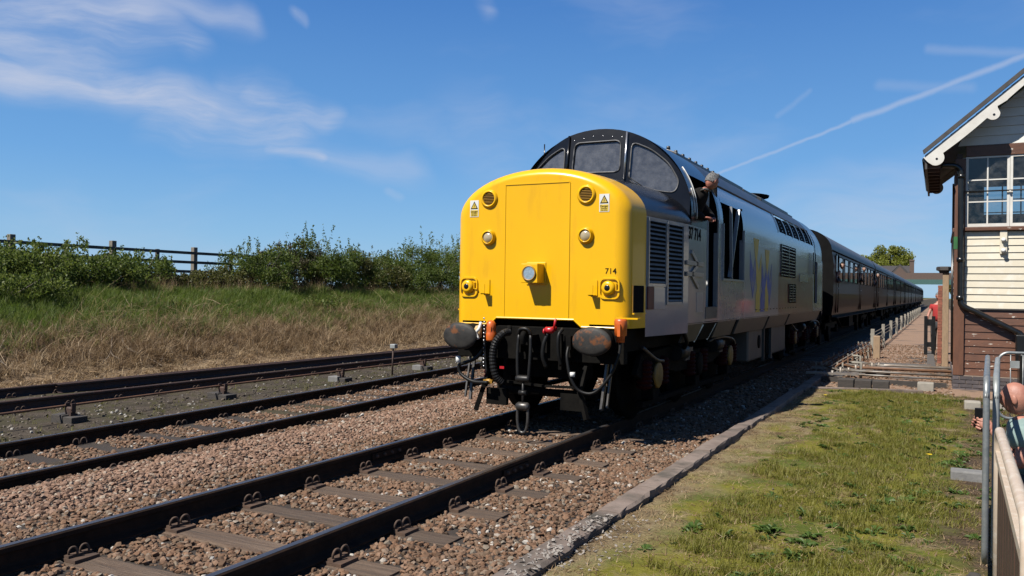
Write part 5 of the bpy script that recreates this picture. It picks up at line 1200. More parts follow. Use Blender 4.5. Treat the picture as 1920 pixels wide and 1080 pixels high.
# gable boards, cut to the roof slope
RX, RS = 6.45, .85; Z0R = 4.30                         # ridge x, slope, under-roof height at the eave x = 4.16
def roof_under(x): return 4.30+RS*((x if x < RX else 2*RX-x)-4.16)-.06
gz0 = 4.55; k = 0
while gz0 < roof_under(RX)-.05:
    gz1 = gz0+.17
    def xat(z): return 4.16+(z+.06-4.30)/RS
    xl0 = max(SBX+.05, xat(gz0)); xl1 = min(RX-.001, max(SBX+.05, xat(gz1-.004)))
    poly = [(xl0, gz0), (2*RX-xl0, gz0), (2*RX-xl1, gz1-.004), (xl1, gz1-.004)]
    m = MB(); yb = SBY+.05
    m.add([(poly[0][0], yb-.012, poly[0][1]), (poly[1][0], yb-.012, poly[1][1]), (poly[2][0], yb+.006, poly[2][1]), (poly[3][0], yb+.006, poly[3][1])]+[(p_[0], yb+.05, p_[1]) for p_ in poly], [(0, 1, 2, 3), (0, 4, 5, 1), (2, 6, 7, 3), (0, 3, 7, 4), (1, 5, 6, 2)])
    P(m, 'gable_board', 'gable_white'); gz0 += .17; k += 1
# roof
YR0, YR1 = 17.72, SBB+.40
RF = P(MB().prism([(4.13, 4.27), (RX, 4.27+RS*(RX-4.13)), (2*RX-4.13, 4.27), (2*RX-4.13, 4.33), (RX, 4.33+RS*(RX-4.13)), (4.13, 4.33)], 'y', YR0+.04, YR1-.04), 'roof', 'brown_post')
al = math.atan(RS); ca, sa = math.cos(al), math.sin(al)
for sgn in (1, -1):
    for k in range(17):
        s0 = -.05+k*.185
        a = (4.13+s0*ca, 4.345+s0*sa+.018); b = (4.13+(s0+.30)*ca, 4.345+(s0+.30)*sa+.004)
        if sgn < 0: a = (2*RX-a[0], a[1]); b = (2*RX-b[0], b[1])
        nrm = (-sa*.016*sgn, ca*.016)
        if k > 15: continue
        for j in range(17):
            ya = YR0+.01+j*.277; yb = min(ya+.272, YR1)
            if ya >= YR1: continue
            if sgn < 0: continue
            P(MB().prism([a, b, (b[0]+nrm[0], b[1]+nrm[1]), (a[0]+nrm[0], a[1]+nrm[1])], 'y', ya, yb), 'slate', 'slate', RF)
    if sgn < 0: P(MB().prism([(2*RX-4.08, 4.33), (RX, 4.36+RS*(RX-4.13)), (RX, 4.40+RS*(RX-4.13)), (2*RX-4.08, 4.37)], 'y', YR0, YR1), 'slate_slope', 'slate', RF)
for sgn in (1, -1):
    q0, q1 = (4.06, 4.355), (RX, 4.355+RS*(RX-4.06))
    vp = [q0, q1, (q1[0], q1[1]+.10), (q0[0]-.02, q0[1]+.075)]
    if sgn < 0: vp = [(2*RX-a_, b_) for a_, b_ in vp]
    P(MB().prism(vp, 'y', YR0-.05, YR0+.012), 'verge', 'slate', RF)
P(MB().cyl((RX, YR0, 4.36+RS*(RX-4.13)), (RX, YR1, 4.36+RS*(RX-4.13)), .09, n=10), 'ridge_tile', 'slate', RF)
# bargeboards with round drops
def bb_profile():
    pts = []; S_ = np.linspace(-.06, 2.98, 153)
    for s in S_:
        t = .165
        def lobe(c, r, base, t):
            if abs(s-c) < r: return max(t, base+math.sqrt(r*r-(s-c)**2))
            return t
        t = .150+.03*math.cos((s-.75)*2.2)
        t = lobe(.09, .145, .150, t); t = lobe(1.30, .115, .175, t); t = lobe(2.45, .115, .175, t)
        if 1.43 < s < 1.62: t = .115+.03*(s-1.43)/.19
        if -.061 < s < -.045: t = .12
        pts.append((s, t))
    return pts
def bargeboard(y, mat, sgn, nm='bargeboard'):
    pr = bb_profile(); top = [(4.10+s*ca, 4.335+s*sa) for s, t in (pr[0], pr[-1])]
    bot = [(4.10+s*ca+t*sa, 4.335+s*sa-t*ca) for s, t in pr]
    poly = [top[0]]+bot+[top[1]]
    if sgn < 0: poly = [(2*RX-x, z) for x, z in poly]
    b = P(MB().prism(poly, 'y', y, y+.035), nm, mat)
    for sc, tc_ in ((.09, .175), (1.30, .20)):
        xx, zz = 4.10+sc*ca+tc_*sa, 4.335+sc*sa-tc_*ca
        if sgn < 0: xx = 2*RX-xx
        P(MB().lathe([(.022, -.004), (.022, .04)], (xx, y, zz), 'y', 12), 'peg', 'pipe_black', b)
    return b
for sgn in (1, -1): bargeboard(YR0-.005, 'white_wood', sgn); bargeboard(YR1-.03, 'white_wood', sgn)
# gutter, downpipe
P(MB().tube([(4.08, YR0+.06, 4.26), (4.08, YR1-.06, 4.24)], .05, 10), 'gutter', 'pipe_black')
for k in range(9): P(MB().prism([(4.09, 4.10), (4.34, 4.10), (4.34, 4.25), (4.09, 4.25)], 'y', YR0+.14+k*.52, YR0+.19+k*.52), 'rafter_end', 'brown_post')
P(MB().box(4.08, 4.12, YR0+.05, YR1-.05, 4.08, 4.24), 'fascia', 'slate')
dp = P(MB().tube(spline([(4.36, SBY-.10, 4.17), (4.48, SBY-.10, 4.17), (4.60, SBY-.09, 4.15), (4.68, SBY-.08, 4.08), (4.70, SBY-.07, 3.95)], 4)+[Vector((4.71, SBY-.07, 1.62))]+spline([(4.72, SBY-.07, 1.52), (4.80, SBY-.07, 1.44), (4.95, SBY-.07, 1.37)], 4)+[Vector((5.70, SBY-.07, .97)), Vector((5.76, SBY-.07, .90)), Vector((5.76, SBY-.07, .2))], .052, 12), 'downpipe', 'pipe_black')
for z in (3.95, 2.35, 1.62): P(MB().lathe([(.066, -.04), (.066, .04)], (4.705, SBY-.07, z), 'z', 12), 'pipe_collar', 'pipe_black', dp)
P(MB().box(5.62, 5.92, SBY-.24, SBY-.01, .45, .95), 'hopper', 'pipe_black', dp, .02)
P(MB().box(5.66, 6.3, SBY-.55, SBY-.05, -.2, .62), 'water_butt', 'pipe_black', None and dp or SB, .04)
P(MB().box(SBX-.012, SBX+.13, SBY-.006, SBY-.002, 2.56, 2.80), 'green_patch', 'green_paint')
ins_ = P(MB().box(5.36, 5.48, SBY+.0, SBY+.045, 2.46, 2.90), 'insulator_board', 'cream_paint', bev=.004)
for z in (2.52, 2.72): P(MB().lathe([(.035, 0), (.045, -.03), (.03, -.05), (.04, -.07), (0, -.08)], (5.42, SBY, z), 'y', 12), 'insulator', 'white_paint', ins_)
for k in range(3): P(MB().tube([(SBX-.01, SBY+.25+k*.9, .3), (SBX-.02, SBY+.25+k*.9, 2.8)], .012, 6), 'cable', 'pipe_black')

# ------------------------------------------------------------------ rods, posts and bits between train and signal box
RR = thing('point_rods', (3.4, 19, -.1), 'bundle of grey and rusty signal rods running from the signal box to the track', 'signal rods')
for k, (y, z, r, mt) in enumerate(((18.35, .02, .018, 'rod_metal'), (18.75, .06, .024, 'rod_metal'), (19.2, .03, .017, 'rod_metal'), (19.5, .08, .03, 'rod_rust'), (20.1, .05, .026, 'rod_metal'), (20.8, .05, .018, 'rod_metal'), (21.2, .03, .03, 'rod_metal'))):
    e = (2.5+.12*k, y-.02*k, z)
    MB().tube([(4.62, y, z), (3.4, y-.01, z), e], r, 8).build('rod', mt, RR)
    MB().tube(spline([e, (e[0]-.15, e[1]+.02, z), (e[0]-.25, e[1]+.25, z), (2.05+.06*k, e[1]+.9, z)], 3), r*.8, 8).build('crank_arm', mt, RR)
    MB().box(e[0]-.2, e[0]+.1, e[1]-.1, e[1]+.12, z-.06, z-.04).cyl((e[0]-.1, e[1], z-.15), (e[0]-.1, e[1], z+.06), .03, n=8).build('crank', 'rod_metal', RR)
MB().box(2.2, 4.5, 18.2, 18.3, -.16, -.05).build('rod_bearer', 'timber_dark', RR); MB().box(2.2, 3.4, 20.2, 20.35, -.16, -.03).build('rod_bearer', 'timber_dark', RR)
for a in ((2.0, 18.6, .0), (1.9, 18.2, .02), (1.85, 19.4, .03)): MB().bar(a, (a[0]+1.0, a[1]+.1, a[2]), .06, .04).build('cross_bar', 'rod_metal', RR)
MB().tube([(2.9, 18.9, -.1), (2.9, 18.9, .22), (2.72, 18.9, .22)], .03, 8).build('angle_bracket', 'concrete_post', RR); MB().tube([(2.75, 20.6, -.1), (2.75, 20.6, .25), (2.6, 20.6, .25)], .03, 8).build('angle_bracket', 'concrete_post', RR)
RU = thing('rodding_run', (2.25, 19, -.1), 'row of long signal rods on frames along the train side', 'signal rods')
for k in range(5): MB().tube([(1.98+.10*k, 19.5-.1*k, .10), (2.14+.10*k, 33.0, .12)], .019, 6).build('rod', 'rod_metal' if k % 2 else 'rod_rust', RU)
for k in range(13):
    y = 19.6+k*1.05; x = 2.2+.012*k
    fr = MB().box(x-.30, x+.30, y-.04, y+.04, -.16, -.10).box(x-.30, x+.30, y-.02, y+.02, .03, .06)
    for j in range(6): fr.box(x-.29+j*.11, x-.26+j*.11, y-.02, y+.02, -.10, .16)
    fr.build('roller_frame', 'concrete_post' if k % 3 == 0 else 'rod_rust', RU)
for k in range(14):
    y = 28.0+k*5.4; o = MB().box(2.47, 2.58, y-.055, y+.055, -.2, .62).box(2.455, 2.47, y-.03, y+.03, .42, .48).build('cable_post', 'concrete_post', None, off=(2.52, y, -.15), bevel=.012)
    tag(o, ['nearest', 'second nearest', 'third nearest', 'fourth nearest', 'fifth nearest', 'sixth nearest', 'seventh nearest', 'eighth nearest', 'ninth nearest', 'tenth nearest', 'eleventh nearest', 'third farthest', 'second farthest', 'farthest'][k]+' of the short pale posts along the wire run', 'post', 'short posts along the wire run')
for k, z in enumerate((.45, .33, .20)):
    o = MB().tube([(2.46, 28, z), (2.46, 98.2, z)], .012, 6).build('signal_wire', 'rod_metal', None, off=(2.46, 28, z)); tag(o, ['topmost', 'middle', 'lowest'][k]+' signal wire strung along the short concrete posts', 'wire')
for (x, y, h) in ((2.62, 26.4, .45), (2.9, 25.5, .30), (2.75, 24.8, .35)): pass
o = MB().box(2.68, 2.86, 25.9, 26.1, -.2, .50).build('stub_post', 'timber_tan', None, off=(2.77, 26, -.15), bevel=.02); tag(o, 'stubby weathered timber post where the signal rods turn', 'post')
# timber post with a dark lamp cap, brick pier behind it
TP = thing('lamp_post', (4.48, 22.9, -.15), 'tan timber post with a flat dark cap beside the signal box', 'post')
MB().box(4.42, 4.56, 22.83, 22.97, -.2, 2.25).build('post', 'timber_tan', TP, bevel=.015)
MB().lathe([(.10, 0), (.12, .05), (.175, .07), (.175, .14), (.15, .16), (0, .165)], (4.45, 22.9, 2.22), 'z', 6, smooth=False).build('lantern', 'slate', TP)
BP = thing('brick_pier', (4.42, 25.2, -.15), 'narrow red brick pier standing behind the timber post', 'brick pier')
bpm = MB().box(4.33, 4.51, 25.11, 25.29, -.2, 1.95).build('mortar_core', 'mortar', BP)
bk2 = MB().box(-.105, .105, -.05, .05, -.034, .034).build('bk', 'brick_red'); bkd2 = bk2.data; bpy.data.objects.remove(bk2)
for c in range(28):
    z = -.15+.037+c*.075
    for j in (-1, 1):
        if c % 2: inst(bkd2, 'brick', BP, (0, j*.054, z+.15))
        else: inst(bkd2, 'brick', BP, (j*.054, 0, z+.15), (0, 0, R(90)))
GT = thing('black_gate', (4.0, 28.6, -.15), 'narrow black gate post pair in front of the person in red', 'gate')
for x in (3.99, 4.20): MB().box(x-.05, x+.05, 28.55, 28.65, -.2, 1.05).build('gate_post', 'pipe_black', GT)
MB().box(4.04, 4.15, 28.58, 28.62, .75, .95).box(4.04, 4.15, 28.58, 28.62, .1, .25).build('gate_rail', 'pipe_black', GT)
for k, (x0, x1, y, m_) in enumerate(((4.72, 4.95, 14.9, 'concrete_post'), (5.0, 5.55, 15.05, 'lime_patch'))):
    o = MB().box(x0, x1, y-.12, y+.12, -.18, .0).build('kerb_block', 'concrete_post', None, off=(x0, y, -.15), bevel=.02); tag(o, ['small pale stone block on the grass edge near the signal box', 'long pale stone block in front of the mesh barrier'][k], 'stone block')

# ------------------------------------------------------------------ crowd barriers
def barrier(name, a, b, z0, z1, mat, label, nb=14, r=.019, feet=False, rb=.007, grp='crowd barriers', rr=.12):
    a = Vector((*a, 0)); b = Vector((*b, 0)); d = (b-a).normalized(); L = (b-a).length
    T = thing(name, (a.x, a.y, -.15), label, 'barrier', grp)
    def pt(s, z): return a+d*s+Vector((0, 0, z))
    path = []
    for (cs, cz, a0) in ((rr, z1-rr, 180), (L-rr, z1-rr, 90), (L-rr, z0+rr, 0), (rr, z0+rr, 270)):
        for i in range(7):
            t = R(a0-90*i/6); path.append(pt(cs+rr*math.cos(t), cz+rr*math.sin(t)))
    path.append(path[0]); path.append(path[1])
    MB().tube(path, r, 10).build('frame', mat, T)
    for k in range(1, nb):
        s = L*k/nb; MB().cyl(pt(s, z0), pt(s, z1), rb, n=6).build('bar', mat, T)
    if feet:
        nrm = Vector((-d.y, d.x, 0))
        for s in (L*.15, L*.85): MB().tube([pt(s, -.14)-nrm*.25, pt(s, z0)-nrm*.03, pt(s, z0)+nrm*.03, pt(s, -.14)+nrm*.25], .014, 8).build('foot', mat, T)
    return T
b1 = barrier('crowd_barrier', (4.617, 5.75), (4.72, 7.95), .0, 1.13, 'galvanised', 'grey tubular barrier seen end-on, the left one of the pair beside the crouching man')
b2 = barrier('crowd_barrier', (4.672, 5.85), (4.79, 7.9), .0, 1.12, 'galvanised_pale', 'grey tubular barrier seen end-on, the right one of the pair beside the crouching man')
b3 = barrier('crowd_barrier', (5.03, 12.2), (7.2, 12.5), .10, .93, 'galvanised', 'grey barrier with upright bars standing in front of the signal box', 16)
MB().box(5.16, 5.26, 12.18, 12.20, .74, .83).build('badge_plate', 'galvanised_pale', b3)
# nearest barrier: cream tube frame with brown boards
NB = thing('crowd_barrier', (4.62, 3, -.15), 'nearest barrier, a cream tube frame with brown boards at the right edge', 'barrier', 'crowd barriers')
pa, pb = Vector((4.60, 2.86, 0)), Vector((4.635, 4.88, 0)); dn = (pb-pa).normalized()
path = [pb+Vector((0, 0, -.12)), pb+Vector((0, 0, .80))]+[pb-dn*(.10*(1-math.cos(R(t))))+Vector((0, 0, .85+.10*math.sin(R(t)))) for t in (15, 45, 75, 90)]
path += [pa+dn*.12+Vector((0, 0, .95))]+[pa+dn*.10*(1-math.sin(R(t)))+Vector((0, 0, .85+.10*math.cos(R(t)))) for t in (20, 45, 70, 90)]+[pa+Vector((0, 0, -.12))]
MB().tube(path, .022, 12).build('frame', 'cream_barrier', NB)
for k in range(9):
    s = .16+k*.20; q = pa+dn*s; MB().bar(q+Vector((.0, 0, .02)), q+Vector((0, 0, .80)), .02, .16, up=dn).build('board', 'board_brown', NB)
MB().bar(pa+Vector((0, 0, .15)), pb+Vector((0, 0, .15)), .03, .05).build('lower_rail', 'cream_barrier', NB); MB().bar(pa+Vector((0, 0, .82)), pb+Vector((0, 0, .82)), .03, .04).build('upper_rail', 'cream_barrier', NB)
o = MB().box(4.47, 4.78, 8.95, 9.13, -.17, -.03).build('barrier_foot_block', 'concrete_grey', None, off=(4.6, 9, -.15), bevel=.015); tag(o, 'grey concrete foot block on the grass beside the end-on barriers', 'concrete block')
o = MB().box(4.45, 4.72, 5.35, 5.50, -.17, -.09).build('paving_piece', 'concrete_grey', None, off=(4.6, 5.4, -.15), bevel=.015); tag(o, 'flat grey concrete piece on bare soil at the bottom right', 'concrete block')
o = MB().lathe([(0, -.01), (.045, 0), (.05, .03), (.03, .06), (0, .065)], (4.57, 5.85, -.14), 'z', 12, 1, .7).build('dark_stone', 'timber_dark', None, off=(4.57, 5.85, -.14)); tag(o, 'dark rounded stone on bare soil near the nearest barrier', 'stone')
# ------------------------------------------------------------------ far things
BR = thing('road_bridge', (0, 196, 0), 'far road bridge with a teal girder crossing over the train', 'bridge')
MB().box(-16, 22, 196, 200, 5.5, 6.9).build('parapet', 'house_brick', BR); MB().box(-14, 18, 195.7, 196, 4.45, 5.5).build('girder', 'teal_girder' if 'teal_girder' in MATS else 'teal', BR)
MB().box(-22, -14, 195.5, 200, -.3, 5.5).build('abutment', 'house_brick', BR); MB().box(9, 14, 195.5, 200, -.3, 5.5).build('abutment', 'house_brick', BR)
ST = thing('station_house', (-6.5, 204, 0), 'far brick house with gables and a tall chimney behind the coaches', 'building')
MB().box(-9.5, -1.9, 206, 214, 0, 7.0).build('wall', 'house_brick', ST)
rf = MB().prism([(205.6, 7.0), (214.4, 7.0), (210, 8.9)], 'x', -9.8, -1.7).build('roof', 'slate', ST)
MB().prism([(-5.6, 6.9), (-1.6, 6.9), (-3.6, 9.1), (-5.6, 6.7)], 'y', 203.6, 207.2).build('gable_roof', 'slate', ST); MB().box(-5.3, -1.9, 204, 206, 0, 6.9).build('wing', 'house_brick', ST)
MB().prism([(-5.1, 6.85), (-2.1, 6.85), (-3.6, 8.5)], 'y', 203.4, 203.58).build('gable_end', 'house_brick', ST)
MB().box(-1.75, -.85, 207, 208, 0, 10.1).box(-1.83, -.77, 206.9, 208.1, 9.8, 10.2).build('chimney', 'house_brick', ST)
for x in (-4.4, -2.8): MB().box(x-.4, x+.4, 203.9, 204, 4.5, 6).build('window', 'coach_glass', ST)

# ------------------------------------------------------------------ foliage
def leaf_mesh(name, C_, N_, sizes, mat, tints, aspect=.5):
    """one mesh of n folded leaves: centres C_, normals-ish directions N_, sizes"""
    n = len(C_); a = N_/np.linalg.norm(N_, axis=1, keepdims=True)
    r = rng.normal(size=(n, 3)); b = np.cross(a, r); b /= np.linalg.norm(b, axis=1, keepdims=True)+1e-9
    s = sizes[:, None]; nn = np.cross(a, b)
    v = np.empty((n, 4, 3), np.float32); v[:, 0] = C_-a*s*.5; v[:, 1] = C_+b*s*aspect*.5+nn*s*.08; v[:, 2] = C_+a*s*.5; v[:, 3] = C_-b*s*aspect*.5+nn*s*.08
    me = bpy.data.meshes.new(name); me.vertices.add(n*4); me.vertices.foreach_set('co', v.ravel()); me.loops.add(n*4); me.loops.foreach_set('vertex_index', np.arange(n*4, dtype=np.int32))
    me.polygons.add(n); me.polygons.foreach_set('loop_start', np.arange(0, n*4, 4, dtype=np.int32)); me.polygons.foreach_set('loop_total', np.full(n, 4, np.int32)); me.update(calc_edges=True)
    at = me.attributes.new('tint', 'FLOAT', 'POINT'); at.data.foreach_set('value', np.repeat(tints, 4).astype(np.float32))
    me.materials.append(MATS[mat]); return me
leafmat('leaf_hedge', [(0.040, 0.072, 0.012), (0.095, 0.14, 0.022), (0.15, 0.20, 0.034), (0.22, 0.25, 0.055)], .5)
leafmat('leaf_olive', [(0.045, 0.052, 0.012), (0.095, 0.10, 0.022), (0.14, 0.14, 0.032), (0.18, 0.15, 0.05)], .4)
leafmat('leaf_brown', [(0.035, 0.030, 0.012), (0.065, 0.052, 0.022), (0.070, 0.080, 0.022), (0.095, 0.075, 0.030)], .3)
leafmat('leaf_tree', [(0.15, 0.18, 0.02), (0.21, 0.24, 0.03), (0.27, 0.29, 0.045), (0.33, 0.34, 0.06)], .4)
leafmat('blade_green', [(0.070, 0.120, 0.016), (0.12, 0.185, 0.026), (0.175, 0.24, 0.040), (0.25, 0.25, 0.08)], .5)
leafmat('blade_straw', [(0.11, 0.066, 0.032), (0.23, 0.145, 0.072), (0.39, 0.265, 0.14), (0.56, 0.43, 0.26)], .3)
leafmat('blade_lawn', [(0.12, 0.128, 0.015), (0.185, 0.185, 0.024), (0.245, 0.235, 0.038), (0.31, 0.265, 0.07)], .4)
leafmat('weed_leaf', [(0.050, 0.100, 0.016), (0.080, 0.140, 0.024), (0.11, 0.18, 0.036)], .35)
def yat(u, x):
    d = ray_dir(u, 545); return (x-CAM_X)/d.x*d.y
def shrub(name, x, y, h, rx, ry, n, mat, label, shoots=10, group='hedge shrubs on top of the bank', leaf=.085, cat='shrub'):
    z0 = float(gz(x, y))-.05; T = thing(name, (x, y, z0), label, cat, group)
    st = MB(); tips = []
    for k in range(7):
        a = rng.uniform(0, 6.28); rr_ = rng.uniform(.3, .8); tip = (rx*rr_*math.cos(a), ry*rr_*math.sin(a), h*rng.uniform(.55, .9))
        st.tube(spline([(rng.uniform(-.1, .1), rng.uniform(-.1, .1), 0), (tip[0]*.35, tip[1]*.35, tip[2]*.4), tip], 3), [.03, .027, .024, .02, .016, .012, .008], 5)
    s_ = st.build('stem', 'bark', T, off=False)
    # clumps of leaves through the volume
    nc = 48; cc = []
    while len(cc) < nc:
        p_ = rng.uniform(-1, 1, 3); q = p_[0]**2+p_[1]**2+(p_[2])**2
        if q < 1: cc.append((p_[0]*rx*.9, p_[1]*ry*.9, h*(.44+.46*p_[2])))
    cc = np.array(cc); cr = rng.uniform(.20, .46, nc)*min(1.0, max(.6, h/1.6)); ii = rng.integers(0, nc, n)
    off = rng.normal(size=(n, 3)); off /= np.linalg.norm(off, axis=1, keepdims=True); off *= (rng.random(n)**.45)[:, None]
    c = cc[ii]+off*cr[ii][:, None]; d = off+rng.normal(size=(n, 3))*.6+np.array([0, 0, .25])
    t = (rng.random(n)*.5+rng.random(nc)[ii]*.5)
    for k in range(shoots):
        a = rng.uniform(0, 6.28); r0 = rng.uniform(0, .85); bx, by = rx*r0*math.cos(a), ry*r0*math.sin(a); zb = h*(.5+.42*math.sqrt(max(0, 1-r0*r0))); L = rng.uniform(.2, .55)*h/1.6
        m_ = 26; tt = rng.random(m_); lx, ly = rng.uniform(-.25, .25, 2)
        pc = np.stack([bx+lx*tt*L+rng.normal(0, .03, m_), by+ly*tt*L+rng.normal(0, .03, m_), zb-.1+tt*L], 1)
        c = np.vstack([c, pc]); d = np.vstack([d, rng.normal(size=(m_, 3))+np.array([0, 0, .8])]); t = np.concatenate([t, rng.random(m_)*.6+.4])
        st2 = MB().tube([(bx, by, zb-.3), (bx+lx*L, by+ly*L, zb-.1+L)], [.008, .003], 4); 
    k = c[:, 2] > .02; c, d, t = c[k], d[k], t[k]
    me = leaf_mesh('foliage', c, d, rng.uniform(.6, 1.25, len(c))*leaf, mat, t, .55)
    o = bpy.data.objects.new('foliage', me); C.objects.link(o); o.parent = T
    return T
HX = -17.4
hedge = [(-70, 1.55, 1.5), (15, 1.5, 1.4), (75, 1.5, 1.2), (140, 1.62, 1.3), (200, 1.5, 1.2), (255, 1.5, 1.2), (318, .85, 1.1), (372, .8, 1.1), (425, 1.05, 1.1), (485, 2.0, 1.7), (545, 2.2, 1.6), (585, 2.6, 1.4), (640, 2.3, 1.7), (690, 2.1, 1.6), (725, 1.8, 1.5), (770, 2.7, 1.9), (815, 3.0, 1.9), (858, 2.9, 1.9), (900, 2.9, 1.9)]
hl = ['green shrub at the left picture edge, in front of the tall pale fence post', 'dark green shrub below the leftmost fence post', 'green shrub just right of the leftmost fence post', 'tall green shrub between the first two pale fence posts', 'green shrub below the second pale fence post',
      'rounded green shrub between the second pale post and the fence gap', 'low olive shrub where the fence shows most clearly', 'low olive shrub below the third pale fence post', 'small shrub at the right end of the visible fence', 'dense dark shrub where the fence disappears', 'brownish dense shrub in the middle of the hedge',
      'tallest pointed shrub in the middle of the hedge', 'broad green shrub right of the pointed one', 'green shrub left of the dip in the hedge', 'low shrub in the dip of the hedge with a post behind', 'broad dark shrub right of the dip in the hedge', 'tall shrub with upright shoots near the locomotive', 'tall shrub partly hidden by the yellow nose', 'shrub mostly hidden behind the yellow nose']
for k, (u, h, r) in enumerate(hedge):
    x = HX+rng.uniform(-.35, .35); mat = 'leaf_olive' if 5 < k < 9 else ('leaf_brown' if k == 10 else ('leaf_olive' if k in (13,) else 'leaf_hedge'))
    if u < -60: lab = 'green shrub cut by the left picture edge'
    else: lab = hl[k]
    shrub('hedge_shrub', x, yat(u, x), h*.90, r*1.15, r*1.1, 12500 if h > 1.7 else 8500, mat, lab, 12 if h > 1.4 else 9)
# low dark undergrowth on the bank
for k, (u, x, h, r, lab) in enumerate(((10, -15.2, .75, 1.2, 'dark bramble bush low on the bank at the left edge'), (60, -15.5, .55, 1.0, 'low dark bramble patch on the bank beside the left edge'), (600, -14.2, .55, .75, 'small dark bramble clump in the middle of the grassy bank'))):
    shrub('bramble', x, yat(u, x), h, r, r, 2200, 'leaf_hedge', lab, 3, 'brambles on the bank', .08)
# fence behind the hedge
FN = thing('field_fence', (-18.7, 20, 1.5), 'wooden post and rail fence along the field behind the hedge', 'fence')
for k in range(14):
    y = 4.55+k*3.2; z = float(gz(-18.7, y)); MB().box(-18.78, -18.62, y-.08, y+.08, z-.2, 3.02+.02*math.sin(k*2.1)).build('post', 'post_pale', FN, bevel=.012)
    MB().box(-18.66, -18.58, y+1.55, y+1.66, z-.2, 2.86).build('post', 'fence_wood', FN)
    if k < 13:
        for z_ in (2.80, 2.48, 2.16): MB().bar((-18.58, y+.01, z_+.01*math.sin(k)), (-18.58, y+3.19, z_+.01*math.sin(k+1)), .045, .095).build('rail', 'fence_wood', FN)

# grass, straw and weeds
def blades(n, h, spread, lean, w, seg=3, seed=0, flat=0.0):
    r_ = np.random.default_rng(seed); m = MB()
    for k in range(n):
        a = r_.uniform(0, 6.28); d = r_.uniform(0, spread); bx, by = d*math.cos(a), d*math.sin(a); hh = h*r_.uniform(.55, 1.15); l = lean*r_.uniform(.2, 1.3)*hh; a2 = r_.uniform(0, 6.28); sx, sy = -math.sin(a2+1.57), math.cos(a2+1.57)
        sx, sy = -math.sin(a2), math.cos(a2); pts = []
        for i in range(seg+1):
            t = i/seg; px_ = bx+math.cos(a2)*l*t*t; py_ = by+math.sin(a2)*l*t*t; pz = hh*(t-flat*t*t*.6); ww = w*(1-t*.85)/2
            pts += [(px_-sx*ww, py_-sy*ww, pz), (px_+sx*ww, py_+sy*ww, pz)]
        m.add(pts, [(2*i, 2*i+1, 2*i+3, 2*i+2) for i in range(seg)], True)
    return m
def clump_scatter(name, x, y, zf, smin, smax, protos, label, cat, tilt=.15):
    k = in_view(x, y, np.zeros(len(x)), 200, 260); x, y = x[k], y[k]; n = len(x); z = zf(x, y)
    rot = np.stack([rng.normal(0, tilt, n), rng.normal(0, tilt, n), rng.uniform(0, 6.28, n)], 1); s = rng.uniform(smin, smax, n)
    return scatter(name, np.stack([x, y, z-.01], 1), rot, np.stack([s, s, s*rng.uniform(.8, 1.25, n)], 1), rng.integers(0, len(protos), n), protos, label, cat)
gp = [proto('gp%d' % k, blades(16, .23, .13, .75, .012, 3, k), 'blade_green') for k in range(5)]
x = rng.uniform(-18.3, -12.0, 30000); y = rng.uniform(4, 42, 30000)
keep = rng.random(len(x)) < sstep(-12.1, -13.6, x+1.2*(vnoise(x, y, .5)-.5))*(.45+.55*vnoise(x, y, .8))
clump_scatter('bank_grass', x[keep], y[keep], gz, .6, 1.25, gp, 'long green grass growing on the bank below the hedge', 'grass', .2)
sp_ = [proto('sp%d' % k, blades(14, .42, .16, .75, .011, 3, 20+k, .5), 'blade_straw') for k in range(5)]
x = rng.uniform(-14.6, -10.6, 16000); y = rng.uniform(4, 42, 16000)
keep = rng.random(len(x)) < (sstep(-10.5, -11.6, x)*sstep(-14.4, -13.0, x+1.2*(vnoise(x, y, .5)-.5)))*(.25+.75*vnoise(x, y, .9))
clump_scatter('dry_reeds', x[keep], y[keep], gz, .5, 1.2, sp_, 'dry brown reeds and dead grass low on the bank', 'dry grass', .35)
x = rng.uniform(-18.0, -16.0, 2600); y = rng.uniform(6, 42, 2600)
clump_scatter('dry_hedge_grass', x, y, gz, .5, 1.1, [proto('sh%d' % k, blades(12, .5, .15, .5, .010, 3, 50+k), 'blade_straw') for k in range(3)], 'pale dry grass along the foot of the hedge', 'dry grass', .2)
lp = [proto('lp%d' % k, blades(12, .10, .12, 2.2, .012, 3, 30+k, .85), 'blade_straw') for k in range(4)]
x = rng.uniform(-12.4, -9.9, 5200); y = rng.uniform(4, 40, 5200)
clump_scatter('straw_litter', x, y, gz, .6, 1.6, lp, 'flattened straw litter at the foot of the bank', 'dry grass', .3)
x = rng.uniform(-7.4, -5.0, 900); y = rng.uniform(4, 24, 900); keep = (x < -3.37-.07*y-1.3)
clump_scatter('dirt_grass', x[keep], y[keep], gz, .25, .6, gp[:0]+[proto('dg%d' % k, blades(9, .14, .10, .6, .008, 2, 70+k), 'blade_lawn') for k in range(3)], 'thin grass in the dirt between the left tracks', 'grass', .2)
nt_ = [proto('nt%d' % k, blades(11, .42, .16, .55, .035, 3, 120+k, .3), 'leaf_hedge') for k in range(4)]
x = rng.uniform(-17.8, -12.6, 5200); y = rng.uniform(5, 42, 5200); keep = vnoise(x+31, y, .75) > .56
clump_scatter('bank_weeds', x[keep], y[keep], gz, .4, 1.1, nt_, 'broad-leaved weeds growing in patches on the grassy bank', 'weeds', .25)
tg = [proto('tg%d' % k, blades(7, .75, .25, 1.3, .010, 4, 140+k, .9), 'blade_straw') for k in range(4)]
x = rng.uniform(-16.5, -10.8, 3000); y = rng.uniform(5, 42, 3000); keep = (vnoise(x, y+17, .6) > .45) & (rng.random(3000) < sstep(-16.8, -12.5, x)+.15)
clump_scatter('tangled_stems', x[keep], y[keep], gz, .6, 1.3, tg, 'tangled dead stems arching over the lower bank', 'dry grass', .4)
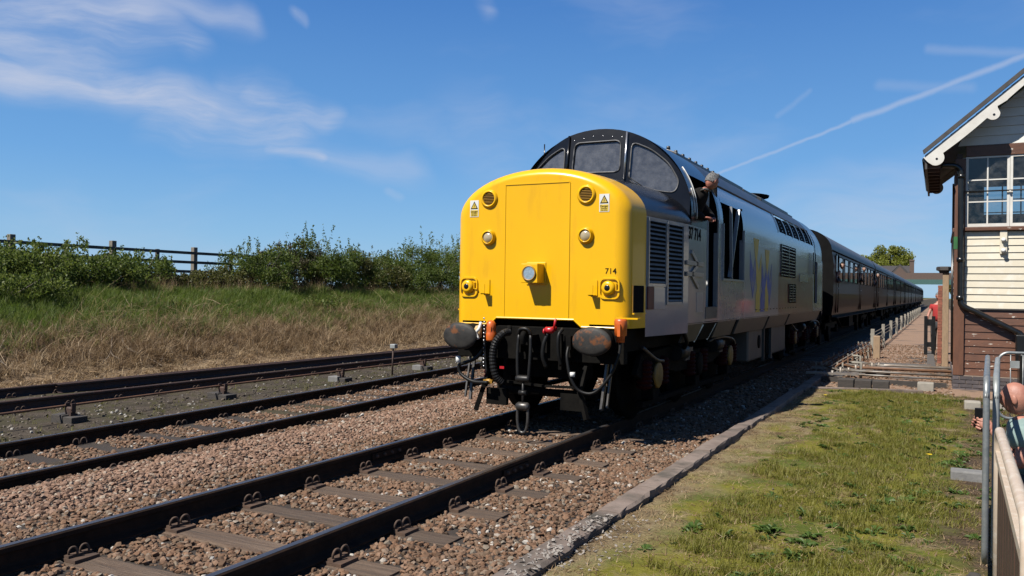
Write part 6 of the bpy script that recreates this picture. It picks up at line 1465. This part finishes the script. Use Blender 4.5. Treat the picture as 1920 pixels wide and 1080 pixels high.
leafmat('litter', [(0.05, 0.03, 0.018), (0.12, 0.075, 0.04), (0.22, 0.15, 0.085), (0.34, 0.27, 0.18)], .1)
lt = [proto('lt%d' % k, blades(5, .012, .05, 3.5, .016, 2, 160+k, .9), 'litter') for k in range(4)]
n = 5200; x = 2.3+rng.random(n)*3.0; y = 1.6+14.8*rng.random(n)**1.2; keep = rng.random(n) < .15+.85*sstep(3.9, 4.6, x+.9*(vnoise(x, y, 1.2)-.5))
clump_scatter('leaf_litter', x[keep], y[keep], lz, .5, 1.3, lt, 'dead leaves and stalks littering the bare soil of the lawn', 'litter', .3)
# lawn
lg = [proto('lg%d' % k, blades(14, .055, .075, .8, .006, 2, 40+k), 'blade_lawn') for k in range(5)]
n = 40000; x = 2.3+rng.random(n)**.9*5.2; y = 1.5+15*rng.random(n)**1.15
pn = vnoise(x, y, 1.7)*.6+vnoise(x, y, 4.3)*.4
keep = (pn > .43-.05*np.minimum(1, (x-2.4)/1.5)) & (x > 2.45+.9*vnoise(x, y, 1.3)) & (rng.random(n) < 1.1-1.0*sstep(3.7, 4.7, x+.8*(vnoise(x, y, 1.1)-.5)+.25*sstep(9, 5, y)))
clump_scatter('lawn_grass', x[keep], y[keep], lz, .5, 1.25, lg, 'short mossy grass growing on the lawn', 'grass', .2)
tp_ = [proto('tp%d' % k, blades(10, .03, .09, 3.0, .006, 2, 90+k, .8), 'blade_straw') for k in range(4)]
n = 9000; x = 2.22+rng.random(n)**1.3*3.2; y = 1.5+15*rng.random(n)
clump_scatter('dead_grass', x, y, lz, .5, 1.3, tp_, 'flattened dead grass along the kerb edge of the lawn', 'dry grass', .15)
def rosette(seed):
    r_ = np.random.default_rng(seed); m = MB()
    for k in range(9):
        a = 6.28*k/9+r_.uniform(-.3, .3); L = r_.uniform(.07, .13); h_ = r_.uniform(.02, .06); w_ = L*.22; ca_, sa_ = math.cos(a), math.sin(a)
        P_ = lambda t, s, z: (ca_*L*t-sa_*s, sa_*L*t+ca_*s, z)
        m.add([P_(0, 0, 0), P_(.35, w_*.6, h_*.8), P_(.7, w_, h_), P_(1, 0, h_*.7), P_(.7, -w_, h_), P_(.35, -w_*.6, h_*.8), P_(.5, 0, h_*.6)], [(0, 6, 1), (1, 6, 2), (2, 6, 3), (3, 6, 4), (4, 6, 5), (5, 6, 0)], False)
    return m
ws = [proto('ws%d' % k, rosette(k), 'weed_leaf') for k in range(5)]
n = 1500; x = 2.6+rng.random(n)*4.2; y = 1.8+14.6*rng.random(n)**1.1; keep = (vnoise(x+9, y, 1.1) > .52) | (rng.random(n) < .10)
clump_scatter('lawn_weeds', x[keep], y[keep], lz, .35, .85, ws, 'low leafy weeds dotted over the lawn', 'weeds', .15)
n = 150; x = rng.uniform(2.22, 2.5, n); y = rng.uniform(3.6, 6.2, n); zz = lz(x, y)
scatter('lime_crumbs', np.stack([x, y, zz+.004], 1), rng.uniform(0, 6.28, (n, 3))*np.array([.1, .1, 1]), np.stack([rng.uniform(.006, .018, n), rng.uniform(.006, .016, n), rng.uniform(.003, .008, n)], 1), rng.integers(0, 4, n), stone_protos('crumb', 'lime_patch', 4), 'pale crumbs scattered beside the kerb', 'rubble')
n = 160; x = rng.uniform(3.0, 5.0, n); y = rng.uniform(2.5, 16, n)
scatter('lawn_stones', np.stack([x, y, lz(x, y)+.006], 1), rng.uniform(0, 6.28, (n, 3)), np.stack([rng.uniform(.006, .02, n)]*3, 1), rng.integers(0, 4, n), stone_protos('lawnstone', 'dirt_stone', 4), 'small stones and crumbs lying on the lawn', 'gravel')
# a few dandelions
for k, (px_, py_, lab) in enumerate(((4.28, 9.9, 'yellow dandelion flower on the lawn near the end-on barriers'), (3.0, 4.15, 'yellow dandelion flower at the bottom edge, near the kerb'), (2.66, 14.9, 'yellow dandelion flower at the far end of the lawn'))):
    D = thing('dandelion', (px_, py_, float(lz(px_, py_))), lab, 'flower', 'dandelions')
    fl = MB()
    for j in range(20):
        a = 6.28*j/20; fl.add([(px_, py_, .0), (px_+.028*math.cos(a-.12), py_+.028*math.sin(a-.12), .012), (px_+.03*math.cos(a), py_+.03*math.sin(a), .012), (px_+.028*math.cos(a+.12), py_+.028*math.sin(a+.12), .012)], [(0, 1, 2, 3)])
    fl.v = [(v[0], v[1], v[2]+float(lz(px_, py_))+.065) for v in fl.v]; fl.build('flower_head', 'dandelion', D, weld=False)
    MB().cyl((px_, py_, float(lz(px_, py_))-.01), (px_, py_, float(lz(px_, py_))+.065), .003, n=5).build('stalk', 'weed_leaf', D)
# dead branches at the foot of the bank
for k, pts in enumerate((((-13.0, 13.3), (-11.9, 12.6), (-11.2, 12.7), (-10.6, 12.5)), ((-12.9, 13.0), (-11.6, 12.0), (-11.2, 11.5)), ((-12.6, 10.3), (-11.8, 9.7), (-11.2, 9.6)), ((-13.2, 16.9), (-12.5, 17.3), (-12.0, 18.3)))):
    P3 = [(a, b, float(gz(a, b))+.05+.05*(i % 2)) for i, (a, b) in enumerate(pts)]
    B_ = thing('dead_branch', P3[0], ['long pale dead branch lying on the dry bank foot', 'shorter forked dead branch crossing the long one', 'pale dead branch lying at the left picture edge', 'thin dead branch caught in the dry reeds'][k], 'branch', 'dead branches on the bank')
    sp2 = spline(P3, 5); MB().tube(sp2, [.020-.014*i/len(sp2) for i in range(len(sp2))], 6).build('limb', 'dead_wood', B_)
    q = Vector(P3[1]); MB().tube([q, q+Vector((.4, -.25, -.04)), q+Vector((.7, -.3, -.10))], [.010, .007, .004], 5).build('twig', 'dead_wood', B_)

# big tree and far trees
def tree(name, x, y, h, r, label, n=9000, mat='leaf_tree', leaf=.42, zc=.60, group=None, seed=0):
    T = thing(name, (x, y, 0), label, 'tree', group); r_ = np.random.default_rng(seed)
    tk = MB().tube(spline([(0, 0, -.2), (.1, 0, h*.25), (-.1, .1, h*.55), (0, 0, h*.8)], 4), [.45*h/14*(1-i/14) for i in range(13)], 8)
    for k in range(8):
        a = r_.uniform(0, 6.28); z = h*r_.uniform(.25, .55); tk.tube([(0, 0, z), (r*.4*math.cos(a), r*.4*math.sin(a), z+h*.15), (r*.75*math.cos(a), r*.75*math.sin(a), z+h*.28)], [.14*h/14, .09*h/14, .03], 5)
    tk.build('trunk', 'bark', T, off=False)
    nc = 46; cc = []
    while len(cc) < nc:
        p_ = r_.uniform(-1, 1, 3)
        if .15 < (p_**2).sum() < 1: cc.append((p_[0]*r*.88, p_[1]*r*.88, h*zc+p_[2]*h*(1-zc)*.86))
    cc = np.array(cc); cr = r_.uniform(.16, .30, nc)*r; ii = r_.integers(0, nc, n); off = r_.normal(size=(n, 3)); off /= np.linalg.norm(off, axis=1, keepdims=True); off *= (r_.random(n)**.4)[:, None]
    c = cc[ii]+off*cr[ii][:, None]; me = leaf_mesh('crown', c, off+r_.normal(size=(n, 3))*.5, r_.uniform(.6, 1.3, n)*leaf, mat, r_.random(n)*.5+r_.random(nc)[ii]*.5, .7)
    o = bpy.data.objects.new('crown', me); C.objects.link(o); o.parent = T; return T
tree('leafy_tree', -6.9, 232, 15.6, 6.6, 'large bright yellow-green tree behind the coaches', 16000, seed=3)
tree('leafy_tree', -14.0, 236, 14.2, 4.6, 'smaller yellow-green tree at the left of the large one', 7000, seed=5)
tree('far_tree', 9.6, 285, 8.4, 4.2, 'dull green far tree above the bridge beside the signal box', 4000, 'leaf_olive', .5, seed=8)
# trees of the yard on the right, beyond the signal box (they show as reflections in the coach sides)
for k in range(9):
    tree('yard_tree', 15.5+2.5*math.sin(k*1.9), 24+k*12.5, 7.5+1.5*math.sin(k*2.7), 4.6, 'dark tree of the yard beyond the signal box', 2600, 'leaf_hedge', .6, .42, 'trees of the yard beyond the signal box', 40+k)
# ------------------------------------------------------------------ people
def skin_mesh(name, verts, edges, radii, sub=2):
    me = bpy.data.meshes.new(name); me.from_pydata(verts, edges, []); o = bpy.data.objects.new('tmp_skin', me); C.objects.link(o)
    sk = o.modifiers.new('skin', 'SKIN'); sk.use_smooth_shade = True
    if not me.skin_vertices:
        bm = bmesh.new(); bm.from_mesh(me); bm.verts.layers.skin.verify(); bm.to_mesh(me); bm.free()
    for i, r in enumerate(radii):
        sv = me.skin_vertices[0].data[i]; sv.radius = (r, r) if isinstance(r, (int, float)) else r; sv.use_root = (i == 0)
    ss = o.modifiers.new('sub', 'SUBSURF'); ss.levels = sub; ss.render_levels = sub
    dg = bpy.context.evaluated_depsgraph_get(); dg.update(); m2 = bpy.data.meshes.new_from_object(o.evaluated_get(dg)); bpy.data.objects.remove(o); m2.name = name
    return m2
def head_mesh(rot, loc, s=1.0):
    """head looking along local +x, rotated and placed; ears, nose, chin, brow shaped in"""
    bm = bmesh.new(); bmesh.ops.create_uvsphere(bm, u_segments=28, v_segments=20, radius=1)
    for v in bm.verts:
        x, y, z = v.co; f = max(0, x)
        jaw = max(0, -z)
        x2 = x*.098; y2 = y*(.076-.016*jaw); z2 = z*.118
        if x > 0: x2 -= .010*jaw*(1-abs(y))
        n_ = math.exp(-((y/.20)**2)-(((z+.12)/.22)**2))*f; x2 += .026*n_
        e_ = math.exp(-(((abs(y)-.42)/.2)**2)-(((z-.10)/.12)**2))*f; x2 -= .010*e_
        b_ = math.exp(-((z-.30)/.10)**2)*f*math.exp(-(y/.7)**2); x2 += .005*b_
        c_ = math.exp(-((y/.35)**2)-(((z+.80)/.18)**2))*f; x2 += .016*c_
        l_ = math.exp(-((y/.32)**2)-(((z+.47)/.06)**2))*f; x2 += .006*l_
        v.co = (x2, y2, z2)
    for sy in (-1, 1):
        r = bmesh.ops.create_uvsphere(bm, u_segments=10, v_segments=8, radius=1)
        for v in r['verts']: v.co = Vector((v.co.x*.020-.006, v.co.y*.010+sy*.076, v.co.z*.034-.004))
    for v in bm.verts: v.co = Vector(loc)+rot@(v.co*s)
    me = bpy.data.meshes.new('head'); bm.to_mesh(me); bm.free(); me.polygons.foreach_set('use_smooth', [True]*len(me.polygons)); return me
def hair_mesh(rot, loc, s=1.0, back=.2, seed=1):
    bm = bmesh.new(); bmesh.ops.create_uvsphere(bm, u_segments=28, v_segments=20, radius=1); rr_ = random.Random(seed); dead = []
    for v in bm.verts:
        x, y, z = v.co
        if z < (.50 if x > .45 else (.50-1.25*(.45-x) if x > .05 else max(-.35, -.0-1.0*(.05-x)))): dead.append(v)
        k = 1.055+rr_.uniform(-.03, .04); v.co = Vector((x*.098*k-.004, y*.078*k, z*.120*k+.002))
    bmesh.ops.delete(bm, geom=dead, context='VERTS')
    for v in bm.verts: v.co = Vector(loc)+rot@(v.co*s)
    me = bpy.data.meshes.new('hair'); bm.to_mesh(me); bm.free(); me.polygons.foreach_set('use_smooth', [True]*len(me.polygons)); return me
def join_meshes(name, ms):
    bm = bmesh.new()
    for m in ms: bm.from_mesh(m)
    me = bpy.data.meshes.new(name); bm.to_mesh(me); bm.free(); me.polygons.foreach_set('use_smooth', [True]*len(me.polygons)); return me
def rot_look(d, upv=(0, 0, 1)):
    x = Vector(d).normalized(); y = Vector(upv).cross(x).normalized(); z = x.cross(y); return Matrix((x, y, z)).transposed()
def add_mesh(name, me, mat, parent):
    o3 = root_loc(parent); me.transform(Matrix.Translation(-o3)); me.materials.clear(); me.materials.append(MATS[mat]); o = bpy.data.objects.new(name, me); C.objects.link(o); o.parent = parent; return o
def hand(wrist, d, palm_n, curl=.6, s=1.0):
    """verts/edges/radii of a hand: palm and five separate bent fingers"""
    d = Vector(d).normalized(); n = Vector(palm_n).normalized(); sd = d.cross(n).normalized(); w_ = Vector(wrist)
    V, E_, R_ = [w_, w_+d*.045*s, w_+d*.085*s], [(0, 1), (1, 2)], [.022*s, (.032*s), (.034*s)]
    Ls = (.068, .078, .072, .056); chains = []
    for k in range(4):
        o_ = w_+d*.085*s+sd*(k-1.5)*.020*s; L = Ls[k]*s; a = curl*(1+.1*k); p1 = o_+(d*math.cos(a*.5)+n*math.sin(a*.5))*L*.5; p2 = p1+(d*math.cos(a*1.4)+n*math.sin(a*1.4))*L*.35; p3 = p2+(d*math.cos(a*2.2)+n*math.sin(a*2.2))*L*.25
        chains.append(([o_-d*.02*s, o_, p1, p2, p3], [.0095*s, .0095*s, .009*s, .008*s, .0065*s]))
    t0 = w_+d*.025*s-sd*.026*s; t1 = t0-sd*.022*s+d*.025*s+n*.01*s; t2 = t1+d*.028*s+n*.016*s
    chains.append(([t0, t1, t2], [.012*s, .0105*s, .008*s])); return chains
def chain_tubes(chains):
    m = MB()
    for pts, rs in chains: m.tube(pts, rs, 8)
    me = bpy.data.meshes.new('fingers'); me.from_pydata(m.v, [], m.f); return me
def palm_mesh(wrist, d, palm_n, s=1.0):
    d = Vector(d).normalized(); n = Vector(palm_n).normalized(); sd = d.cross(n).normalized(); bm = bmesh.new(); bmesh.ops.create_uvsphere(bm, u_segments=14, v_segments=10, radius=1)
    for v in bm.verts: c = v.co.copy(); v.co = Vector(wrist)+d*(.05*s+c.x*.055*s)+sd*c.y*.042*s+n*c.z*.017*s
    me = bpy.data.meshes.new('palm'); bm.to_mesh(me); bm.free(); return me
def eyes(parent, rot, loc, s=1.0):
    for sy in (-1, 1):
        p_ = Vector(loc)+rot@(Vector((.081, sy*.031, .010))*s); m = MB().lathe([(0, -.007*s), (.006*s, -.004*s), (.008*s, 0), (.006*s, .004*s), (0, .007*s)], p_, 'z', 10); m.build('eye', 'phone_black', parent)
        q = [Vector(loc)+rot@(Vector((.088, sy*.014, .032))*s), Vector(loc)+rot@(Vector((.090, sy*.032, .036))*s), Vector(loc)+rot@(Vector((.080, sy*.050, .030))*s)]
        MB().tube(q, .004*s, 6).build('eyebrow', 'hair_grey', parent)
    q = [Vector(loc)+rot@(Vector((.087, -.022, -.058))*s), Vector(loc)+rot@(Vector((.094, 0, -.056))*s), Vector(loc)+rot@(Vector((.087, .022, -.058))*s)]
    MB().tube(q, .004*s, 6).build('mouth', 'red_dark', parent)

# driver leaning out of the cab window, looking back along the train and down
DV = thing('person', (1.2, 11.7, 2.2), 'grey-haired person in a dark jacket leaning out of the locomotive cab', 'person')
hd = (1.50, 11.62, 3.20); rt = rot_look((.42, .72, -.40))
bV = [(.85, 11.85, 2.25), (.98, 11.8, 2.55), (1.18, 11.72, 2.85), (1.33, 11.66, 3.02), (1.43, 11.62, 3.12), (1.12, 11.50, 2.92), (1.28, 11.42, 2.74), (1.42, 11.55, 2.69), (1.22, 11.95, 2.92), (1.36, 12.08, 2.76), (1.45, 11.92, 2.70)]
bE = [(0, 1), (1, 2), (2, 3), (3, 4), (2, 5), (5, 6), (6, 7), (2, 8), (8, 9), (9, 10)]
bR = [.11, .11, .09, .045, .05, .04, .035, .03, .04, .035, .03]
body = join_meshes('body', [skin_mesh('b', bV, bE, bR), head_mesh(rt, hd, 1.02), palm_mesh((1.42, 11.55, 2.69), (.4, .8, 0), (0, 0, -1)), chain_tubes(hand((1.42, 11.55, 2.69), (.4, .8, 0), (0, 0, -1))), palm_mesh((1.45, 11.92, 2.70), (.2, -.9, 0), (0, 0, -1)), chain_tubes(hand((1.45, 11.92, 2.70), (.2, -.9, 0), (0, 0, -1)))])
add_mesh('body', body, 'skin_red', DV)
add_mesh('hair', hair_mesh(rt, hd, 1.02), 'hair_grey', DV); eyes(DV, rt, hd, 1.02)
jk = skin_mesh('jacket', [bV[i] for i in (0, 1, 2, 3, 5, 6, 7, 8, 9, 10)]+[(1.42, 11.62, 3.10)], [(0, 1), (1, 2), (2, 3), (3, 10), (2, 4), (4, 5), (5, 6), (2, 7), (7, 8), (8, 9)], [.19, .20, .19, .13, .11, .075, .05, .11, .075, .05, .075])
add_mesh('jacket', jk, 'jacket_dark', DV)
MB().tube([(1.36, 11.56, 3.07), (1.42, 11.53, 3.09), (1.48, 11.60, 3.07), (1.45, 11.69, 3.09), (1.37, 11.69, 3.08)], .018, 8).build('collar', 'skirt_dark', DV)

# crouching man filming with a phone, seen from his left side, facing the train (to -x)
MN = thing('person', (5.05, 7.1, -.14), 'crouching bald person in a sage T-shirt holding up a phone', 'person')
hd = (4.86, 7.05, .885); rt = rot_look((-.93, .25, -.12))
bV = [(5.10, 7.06, .12), (5.08, 7.06, .30), (4.97, 7.06, .50), (4.92, 7.06, .65), (4.885, 7.05, .77),
      (4.90, 6.85, .635), (4.87, 6.78, .44), (4.79, 6.92, .56), (4.71, 7.01, .655),
      (4.97, 7.26, .64), (4.90, 7.30, .46), (4.79, 7.20, .57), (4.71, 7.09, .66),
      (5.08, 6.93, .14), (4.78, 6.86, .36), (4.95, 6.88, -.06), (4.83, 6.86, -.10),
      (5.08, 7.19, .14), (4.80, 7.26, .32), (4.98, 7.24, -.06), (4.86, 7.24, -.10)]
bE = [(0, 1), (1, 2), (2, 3), (3, 4), (3, 5), (5, 6), (6, 7), (7, 8), (3, 9), (9, 10), (10, 11), (11, 12), (0, 13), (13, 14), (14, 15), (15, 16), (0, 17), (17, 18), (18, 19), (19, 20)]
bR = [.11, .11, .11, .07, .05, .05, .048, .044, .030, .05, .048, .044, .030, .08, .06, .045, .04, .08, .06, .045, .04]
body = join_meshes('body', [skin_mesh('b', bV, bE, bR), head_mesh(rt, hd), palm_mesh(bV[8], (-.55, .2, .45), (-.2, .9, 0)), chain_tubes(hand(bV[8], (-.75, .2, .25), (-.1, .9, .1), .9)), palm_mesh(bV[12], (-.6, -.1, .4), (-.2, -.9, 0)), chain_tubes(hand(bV[12], (-.75, -.1, .25), (-.1, -.9, .1), .9))])
add_mesh('body', body, 'skin', MN); eyes(MN, rt, hd)
add_mesh('t_shirt', skin_mesh('shirt', [bV[i] for i in (1, 2, 3, 5, 9)]+[(4.885, 6.81, .54), (4.925, 7.28, .55), (4.892, 7.05, .745)], [(0, 1), (1, 2), (2, 3), (2, 4), (3, 5), (4, 6), (2, 7)], [.170, .178, .155, .115, .11, .088, .086, .075]), 'shirt_sage', MN)
add_mesh('trousers', skin_mesh('trousers', [bV[i] for i in (0, 1, 13, 14, 15, 17, 18, 19)], [(0, 1), (0, 2), (2, 3), (3, 4), (0, 5), (5, 6), (6, 7)], [.17, .155, .125, .095, .075, .125, .095, .075]), 'trousers_dark', MN)
for yy in (6.86, 7.24): MB().lathe([(0, -.045), (.05, -.045), (.055, -.01), (.04, .03), (0, .04)], (4.86, yy, -.085), 'z', 14, 2.1, .85).build('shoe', 'phone_black', MN)
PHN = MB().box(4.60, 4.665, 7.04, 7.052, .66, .80).build('smartphone', 'phone_black', None, off=(4.6, 7.0, .66), bevel=.006); tag(PHN, 'black phone held up by the crouching person', 'phone')

# person in red standing by the path
PR = thing('person', (4.22, 29.2, -.15), 'person in a red T-shirt and dark trousers standing by the path', 'person')
z0 = -.15
bV = [(4.24, 29.2, .85), (4.24, 29.2, 1.1), (4.24, 29.22, 1.38), (4.25, 29.24, 1.52), (4.08, 29.18, 1.36), (3.98, 29.1, 1.08), (3.93, 28.95, .88), (4.40, 29.2, 1.36), (4.46, 29.1, 1.08), (4.42, 28.95, .88), (4.14, 29.2, .78), (4.13, 29.18, .38), (4.13, 29.2, -.08), (4.12, 29.05, -.11), (4.34, 29.2, .78), (4.35, 29.18, .38), (4.35, 29.2, -.08), (4.35, 29.05, -.11)]
bE = [(0, 1), (1, 2), (2, 3), (2, 4), (4, 5), (5, 6), (2, 7), (7, 8), (8, 9), (0, 10), (10, 11), (11, 12), (12, 13), (0, 14), (14, 15), (15, 16), (16, 17)]
bR = [.11, .10, .09, .045, .05, .045, .032, .05, .045, .032, .07, .055, .045, .04, .07, .055, .045, .04]
rt = rot_look((-.2, -1, -.35)); hd = (4.25, 29.18, 1.66)
body = join_meshes('body', [skin_mesh('b', bV, bE, bR), head_mesh(rt, hd), palm_mesh(bV[6], (-.1, -.5, -.6), (1, 0, 0)), chain_tubes(hand(bV[6], (-.1, -.5, -.6), (1, 0, 0))), palm_mesh(bV[9], (.1, -.5, -.6), (-1, 0, 0)), chain_tubes(hand(bV[9], (.1, -.5, -.6), (-1, 0, 0)))])
add_mesh('body', body, 'skin', PR); add_mesh('hair', hair_mesh(rt, hd, seed=4), 'hair_grey', PR); eyes(PR, rt, hd)
add_mesh('t_shirt', skin_mesh('shirt', [bV[i] for i in (0, 1, 2, 4, 7)]+[(4.03, 29.15, 1.22), (4.43, 29.16, 1.22)], [(0, 1), (1, 2), (2, 3), (2, 4), (3, 5), (4, 6)], [.17, .165, .155, .085, .085, .07, .07]), 'shirt_red', PR)
add_mesh('trousers', skin_mesh('trousers', [bV[i] for i in (0, 10, 11, 12, 14, 15, 16)], [(0, 1), (1, 2), (2, 3), (0, 4), (4, 5), (5, 6)], [.168, .115, .09, .075, .115, .09, .075]), 'trousers_dark', PR)

PR.location.x += .07
# passengers leaning out of coach windows
def passenger(y, z, label, hair, jacket):
    T = thing('person', (1.35, y, z-.4), label, 'person', 'passengers leaning out of the coaches'); h_ = (1.52, y-.02, z); rt_ = rot_look((.25, -1, -.1))
    V = [(1.2, y+.12, z-.62), (1.3, y+.08, z-.36), (1.46, y+.01, z-.15), (1.34, y-.12, z-.40), (1.44, y-.2, z-.55), (1.34, y+.28, z-.40), (1.44, y+.2, z-.55)]
    E_ = [(0, 1), (1, 2), (1, 3), (3, 4), (1, 5), (5, 6)]
    add_mesh('body', join_meshes('body', [skin_mesh('b', V, E_, [.10, .09, .05, .04, .035, .04, .035], 1), head_mesh(rt_, h_)]), 'skin_shade', T); add_mesh('hair', hair_mesh(rt_, h_, seed=int(y)), hair, T)
    add_mesh('jacket', skin_mesh('j', [V[i] for i in (0, 1, 3, 4, 5, 6)], [(0, 1), (1, 2), (2, 3), (1, 4), (4, 5)], [.155, .15, .08, .06, .08, .06], 1), jacket, T)
passenger(29.05, 2.62, 'person in white and dark clothes leaning out of the first coach, near the locomotive', 'jacket_dark', 'trousers_dark')
passenger(37.85, 2.78, 'person in dark clothes leaning out halfway along the first coach', 'jacket_dark', 'jacket_dark')
passenger(46.6, 2.72, 'person leaning out of the far end of the first coach', 'hair_grey', 'trousers_dark')
